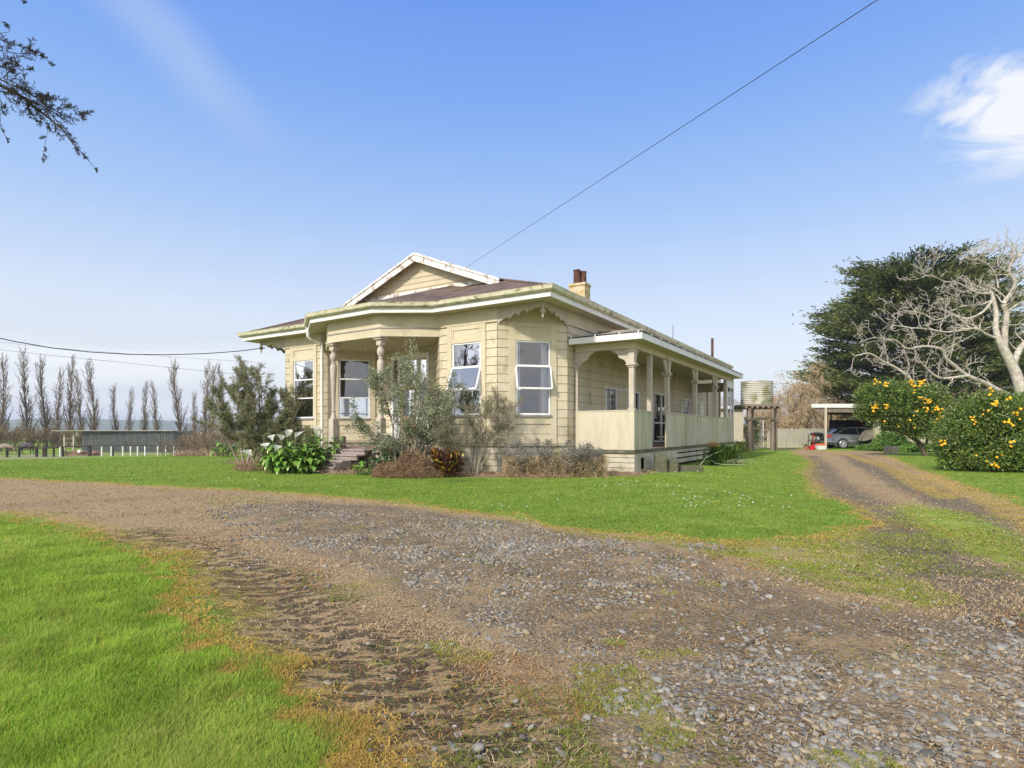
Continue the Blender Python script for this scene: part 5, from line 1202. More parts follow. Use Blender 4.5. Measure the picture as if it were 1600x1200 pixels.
# --- orange trees
def orange_tree(x, y, z, blobs, n, fruit, seed, label, trunk, ll=.10, rf=.040, front=(0, -1, 0)):
    e = empty('orange_tree', (x, y, z), 0, label, 'tree', 'orange trees on the right lawn'); rng = random.Random(seed)
    S = []; cfg = [dict(n=6, wob=.14, up=.02, kids=1.5, ang=38, kl=.6, kr=.6, s0=.2, tip=.3), dict(n=5, wob=.16, up=.02, kids=1.3, ang=38, kl=.6, kr=.6, s0=.1, tip=.3), dict(n=4, wob=.16, up=.0, kids=0, ang=38, kl=.6, kr=.6, s0=1, tip=.3)]
    for p, d, L, r in trunk: grow(S, p, d, L, r, 0, rng, cfg)
    segs_mesh('trunk', S, M['bark_brown'], e, 6)
    C, D, r = lumpleaves(blobs, n, .42); k = C[:, 2] > .04; C, D, r = C[k], D[k], r[k]; n = len(C)
    hole = vnoise(C[:, 0]*1.0+C[:, 1]*.7, C[:, 2], 2.6, seed) > .24; keep = hole | (G.random(n) < .35); C, D = C[keep], D[keep]; n = len(C)
    cl = vnoise(C[:, 0]+3*C[:, 1], C[:, 2], 3.2, seed+1)[:, None]; DD = D*.8+G.normal(0, .75, (n, 3)); DD[:, 2] -= .25
    leaves('crown', C, DD, G.uniform(ll*.6, ll*1.2, n), ll*.48, colmix(n, (.05, .10, .022), (.22, .30, .055), .25, cl), M['leafgloss'], e, .2)
    m = MB(); m.ball((0, 0, 0), rf, 10, 7); o0 = m.build('orange', M['orange'], e, smooth=True); me = o0.data; first = True
    W_ = [b[3]*b[5] for b in blobs]; cnt = 0; fruit = min(99, int(fruit*1.15))
    while cnt < fruit:
        b = rng.choices(blobs, W_)[0]; a = rng.gauss(-1.57, .85); el_ = rng.uniform(-.9, 1.1); dv = (math.cos(a)*math.cos(el_), math.sin(a)*math.cos(el_), math.sin(el_)); p = [b[i]+dv[i]*b[3+i]*1.03 for i in range(3)]
        if p[2] < .1 or any(sum(((p[i]-c[i])/c[3+i])**2 for i in range(3)) < .90 for c in blobs if c is not b): continue
        for _ in range(rng.choice((1, 1, 2, 3, 5, 6))):
            if cnt >= fruit: break
            o = o0 if first else o0.copy(); 
            if not first: col.objects.link(o); o.parent = e
            first = False; q = rng.uniform(.68, 1.15); o.location = (p[0]+rng.gauss(0, rf*1.7), p[1]+rng.gauss(0, rf), p[2]+rng.gauss(0, rf*1.7)); o.scale = (q, q, q*.93); cnt += 1
    return e
Yr = 17.9; xr = atx(1555, Yr)
orange_tree(xr, Yr, 0, [(0, 0, 1.15, 1.7, 1.4, 1.05), (-1.25, -.1, .95, .75, .8, .75), (-.2, 0, 1.75, 1.05, 1.0, .72), (.75, 0, 1.75, 1.0, 1.0, .68), (1.6, 0, 1.2, 1.2, 1.2, 1.1), (-.9, -.4, .45, .7, .7, .45), (.3, -.5, .6, 1.2, .9, .5), (-.55, -.2, 1.55, .7, .7, .6), (2.3, .2, 1.1, 1.0, 1.0, 1.0), (-1.5, -.3, .42, .5, .5, .42), (-.2, -.7, .35, 1.3, .6, .35)], 50000, 98, 81, 'dense rounded orange tree heavy with fruit, reaching the grass at the right edge',
            [((0, 0, 0), (.2, 0, 1), 1.9, .09), ((-.1, 0, 0), (-.6, 0, .9), 1.6, .06), ((.2, 0, 0), (.8, 0, .8), 1.9, .06)])
Yl = 27.5; xl = atx(1402, Yl)
orange_tree(xl, Yl, 0, [(1.3, -.1, 2.3, .9, .9, .9), (1.0, -.3, 1.35, .85, .7, .55), (2.0, -.1, 1.5, .75, .7, .6), (.2, -.2, 1.6, .8, .8, .5), (-.3, 0, 2.5, 1.6, 1.3, 1.2), (-1.0, 0, 2.95, .95, .9, .65), (.6, 0, 2.9, 1.0, 1.0, .7), (.5, 0, 2.1, 1.3, 1.1, .9), (1.1, -.1, 1.55, .8, .8, .6), (1.7, 0, 2.7, .75, .8, .8), (-1.25, 0, 2.3, .7, .8, .65), (1.75, 0, 2.0, .5, .6, .6)], 30000, 85, 83, 'orange tree on a bare stem between the carport and the fuller orange tree',
            [((1.4, 0, -.05), (-.35, 0, 1), 2.4, .11), ((1.3, 0, .5), (-.9, 0, .7), 2.2, .06), ((1.4, 0, .6), (.3, .1, 1), 1.9, .06)], ll=.13, rf=.052)

# --- macrocarpa
Ym = 60.0; xm = atx(1437, Ym)
e = empty('macrocarpa_tree', (xm, Ym, 0), 0, 'huge dark green cypress with layered spiky boughs behind the carport', 'tree')
rngm = random.Random(12); S = []
tr = [((0, 0, -.5), (0.1, 0, 1), 17.5, .75), ((-.8, .3, -.5), (-.16, 0, 1), 14, .5), ((1.0, 0, -.5), (.28, 0, 1), 14, .5)]
for p, d, L, r in tr: grow(S, p, d, L, r, 0, rngm, [dict(n=10, wob=.04, up=.03, kids=0, ang=60, kl=.3, kr=.4, s0=1, tip=.1)])
def renv(z, a):
    u_ = np.interp(z, [.6, 2.0, 4.0, 7.5, 11.5, 14.5, 17, 18.6, 19.8], [6.5, 10.6, 12.0, 11.2, 10.5, 8.8, 6.6, 4.4, 1.4]); return u_*(1+.10*math.sin(3*a+z)+.08*math.sin(5*a+1.7*z))
pads = []
for i in range(780):
    z = rngm.uniform(1.2, 17.9); a = rngm.uniform(0, 6.283); R_ = renv(z, a); q = rngm.uniform(.45, 1.0)**.75; r_ = R_*q*rngm.uniform(.82, .97); x, y = math.cos(a)*r_, math.sin(a)*r_*.8
    zt_ = z+.12*r_+rngm.gauss(0, .25); pads.append((x, y, zt_, a))
    if i % 3 == 0:
        z0 = max(1.0, z-.22*r_); S.append(((0, 0, z0), (x*.5, y*.5, z0+(zt_-z0)*.35), .14, .09)); S.append(((x*.5, y*.5, z0+(zt_-z0)*.35), (x, y, zt_-.1), .09, .03))
segs_mesh('trunk', S, M['bark_brown'], e, 5)
per = 165; n = len(pads)*per; Pd = np.array(pads); Pr = np.repeat(Pd, per, 0)
outd = np.stack([np.cos(Pr[:, 3]), np.sin(Pr[:, 3]), 0*Pr[:, 3]], 1); along = G.normal(0, .85, n); side = G.normal(0, .6, n)*np.clip(1.1-np.clip(along, 0, 2)*.45, .25, 1); sv = np.stack([-outd[:, 1], outd[:, 0], 0*side], 1)
C = Pr[:, :3]+outd*along[:, None]+sv*side[:, None]; C[:, 2] += G.normal(0, .17, n)+.16*along
D = outd*1.0+sv*np.sign(side)[:, None]*.35+G.normal(0, .35, (n, 3)); D[:, 2] += .32
padt = np.repeat(G.random(len(pads)), per)[:, None]*.75-.1+.35*(np.clip(along, -1, 1.5)[:, None]+1)/2.5
leaves('crown', C, D, G.uniform(.28, .62, n), .13, colmix(n, (.045, .072, .026), (.17, .19, .06), .25, padt), M['needle'], e)

# --- pale bare tree at the right
Yg = 31.0
e = empty('bare_pale_tree', (0, Yg, 0), 0, 'bare pale-barked spreading tree rising behind the orange trees at the right edge', 'tree')
rngt = random.Random(21); S = []
def limb(pts, r0, r1, dep=0.0, dep1=0.0, tw=1.0, cfgl=None):
    r0 *= .88; r1 *= .8
    P_ = [Vector((atx(u, Yg+dep+(dep1-dep)*i/(len(pts)-1)), dep+(dep1-dep)*i/(len(pts)-1), zat(v, Yg+dep+(dep1-dep)*i/(len(pts)-1)))) for i, (u, v) in enumerate(pts)]
    # resample with Catmull-Rom
    Q = []
    for i in range(len(P_)-1):
        a = P_[max(i-1, 0)]; b = P_[i]; c = P_[i+1]; d = P_[min(i+2, len(P_)-1)]
        for t in (0, .34, .67): Q.append(.5*((2*b)+(c-a)*t+(2*a-5*b+4*c-d)*t*t+(3*b-a-3*c+d)*t**3))
    Q.append(P_[-1]); n_ = len(Q)-1
    for i in range(n_):
        ra, rb = r0+(r1-r0)*i/n_, r0+(r1-r0)*(i+1)/n_; S.append((tuple(Q[i]), tuple(Q[i+1]), ra, rb))
        if tw and i > n_*.12:
            d = (Q[i+1]-Q[i]).normalized()
            for _ in range(int(tw*.9+rngt.random())):
                ax = d.orthogonal(); ax.rotate(Matrix.Rotation(rngt.uniform(0, 6.283), 3, d)); an = math.radians(rngt.uniform(30, 75)); dd = d*math.cos(an)+ax*math.sin(an)+Vector((0, 0, .25))
                grow(S, Q[i+1], dd, rngt.uniform(.5, 1.7), min(rb*.5, .035), 0, rngt, TW)
TW = [dict(n=6, wob=.25, up=.06, kids=1.0, ang=45, kl=.5, kr=.6, s0=.2, tip=.3), dict(n=4, wob=.3, up=.08, kids=.7, ang=45, kl=.5, kr=.65, s0=.2, tip=.4), dict(n=3, wob=.3, up=.05, kids=0, ang=40, kl=.5, kr=.6, s0=1, tip=.4)]
limb([(1628, 720), (1615, 670), (1600, 625), (1588, 585), (1574, 556), (1563, 535)], .40, .24, 0, 0, 0)
limb([(1563, 537), (1556, 515), (1557, 490), (1552, 468), (1548, 455)], .19, .10, 0, .3, .6)
limb([(1570, 550), (1570, 520), (1573, 490), (1568, 475), (1582, 455), (1586, 440), (1576, 425), (1583, 408), (1596, 398)], .18, .07, 0, -.4, .9)
limb([(1583, 570), (1592, 548), (1606, 530), (1630, 500), (1650, 470)], .20, .10, 0, .3, .7)
limb([(1570, 490), (1590, 475), (1612, 465), (1640, 440)], .07, .04, 0, .4, 1)
limb([(1555, 528), (1540, 522), (1528, 514), (1508, 514), (1480, 519), (1450, 514), (1422, 512), (1396, 508)], .085, .025, 0, -1.5, 1.2)
limb([(1550, 470), (1535, 488), (1510, 498), (1488, 492), (1462, 500), (1440, 489), (1412, 486), (1396, 492)], .08, .02, 0, 1.0, 1.2)
limb([(1548, 458), (1530, 458), (1512, 450), (1494, 441), (1476, 440), (1455, 430), (1440, 433)], .07, .02, .2, -1.0, 1.3)
limb([(1552, 468), (1532, 476), (1505, 478), (1480, 486), (1450, 476)], .06, .02, .2, 1.4, 1.2)
limb([(1610, 660), (1580, 622), (1560, 610), (1535, 597), (1510, 586), (1492, 572), (1478, 560), (1470, 545), (1440, 541), (1418, 545), (1400, 532), (1380, 530)], .17, .03, .2, -2.0, .8)
limb([(1512, 587), (1490, 590), (1466, 590), (1446, 574), (1432, 558), (1428, 546)], .10, .03, -.9, -2.2, .9)
limb([(1560, 660), (1500, 645), (1455, 620), (1423, 593), (1402, 576), (1380, 565), (1358, 552), (1336, 556), (1328, 550)], .13, .02, -.5, -2.5, .8)
limb([(1560, 450), (1556, 430), (1546, 415), (1530, 405), (1520, 400)], .05, .015, .2, .5, 1.6)
limb([(1583, 410), (1570, 398), (1560, 392), (1545, 395)], .04, .012, -.3, -.8, 1.8)
limb([(1590, 400), (1600, 388), (1618, 380)], .04, .012, -.3, -.5, 1.8)
limb([(1572, 432), (1590, 425), (1615, 412)], .05, .015, -.3, .5, 1.8)
limb([(1380, 530), (1362, 528), (1345, 535)], .025, .010, -2.0, -2.4, 1.0)
S2 = [(a, b, max(c, .010), max(d, .008)) for a, b, c, d in S]
segs_mesh('trunk', S2, M['bark_grey'], e, 6)

# --- tan willows and scrub behind the fence
def willow(u, v, w, Y, seed, label, nst=9, drop=-.05, mat=None):
    e = empty('bare_willow', (atx(u, Y), Y, -.2), 0, label, 'tree', 'bare willows behind the fence'); rng = random.Random(seed); S = []; h = zat(v, Y)
    cfg = [dict(n=7, wob=.12, up=.03, kids=1.9, ang=40, kl=.55, kr=.5, s0=.25, tip=.25), dict(n=6, wob=.14, up=drop*.6, kids=1.8, ang=45, kl=.6, kr=.5, s0=.15, tip=.3), dict(n=6, wob=.14, up=drop*4.5, kids=1.2, ang=35, kl=.7, kr=.7, s0=.1, tip=.4), dict(n=4, wob=.12, up=drop*6, kids=0, ang=35, kl=.6, kr=.6, s0=1, tip=.4)]
    for i in range(nst): grow(S, (rng.gauss(0, .3), rng.gauss(0, .3), 0), (rng.gauss(0, w), rng.gauss(0, .3), 1), h*rng.uniform(.6, .85), .15, 0, rng, cfg)
    dk = [s for s in S if s[2] >= .035]; lt = [(a, b, .010, .008) for a, b, c, d in S if c < .035]
    segs_mesh('trunk', dk, M['bark_brown'], e, 5); segs_mesh('twigs', lt, mat or M['twig_tan'], e, 3)
willow(1252, 560, .5, 56, 91, 'largest tan leafless willow behind the paling fence', 9)
willow(1296, 590, .5, 60, 92, 'tan willow overhanging the left end of the carport', 7)
willow(1216, 600, .35, 54, 93, 'small tan willow just right of the water tank', 6)
thicket('brown_thicket', atx(1470, 40), 40, 0, 3.4, 1.5, zat(598, 40), 34, brn2, 95, 'tangled brown thicket behind the orange trees', 'shrub', None, .5, 1.8, ((.07, .09, .03), (.18, .17, .07)), 5000, .05)
thicket('brown_thicket', atx(1530, 38), 38, 0, 3.0, 1.5, zat(580, 38), 30, brn, 96, 'brown thicket under the trunk of the pale bare tree', 'shrub', None, .5, 1.8, ((.07, .09, .03), (.18, .17, .07)), 3000, .05)
def hedge(name, u0, u1, v, Y, n, ca, cb, label, ll=.35, dep=2.0):
    x0, x1 = atx(u0, Y), atx(u1, Y); h = zat(v, Y); e = empty(name, ((x0+x1)/2, Y, 0), 0, label, 'hedge'); X_ = G.uniform(x0, x1, n)-(x0+x1)/2; Y_ = G.uniform(-dep/2, dep/2, n); top = h*(.75+.35*vnoise(X_, Y_*0, .5, int(u0)))
    Z_ = top*G.random(n)**.6; leaves('foliage', np.stack([X_, Y_, Z_], 1), G.normal(size=(n, 3)), G.uniform(ll*.5, ll, n), ll*.4, colmix(n, ca, cb), M['leaf'], e, .1); return e
hedge('far_hedge', 1330, 1640, 640, 48, 9000, (.04, .06, .02), (.11, .14, .04), 'dark green hedge seen between the carport and the big cypress', .4)
hedge('far_hedge', 1160, 1345, 664, 66, 5000, (.06, .06, .03), (.16, .14, .07), 'low brown-green hedge line far behind the paling fence', .45)
hedge('back_bush', 1168, 1182, 642, 41, 1300, (.05, .09, .02), (.14, .2, .05), 'small green bush seen through the legs of the tank stand', .2, 1.2)
# green weeds beside the carport
def weeds(u0, u1, v, Y, n, label, cat='weeds', ca=(.06, .14, .02), cb=(.17, .29, .05)):
    x0, x1 = atx(u0, Y), atx(u1, Y); h = max(zat(v, Y), .15); e = empty('weed_patch', ((x0+x1)/2, Y, 0), 0, label, cat); X_ = G.uniform(x0, x1, n)-(x0+x1)/2; Y_ = G.uniform(-.9, .9, n); r = (2*X_/(x1-x0))**2; Z_ = h*np.clip(1-r*.8, .1, 1)*G.random(n)**.6
    leaves('foliage', np.stack([X_, Y_, Z_], 1), G.normal(size=(n, 3))+[0, 0, .4], G.uniform(.10, .22, n), .10, colmix(n, ca, cb), M['leaf'], e, .1, 0)
weeds(1372, 1412, 674, 34, 1900, 'tall bright green weeds beside the right carport post'); weeds(1398, 1462, 692, 33, 2300, 'low green weeds along the grey wall behind the concrete ring')
weeds(1345, 1385, 694, 35.2, 700, 'short weeds at the foot of the thick carport post')
weeds(1150, 1163, 690, 33, 350, 'yellow-green weeds at the corner of the pale outbuilding', 'weeds', (.16, .2, .03), (.3, .34, .06))

# --- overhanging branches top left (their tree stands outside the frame)
e = empty('overhanging_tree', (-13.5, 3.0, 0), 0, 'dark conifer whose drooping spiky branches hang in at the top left corner', 'tree')
rngo = random.Random(33); S = []
def loc3(u, v, Y): p = P3(u, v, Y); return Vector((p.x+13.5, p.y-3.0, p.z))
grow(S, (0, 0, -.2), (-.03, 0, 1), 9.5, .30, 0, rngo, [dict(n=10, wob=.03, up=.02, kids=0, ang=60, kl=.3, kr=.4, s0=1, tip=.25)])
TO = [dict(n=5, wob=.16, up=-.02, kids=2.0, ang=38, kl=.5, kr=.6, s0=.1, tip=.4), dict(n=4, wob=.2, up=.05, kids=1.0, ang=40, kl=.5, kr=.7, s0=.2, tip=.5), dict(n=2, wob=.2, up=.1, kids=0, ang=40, kl=.5, kr=.7, s0=1, tip=.6)]
def ob(pts, r0, r1, Y=8.0, k=2.0, L=.42, root=None):
    k *= .72; r0 *= .62; r1 *= .7
    Q = [loc3(u, v, Y) for u, v in pts]
    if root is not None: Q = [Vector(root)]+Q
    n_ = len(Q)-1
    for i in range(n_):
        a, b = Q[i], Q[i+1]; ra, rb = r0+(r1-r0)*i/n_, r0+(r1-r0)*(i+1)/n_
        for s in range(3):
            t0, t1 = s/3, (s+1)/3; S.append((tuple(a.lerp(b, t0)), tuple(a.lerp(b, t1)), ra+(rb-ra)*t0, ra+(rb-ra)*t1))
            if root is not None and i == 0: continue
            for _ in range(int(k+rngo.random())):
                d = (b-a).normalized(); ax = d.orthogonal(); ax.rotate(Matrix.Rotation(rngo.uniform(0, 6.28), 3, d)); an = math.radians(rngo.uniform(18, 50)); grow(S, a.lerp(b, t1), d*math.cos(an)+ax*math.sin(an), L*rngo.uniform(.4, 1.1)*(1.15-.7*(i+t1)/n_), .006, 0, rngo, TO)
ob([(-120, 60), (-40, 112), (0, 133), (30, 148), (52, 166), (76, 184), (98, 203), (112, 222), (127, 238), (150, 264)], .06, .004, k=1.0, L=.30, root=(0, 0, 7.0))
ob([(10, 138), (35, 150), (60, 163), (84, 172), (105, 168), (132, 178)], .012, .003, k=2.6, L=.32)
ob([(-60, 110), (0, 124), (30, 138), (55, 150), (75, 155)], .02, .004, k=3.0, L=.34)
ob([(-60, 100), (0, 105), (20, 108), (48, 109)], .012, .003, k=1.6, L=.26); ob([(-60, 60), (0, 78), (30, 84), (52, 82), (76, 95)], .014, .003, k=1.5, L=.28, root=(0, 0, 7.9))
ob([(-60, 50), (-10, 60), (15, 66), (32, 73), (45, 74)], .010, .003, k=.8, L=.22); ob([(-40, 45), (0, 52), (14, 50), (16, 40)], .010, .003, k=1.0, L=.16)
ob([(0, 150), (2, 170), (0, 195), (8, 212)], .006, .003, k=1.2, L=.18); ob([(68, 182), (74, 205), (70, 228), (67, 245)], .006, .0025, k=1.0, L=.14); ob([(40, 160), (48, 175), (56, 189)], .006, .003, k=1.6, L=.16)
ob([(-60, -10), (0, -18), (28, -6), (37, 4)], .010, .003, k=1.0, L=.14, root=(0, 0, 8.6)); ob([(0, 90), (12, 108), (24, 116)], .006, .003, k=1.0, L=.2)
S3 = [(a, b, max(min(c, c*.8+.001), .0032), max(d*.8, .0026)) for a, b, c, d in S]; segs_mesh('branches', S3, simple('dark_lichened_bark', (.06, .05, .035), (.035, .03, .022), 8, .9, .3), e, 4)
T = np.array([s[1] for s in S if s[2] < .0062]); T = T[G.random(len(T)) < .9]; n = 4200; idx = G.integers(0, len(T), n); leaves('needles', T[idx]+G.normal(0, .008, (n, 3)), G.normal(size=(n, 3)), G.uniform(.012, .035, n), .0065, colmix(n, (.028, .035, .015), (.075, .08, .035)), M['needle'], e)

# --- bare trees standing behind and beside the viewer, seen only as reflections in the bay windows
def bare_tree(x, y, h, seed, label):
    e = empty('bare_tree', (x, y, 0), 0, label, 'tree'); rng = random.Random(seed); S = []
    grow(S, (0, 0, -.2), (.04, .02, 1), h, .26, 0, rng, [dict(n=9, wob=.06, up=.02, kids=1.5, ang=42, kl=.5, kr=.5, s0=.25, tip=.2), dict(n=7, wob=.14, up=.04, kids=1.8, ang=40, kl=.5, kr=.55, s0=.2, tip=.3), dict(n=5, wob=.18, up=.05, kids=1.6, ang=40, kl=.5, kr=.6, s0=.15, tip=.4), dict(n=3, wob=.2, up=.05, kids=0, ang=40, kl=.5, kr=.6, s0=1, tip=.4)])
    segs_mesh('trunk', [(a, b, max(c, .012), max(d, .01)) for a, b, c, d in S], M['bark_brown'], e, 4)
bare_tree(-25, 7.5, 10, 401, 'bare tree out of frame left, mirrored in the window right of the porch')
bare_tree(13.5, -13, 10, 402, 'bare tree behind the viewer, mirrored in the chamfer window'); bare_tree(19.5, -11, 8.5, 403, 'smaller bare tree behind the viewer on the right')

# ------------------------------------------------------------------ tank, outbuilding, fence, carport and what stands there
Yt = 35.0; xt = atx(1182.5, Yt); zp = 2.78
t = empty('water_tank', (xt, Yt, zp), 0, 'round corrugated iron water tank on its timber stand', 'water tank')
m = MB(); pr = [(.90, 0)]
for k in range(12): z = .03+k*.111; pr += [(.895, z), (.93, z+.022), (.935, z+.045), (.895, z+.078), (.875, z+.095)]
pr += [(.90, 1.37), (.93, 1.38), (.93, 1.41), (.90, 1.41), (.90, 1.3)]; m.lathe(0, 0, pr, 40); m.build('tank_wall', M['tank'], t, smooth=True)
m = MB(); m.lathe(0, 0, [(.90, 1.33), (.5, 1.36), (.02, 1.38)], 24); m.build('tank_lid', M['tank'], t)
s = empty('tank_stand', (xt, Yt, 0), 0, 'old timber pole stand carrying the water tank', 'stand')
m = MB(); m.box(-1.16, 1.14, -1.0, 1.0, zp-.13, zp-.005)
for k in range(7): m.box(-1.1+.33*k, -.98+.33*k, -1.05, 1.05, zp-.24, zp-.132)
m.build('platform', M['wood'], s)
for i, (x, y, r) in enumerate(((-.80, -.85, .15), (-.53, -.55, .15), (.58, -.85, .13), (.84, -.6, .12), (-.2, .8, .11), (.05, .85, .10))):
    m = MB(); m.tube([(x, y, -.1), (x+R.gauss(0, .02), y, 1.4), (x+R.gauss(0, .02), y, zp-.24)], [r, r*.92, r*.82], 10); m.build('pole', M['wood'], s, smooth=True)
m = MB(); m.box(-1.15, .65, -1.02, -.98, 1.83, 2.01); m.build('cross_beam', M['mossy'], s)
m = MB(); m.beam((-.42, -.92, .1), (.62, -.92, 1.75), .10, .07); m.build('brace', M['wood'], s)
# outbuilding behind
Yo = 40.5; x0, x1 = atx(1092, Yo), atx(1161, Yo)
ob_ = empty('outbuilding', (x0, Yo, 0), 0, 'pale cream outbuilding with faded iron roof behind the far end of the house', 'shed'); w_ = x1-x0; hh_ = zat(636, Yo)
m = MB(); weather(m, (0, 0), (w_, 0), -.05, hh_, [(.75, 1.4, 1.1, 2.1)], .2); weather(m, (w_, 0), (w_, 5), -.05, hh_, (), .2); m.build('wall', M['panel'], ob_)
m = MB(); m.poly([(-.2, -.25, hh_), (w_+.2, -.25, hh_), (w_+.2, 2.6, hh_+.85), (-.2, 2.6, hh_+.85)]); m.poly([(-.2, 5.2, hh_), (w_+.2, 5.2, hh_), (w_+.2, 2.6, hh_+.85), (-.2, 2.6, hh_+.85)]); m.poly([(w_, 0, hh_), (w_, 5, hh_), (w_, 2.6, hh_+.83)]); m.build('roof', M['corr_pale'], ob_)
m = MB(); m.box(-.2, w_+.2, -.28, -.252, hh_-.12, hh_+.01); m.build('fascia', M['white'], ob_)
m = MB(); m.box(.75, 1.4, -.02, .02, 1.1, 1.16); m.box(.75, 1.4, -.02, .02, 2.04, 2.1); m.box(.75, .80, -.02, .02, 1.16, 2.04); m.box(1.35, 1.4, -.02, .02, 1.16, 2.04); o = m.build('window', M['alum'], ob_); g = MB(); g.poly([(.8, 0, 1.16), (1.35, 0, 1.16), (1.35, 0, 2.04), (.8, 0, 2.04)]); g.build('pane', M['glass'], o)
# paling fence and gate
Yf = 41.2
f = empty('paling_fence', (0, Yf, 0), 0, 'weathered grey-white paling fence between the tank stand and the carport', 'fence')
m = MB(); x = atx(1198.5, Yf); i = 0
while x < atx(1305, Yf): m.box(x, x+.088, 0, .02, .04+.03*R.random(), zat(669.5+R.uniform(-.8, 1.1), Yf)); x += .104+R.uniform(0, .008)
m.build('palings', M['paling'], f)
m = MB(); m.box(atx(1198, Yf), atx(1305, Yf), .021, .06, .25, .34); m.box(atx(1198, Yf), atx(1305, Yf), .021, .06, .95, 1.04); m.box(atx(1198, Yf), atx(1305, Yf), -.03, -.001, 0, .10); m.build('rail', M['paling'], f)
for u in (1200, 1230, 1262, 1293):
    m = MB(); m.box(atx(u, Yf)-.05, atx(u, Yf)+.05, .061, .16, -.1, 1.35); m.build('post', M['wood'], f)
g = empty('garden_gate', (0, Yf, 0), 0, 'tall white-framed gate with palings behind the tank stand', 'gate')
a, b_ = atx(1171.5, Yf), atx(1193, Yf); m = MB(); zt_ = zat(654, Yf)
m.box(a, a+.06, -.02, .03, .03, zt_); m.box(b_-.06, b_, -.02, .03, .03, zt_); m.box(a+.06, b_-.06, -.02, .03, zt_-.06, zt_); m.box(a+.06, b_-.06, -.02, .03, .03, .11); m.build('gate_frame', M['whitepost'], g)
m = MB(); x = a+.07
while x < b_-.14: m.box(x, x+.09, -.005, .015, .11, 1.28); x += .104
m.build('palings', M['paling'], g)
m = MB()
for k in range(5): m.tube([(a+.08, .0, 1.4+k*.1), (b_-.08, .0, 1.4+k*.1)], .006, 4)
m.build('wire_mesh', M['wire'], g)
# carport
Yc = 37.0
c = empty('carport', (0, Yc, 0), 0, 'flat-roofed open carport with white fascia sheltering the car', 'carport')
xa, xb = atx(1268, Yc), atx(1408, Yc); z0, z1 = zat(637, Yc), zat(631, Yc)
SH = .66
def sbox(m, x0, x1, y0, y1, z0_, z1_): return m.hexa([(x0+SH*y0, y0, z0_), (x1+SH*y0, y0, z0_), (x1+SH*y1, y1, z0_), (x0+SH*y1, y1, z0_), (x0+SH*y0, y0, z1_), (x1+SH*y0, y0, z1_), (x1+SH*y1, y1, z1_), (x0+SH*y1, y1, z1_)])
m = MB(); sbox(m, xa, xb, -.03, 0, z0, z1); sbox(m, xa, xa+.03, .001, 6.5, z0, z1); m.build('fascia', M['white'], c)
m = MB(); sbox(m, xa+.031, xb, .001, 6.5, z1-.05, z1-.01); m.build('roof', M['corr_pale'], c)
m = MB(); sbox(m, xa+.35, xb, .05, .13, z0-.30, z0-.02); sbox(m, xa+.35, xb, 6.0, 6.08, z0-.30, z0-.02)
for k in range(7): sbox(m, xa+.5+k*.85, xa+.56+k*.85, .131, 6.0, z0-.16, z0-.03)
m.build('beam', M['wood'], c)
m = MB(); xx = atx(1290, Yc); m.box(xx-.055, xx+.055, -.06, .05, -.1, z0-.001); m.build('post', M['panel'], c, label='slim pale front post')
m = MB(); xx = atx(1374.5, Yc); m.box(xx-.17, xx+.17, .15, .42, -.1, z0-.3); m.build('post', simple('lichened_pole_timber', (.40, .38, .26), (.30, .28, .18), 3, .9, .4), c, label='thick lichened timber post', bevel=.02)
for u in (1299, 1345, 1390):
    m = MB(); xx = atx(u, 43); m.box(xx-.05, xx+.05, 6.0, 6.1, -.1, z0-.3); m.build('post', M['wood'], c)
# clothes hanging behind the car
Yh = 42.4; zl = zat(656.5, Yh)
o = MB(); o.tube([(atx(1294, Yh), Yh, zl), (atx(1366, Yh), Yh, zl)], .012, 5); tag(o.build('washing_line', M['wire'], None), 'washing line strung across the back of the carport', 'line')
HL = [(1300, 5, 692, 'cloth_grey', 'charcoal'), (1308, 4.5, 690, 'cloth_navy', 'navy'), (1316, 4.5, 691, 'cloth_grey', 'dark grey'), (1324, 5, 688, 'cloth_navy', 'deep blue'), (1332, 4.5, 690, 'cloth_navy', 'black-blue'), (1340, 4, 688, 'cloth_maroon', 'dark red'), (1348, 4.5, 690, 'cloth_maroon', 'maroon')]
for i, (u, w, v, mt, nm) in enumerate(HL):
    m = MB(); xx = atx(u, Yh); ww = w*Yh/FPX; sheet(m, (-ww, 0), (ww, 0), 0, zat(v, Yh)-zl, 0, 3, .03); k = m.build('hanging_garment', M[mt], None); k.location = (xx, Yh-.03, zl)
    md = k.modifiers.new('thick', 'SOLIDIFY'); md.thickness = .012
    tag(k, '%s garment, %s from the left on the line behind the car' % (nm, ORD[i]), 'garment', 'clothes on the line in the carport')
# car (rear to the left)
Yk = 39.4; xk = atx(1281.5, Yk)
car = empty('parked_car', (xk, Yk, 0), 0, 'dark grey sedan parked side-on under the carport', 'car')
def loft(st, mat, name, parent, hw=.88, capz=True):
    """st: (x, z_bottom, z_belt, half width at the belt, z_top, half width at the top)"""
    m = MB(); rows = []
    for x, zb_, zm, wm, ztp, wt in st:
        rows.append([(x, -wm*.93, zb_), (x, -wm, zb_+(zm-zb_)*.35), (x, -wm*.985, zm), (x, -wt, ztp), (x, 0, ztp+.03), (x, wt, ztp), (x, wm*.985, zm), (x, wm, zb_+(zm-zb_)*.35), (x, wm*.93, zb_)])
    for a, b in zip(rows[:-1], rows[1:]):
        for j in range(8): m.poly([a[j], a[j+1], b[j+1], b[j]])
        m.poly([a[8], a[0], b[0], b[8]])
    m.poly(rows[0][::-1]); m.poly(rows[-1]); return m.build(name, mat, parent, smooth=True)
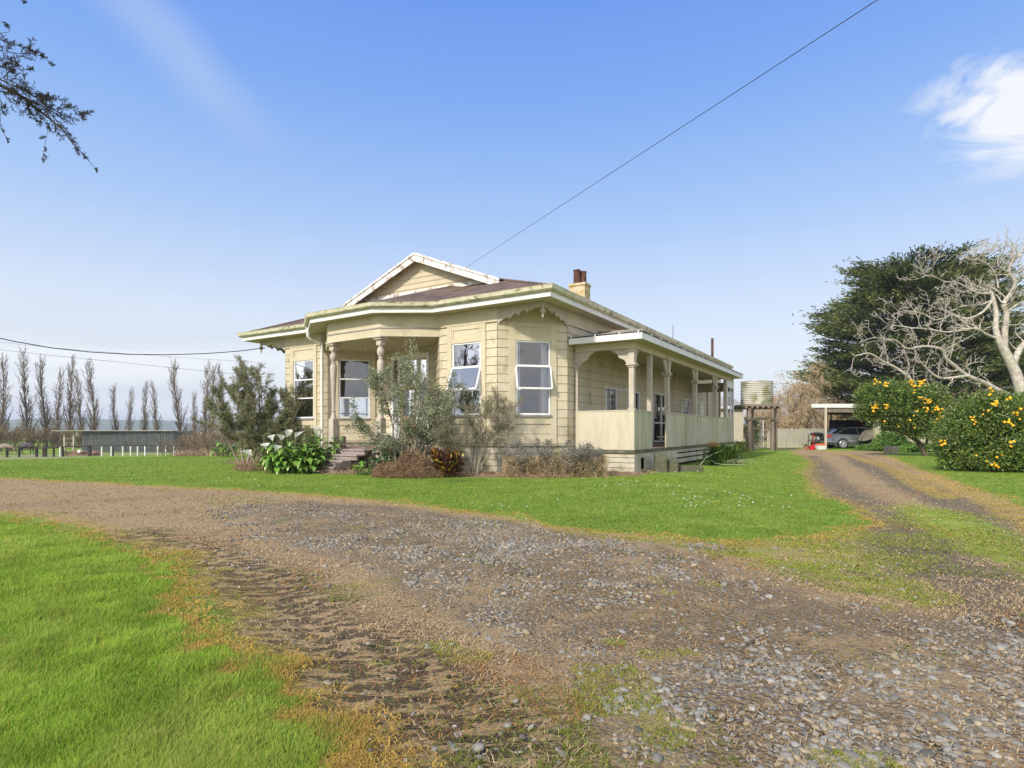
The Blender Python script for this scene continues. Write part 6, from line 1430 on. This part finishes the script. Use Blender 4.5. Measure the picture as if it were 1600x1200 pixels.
body = [(0.0, .42, .62, .70, .86, .62), (.06, .32, .66, .80, .98, .70), (.35, .26, .74, .86, 1.03, .74), (.9, .24, .80, .88, 1.01, .78), (1.6, .22, .82, .89, .96, .82), (2.6, .22, .80, .89, .93, .82), (3.4, .22, .78, .89, .91, .80), (4.0, .22, .74, .87, .84, .76), (4.5, .24, .66, .82, .74, .68), (4.72, .32, .55, .72, .62, .58), (4.78, .40, .50, .62, .55, .5)]
loft(body, M['car'], 'body', car)
m = MB(); gh = [(.70, 1.0, .66), (1.35, 1.33, .58), (1.9, 1.42, .57), (2.5, 1.41, .57), (3.0, 1.30, .59), (3.75, .93, .70)]
rw = [[(x, -.80 if z > 1.05 else -.74, .93), (x, -w, z), (x, 0, z+.025), (x, w, z), (x, .80 if z > 1.05 else .74, .93)] for x, z, w in gh]
for a, b in zip(rw[:-1], rw[1:]):
    for j in range(4): m.poly([a[j], a[j+1], b[j+1], b[j]])
m.build('window', M['carglass'], car, smooth=True)
m = MB(); rr = [[(x, -w-.01, z+.004), (x, 0, z+.04), (x, w+.01, z+.004)] for x, z, w in gh[1:5]]
for a, b in zip(rr[:-1], rr[1:]):
    for j in range(2): m.poly([a[j], a[j+1], b[j+1], b[j]])
for sgn in (-1, 1):
    for a, b in zip(gh[:-1], gh[1:]): m.beam((a[0], sgn*(a[2]+.012), a[1]+.005), (b[0], sgn*(b[2]+.012), b[1]+.005), .04, .045)
    m.beam((2.15, sgn*.81, .95), (2.10, sgn*.585, 1.40), .07, .03)
m.build('roof', M['car'], car, smooth=True)
for x in (1.06, 3.82):
    for sgn in (-1, 1):
        m = MB(); m.tube([(x, sgn*.70, .325), (x, sgn*.885, .325)], .325, 24); w0 = m.build('wheel', M['tyre'], car, smooth=True)
        m = MB(); yy = sgn*.886; m.tube([(x, yy-.01*sgn, .325), (x, yy+.004*sgn, .325)], .235, 24, 1)
        for k in range(10):
            a = k*math.pi/5; m.beam((x, yy+.012*sgn, .325), (x+.215*math.cos(a), yy+.012*sgn, .325+.215*math.sin(a)), .045, .03, 0, (0, 1, 0))
        m.tube([(x+.225*math.cos(t), yy+.01*sgn, .325+.225*math.sin(t)) for t in np.linspace(0, 6.2832, 25)], .018, 5); m.tube([(x, yy, .325), (x, yy+.03*sgn, .325)], .05, 10); m.build('rim', [M['rim'], M['black']], w0, smooth=True)
        m = MB(); m.tube([(x+.37*math.cos(t), sgn*.868, .33+.36*math.sin(t)) for t in np.linspace(-.1, 3.24, 15)], .028, 6); m.build('wheel_arch', M['black'], car, smooth=True)
for sgn in (-1, 1):
    m = MB(); m.box(-.03, .32, sgn*.80-.055, sgn*.80+.055, .78, .95); m.build('tail_light', M['tail'], car, bevel=.03)
    m = MB(); m.box(4.35, 4.66, sgn*.70-.09, sgn*.70+.09, .56, .68); m.build('headlight', M['carglass'], car, bevel=.03)
    m = MB(); m.box(2.95, 3.1, sgn*.93-.08, sgn*.93+.08, .96, 1.08); m.build('wing_mirror', M['car'], car, bevel=.02)
m = MB(); m.box(-.04, .5, -.89, -.865, .46, .50); m.box(1.5, 3.35, -.905, -.885, .50, .54); m.build('side_strip', M['rim'], car)
for x in (1.75, 2.75): m = MB(); m.box(x, x+.16, -.905, -.88, .80, .83); m.build('handle', M['car'], car)
m = MB(); m.box(-.06, .02, -.26, .26, .62, .74); m.build('number_plate', M['whitetub'], car)
# clutter at the carport
def put(mb, name, mats, u, v, Y, label, cat, **k):
    o = mb.build(name, mats, None, **k); o.location = (atx(u, Y), Y, 0); return tag(o, label, cat)
Yj = 38.2
m = MB(); m.box(-.42, .40, -.3, .3, .06, .10); m.box(-.42, .40, -.3, .3, .55, .60)
for x in (-.38, .36):
    for y in (-.26, .26): m.tube([(x, y, 0), (x*1.05, y, 1.0)], .022, 6)
m.ball((0, 0, .98), .30, 12, 8, 0, (1.45, 1, .42)); m.box(-.3, .1, -.25, .2, .11, .5); m.ball((.35, 0, .72), .16, 8, 6, 0, (1, 1, 1.2))
put(m, 'covered_trolley', M['black'], 1276, 700, Yj, 'black covered trolley piled behind the tail of the car', 'trolley', smooth=True)
m = MB(); m.box(-.13, .13, -.09, .09, 0, .22); m.box(-.10, .10, -.07, .07, .222, .26); m.tube([(.05, 0, .25), (.07, 0, .34)], .03, 8); m.tube([(-.06, 0, .25), (-.07, 0, .30), (.0, 0, .32)], .012, 6)
put(m, 'petrol_can', M['red'], 1268.3, 702, 36.6, 'red fuel can on the ground left of the slim carport post', 'can', bevel=.02)
m = MB(); m.tube([(0, 0, .0), (0, 0, 1.0)], .015, 6); m.box(-.02, .02, -.09, .09, .96, 1.0); m.tube([(0, -.01, .28), (.0, -.02, 0)], [.09, .12], 8)
put(m, 'red_handled_spade', M['red'], 1271, 702, 36.8, 'red-handled tool standing behind the red fuel can', 'tool', smooth=True)
m = MB(); m.hexa([(-.22, -.16, 0), (.22, -.16, 0), (.22, .16, 0), (-.22, .16, 0), (-.27, -.2, .28), (.27, -.2, .28), (.27, .2, .28), (-.27, .2, .28)]); 
tub = put(m, 'storage_tub', M['whitetub'], 1282, 702, 36.5, 'pale plastic tub with orange lid beside the red can', 'tub', bevel=.02)
m = MB(); m.box(-.29, .29, -.22, .22, .282, .33); m.box(-.24, .24, -.18, .18, .331, .38); m.build('lid', M['orangetub'], tub, bevel=.02)
m = MB(); m.lathe(0, 0, [(.14, 0), (.17, .30), (.18, .31), (.165, .31), (.15, .05)], 16); put(m, 'white_bucket', M['whitetub'], 1353, 702, 36.4, 'white bucket in front of the tarpaulin-covered heap', 'bucket', smooth=True)
m = MB(); m.lathe(0, 0, [(.11, 0), (.15, .22), (.16, .22), (.13, .2)], 14); fp = put(m, 'flower_pot', simple('terracotta_pot', (.42, .20, .11), (.32, .15, .09), 5, .8, .2), 1259, 702, 36.0, 'small terracotta pot of seedlings by the fence', 'pot', smooth=True)
n = 120; leaves('seedlings', np.stack([G.normal(0, .08, n), G.normal(0, .08, n), G.uniform(.2, .38, n)], 1), G.normal(size=(n, 3))+[0, 0, 1], .09, .03, colmix(n, (.06, .13, .02), (.15, .25, .05)), M['leaf'], fp)
# tarpaulin over a heap: draped grid
gx_, gy_ = 26, 18; Vv = []; 
for j in range(gy_+1):
    for i in range(gx_+1):
        a = i/gx_*2*math.pi; q = j/gy_; r = .12+q*1.0; x = r*math.cos(a)*.62; y = r*math.sin(a)*.55; z = 1.28-.18*q-.75*max(0, q-.45)**1.25*1.55+.035*math.sin(7*a+3*q)*q*2+.05*math.sin(3*a+1)*q; x *= 1+.10*math.sin(7*a+1)*q; Vv.append((x-.12*q*(math.cos(a) < 0), y, max(z, .5+.08*math.sin(5*a))))
Ff = [(j*(gx_+1)+i, j*(gx_+1)+i+1, (j+1)*(gx_+1)+i+1, (j+1)*(gx_+1)+i) for j in range(gy_) for i in range(gx_)]
tp = empty('tarpaulin_heap', (atx(1362, 38.2), 38.2, 0), 0, 'olive-grey tarpaulin draped over a heap at the nose of the car', 'tarpaulin')
o = np_mesh('cover', np.array(Vv), np.array(Ff), M['tarp'], tp, smooth=True); mdd = o.modifiers.new('thick', 'SOLIDIFY'); mdd.thickness = .015
m = MB(); m.box(-.42, .46, -.35, .35, 0, .72); m.ball((0, 0, .85), .45, 12, 8, 0, (.9, .8, .8)); m.build('heap', M['black'], tp, smooth=False)
# concrete ring and low grey wall
m = MB(); m.lathe(0, 0, [(.31, -.05), (.32, .39), (.315, .41), (.25, .41), (.25, .1)], 28); o = m.build('concrete_ring', M['concrete'], None, smooth=True); o.location = (atx(1392.5, 30.2), 30.2, 0); tag(o, 'round weathered concrete ring on the grass by the drive', 'planter')
m = MB(); m.box(0, 11, 0, .2, -.1, 1.12)
for k in range(5): m.box(-.02+k*2.6, .2+k*2.6, -.04, .24, -.1, 1.2)
o = m.build('grey_wall', M['concrete'], None); o.location = (atx(1388, 36.5), 36.5, 0); tag(o, 'low grey concrete wall behind the weeds and orange trees', 'wall')

# ------------------------------------------------------------------ far left: shed, fences, horses
Ys = 78.0; zg = -1.75
sx0, sx1 = atx(128, Ys), atx(271, Ys); sx_ = atx(99, Ys)
s = empty('farm_shed', (sx0, Ys, zg), 0, 'long low grey corrugated shed with an open bay across the paddock', 'shed'); Hs = zat(673.2, Ys)-zg
m = MB(); L = sx1-sx0; nn = 70
def corrwall(m, p0, p1, z0, z1, n, amp=.03):
    sheet(m, p0, p1, 0, z0, z1, n, amp)
corrwall(m, (0, 0), (L, 0), 0, Hs, 60); corrwall(m, (L, 0), (L, 5), 0, Hs, 14); corrwall(m, (L, 5), (sx_-sx0, 5), 0, Hs-.3, 70); corrwall(m, (0, 5), (0, 0), 0, Hs, 16)
m.build('wall', M['corr_shed'], s)
m = MB(); m.hexa([(atx(88, Ys)-sx0, -.8, Hs-.02), (L+.1, -.3, Hs-.02), (L+.1, 5.2, Hs-.32), (atx(88, Ys)-sx0, 5.2, Hs-.32), (atx(88, Ys)-sx0, -.8, Hs+.06), (L+.1, -.3, Hs+.06), (L+.1, 5.2, Hs-.24), (atx(88, Ys)-sx0, 5.2, Hs-.24)]); m.build('roof', M['corr_pale'], s)
for u in (100, 114.5): m = MB(); xx = atx(u, Ys)-sx0; m.box(xx-.09, xx+.09, 0, .18, -.1, Hs-.03); m.build('post', M['paling'], s)
m = MB()
for z in (.6, 1.2, 1.8): m.box(atx(101, Ys)-sx0, atx(113, Ys)-sx0, .05, .09, z, z+.1)
m.build('rail', M['wood'], s)
m = MB(); m.box(-1.3, 1.3, -.5, .5, 0, .3)
for k in range(40): m.ball((R.uniform(-2.0, 2.0), R.uniform(-.6, .6), R.uniform(0, .45)), R.uniform(.12, .3), 6, 4, 0, (1.5, 1, .7))
o = m.build('rubble_pile', simple('reddish_rubble', (.26, .15, .10), (.13, .09, .07), 2, .95, .8), None); o.location = (atx(126, 68), 68, float(terr(atx(126, 68), 68))); tag(o, 'low pile of reddish rubble in front of the shed bay', 'pile')
m = MB(); m.box(-.2, .2, 0, .3, 0, .6); o = m.build('salt_lick_box', M['whitepost'], None, bevel=.03); o.location = (atx(123.5, 70), 70, float(terr(atx(123.5, 70), 70))); tag(o, 'small white box standing at the mouth of the shed', 'box')
# fence with white posts and a dark rail
def fy(u): return 63+(u/272.0)*5
fc = empty('paddock_fence', (0, 0, 0), 0, 'post and wire paddock fence of thin white posts with dark rail', 'fence')
for u in (-60, -20, 94, 159, 174, 192, 204, 215, 226.5, 246.5, 259, 272):
    Y_ = fy(u); X_ = atx(u, Y_); z = float(terr(X_, Y_)); m = MB(); m.box(X_-.05, X_+.05, Y_-.05, Y_+.05, z-.1, z+1.12); m.build('white_post', M['whitepost'], fc)
for u, w in ((-40, .08), (11, .08), (57, .10), (70, .20), (98, .07), (140, .16), (30, .05), (84, .05), (176, .06)):
    Y_ = fy(u)+.4; X_ = atx(u, Y_); z = float(terr(X_, Y_)); m = MB(); m.box(X_-w, X_+w, Y_-.1, Y_+.1, z-.1, z+(1.25 if w > .1 else 1.1)); m.build('dark_post', M['darkpost'], fc)
m = MB(); pts = []
for u, v in ((-60, 707), (0, 704.5), (30, 703), (57, 701), (80, 700), (100, 698), (140, 696.5), (180, 695.5), (215, 696), (245, 697), (272, 697)): Y_ = fy(u)+.2; pts.append((atx(u, Y_), Y_, zat(v, Y_)))
m.tube(pts, .055, 6); m.build('rail', M['darkpost'], fc)
m = MB()
for dz in (.35, .7): m.tube([(p[0], p[1]+.1, float(terr(p[0], p[1]))+dz) for p in pts], .012, 4)
m.build('wire', M['wire'], fc)
# horses
def horse(u, Y, coat, rug, label, graze=True, flip=1, s=1.0):
    X_ = atx(u, Y); e = empty('horse', (X_, Y, float(terr(X_, Y))), 0, label, 'horse', 'horses grazing in the left paddock'); e.scale = (s*flip, s, s)
    me = bpy.data.meshes.new('body'); J = []
    def j(p, r, par=None): J.append((p, r, par)); return len(J)-1
    b0 = j((-.55, 0, 1.12), .30); b1 = j((-.15, 0, 1.05), .31, b0); b2 = j((.30, 0, 1.06), .30, b1); b3 = j((.58, 0, 1.10), .26, b2)
    n1 = j((.85, 0, 1.02), .17, b3); n2 = j((1.12, 0, .68), .12, n1); h1 = j((1.28, 0, .42), .12, n2); h2 = j((1.36, 0, .26), .09, h1); h3 = j((1.42, 0, .10), .065, h2)
    for y in (-.15, .15):
        k = j((-.66, y, .85), .17, b0); k = j((-.74, y*.9, .55), .08, k); k = j((-.70+.06*(y > 0), y*.9, .30), .05, k); j((-.66+.1*(y > 0), y*.9, .04), .055, k)
        k = j((.55, y, .80), .12, b3); k = j((.56+.1*(y > 0), y*.9, .48), .065, k); k = j((.55+.14*(y > 0), y*.9, .24), .045, k); j((.57+.16*(y > 0), y*.9, .04), .055, k)
    k = j((-.86, 0, 1.12), .05, b0); k = j((-.95, 0, .85), .07, k); j((-.93, 0, .5), .05, k)
    me.from_pydata([q[0] for q in J], [(q[2], i) for i, q in enumerate(J) if q[2] is not None], []); o = link('body', me, e, coat)
    o.modifiers.new('skin', 'SKIN'); o.modifiers.new('sub', 'SUBSURF').levels = 1; o.modifiers['sub'].render_levels = 2
    sv = me.skin_vertices[0].data if me.skin_vertices else None
    if sv is None:
        bm = bmesh.new(); bm.from_mesh(me); bm.verts.layers.skin.verify(); bm.to_mesh(me); bm.free(); sv = me.skin_vertices[0].data
    for i, q in enumerate(J): sv[i].radius = (q[1], q[1]); 
    sv[0].use_root = True
    m = MB(); m.ball((-.06, 0, 1.10), .33, 16, 10, 0, (2.2, 1.0, 1.05)); m.build('rug', rug, e, smooth=True)
    m = MB()
    for y in (-.05, .05): m.tube([(1.17, y, .62), (1.13, y*1.4, .74)], [.03, .008], 6)
    m.build('ear', coat, e, smooth=True)
horse(42, 71.5, M['horse'], M['rug'], 'right-hand horse in a charcoal rug, grazing behind the fence'); horse(9, 70, M['horse_pale'], M['rug2'], 'left-hand horse in a tan rug, grazing by the photo left edge', s=.95)

# ------------------------------------------------------------------ overhead cables
def cable(pts, r, label, sag=0.0, n=24):
    P_ = [Vector(p) for p in pts]; Q = []
    for a, b in zip(P_[:-1], P_[1:]):
        for i in range(n): t = i/n; q = a.lerp(b, t); q.z -= 4*sag*t*(1-t); Q.append(q)
    Q.append(P_[-1]); m = MB(); m.tube(Q, r, 6); return tag(m.build('overhead_cable', M['wire'], None, smooth=True), label, 'cable')
cable([P3(728, 418, 29), P3(1372, -1, 9.0), P3(2600, -800, 3.6)], .0075, 'thin service cable running from the roof ridge to the top edge', .0)
cable([P3(415, 543.5, 22.6), P3(370, 549, 22.1), P3(320, 552.5, 21.5), P3(260, 554.3, 20.8), P3(200, 553.6, 20.2), P3(140, 550, 19.6), P3(80, 543.5, 19.0), P3(20, 533, 18.4), P3(-40, 519, 17.8), P3(-120, 494, 17), P3(-400, 380, 15)], .015, 'sagging black cable reaching the left corner of the eaves', .0, 3)
cable([P3(430, 590, 60), P3(180, 565, 60), P3(-20, 544, 60), P3(-500, 480, 60)], .016, 'fainter upper-left cable crossing low over the poplars', .05)
cable([P3(400, 566, 90), P3(90, 544, 90), P3(-300, 500, 90)], .016, 'faintest far cable just under the black one', .1)

# ------------------------------------------------------------------ haze
HAZE = True
if HAZE:
    m, t = newmat('pale_air'); pv = t.nodes.new('ShaderNodeVolumePrincipled'); oo = t.nodes.new('ShaderNodeOutputMaterial'); t.links.new(pv.outputs[0], oo.inputs['Volume'])
    pv.inputs['Color'].default_value = (.80, .88, 1.0, 1); pv.inputs['Density'].default_value = .00035; pv.inputs['Anisotropy'].default_value = .2
    mb = MB(); mb.box(-3600, 3600, -250, 6200, -4, 60); hz = mb.build('haze', m, None); tag(hz, kind='stuff')
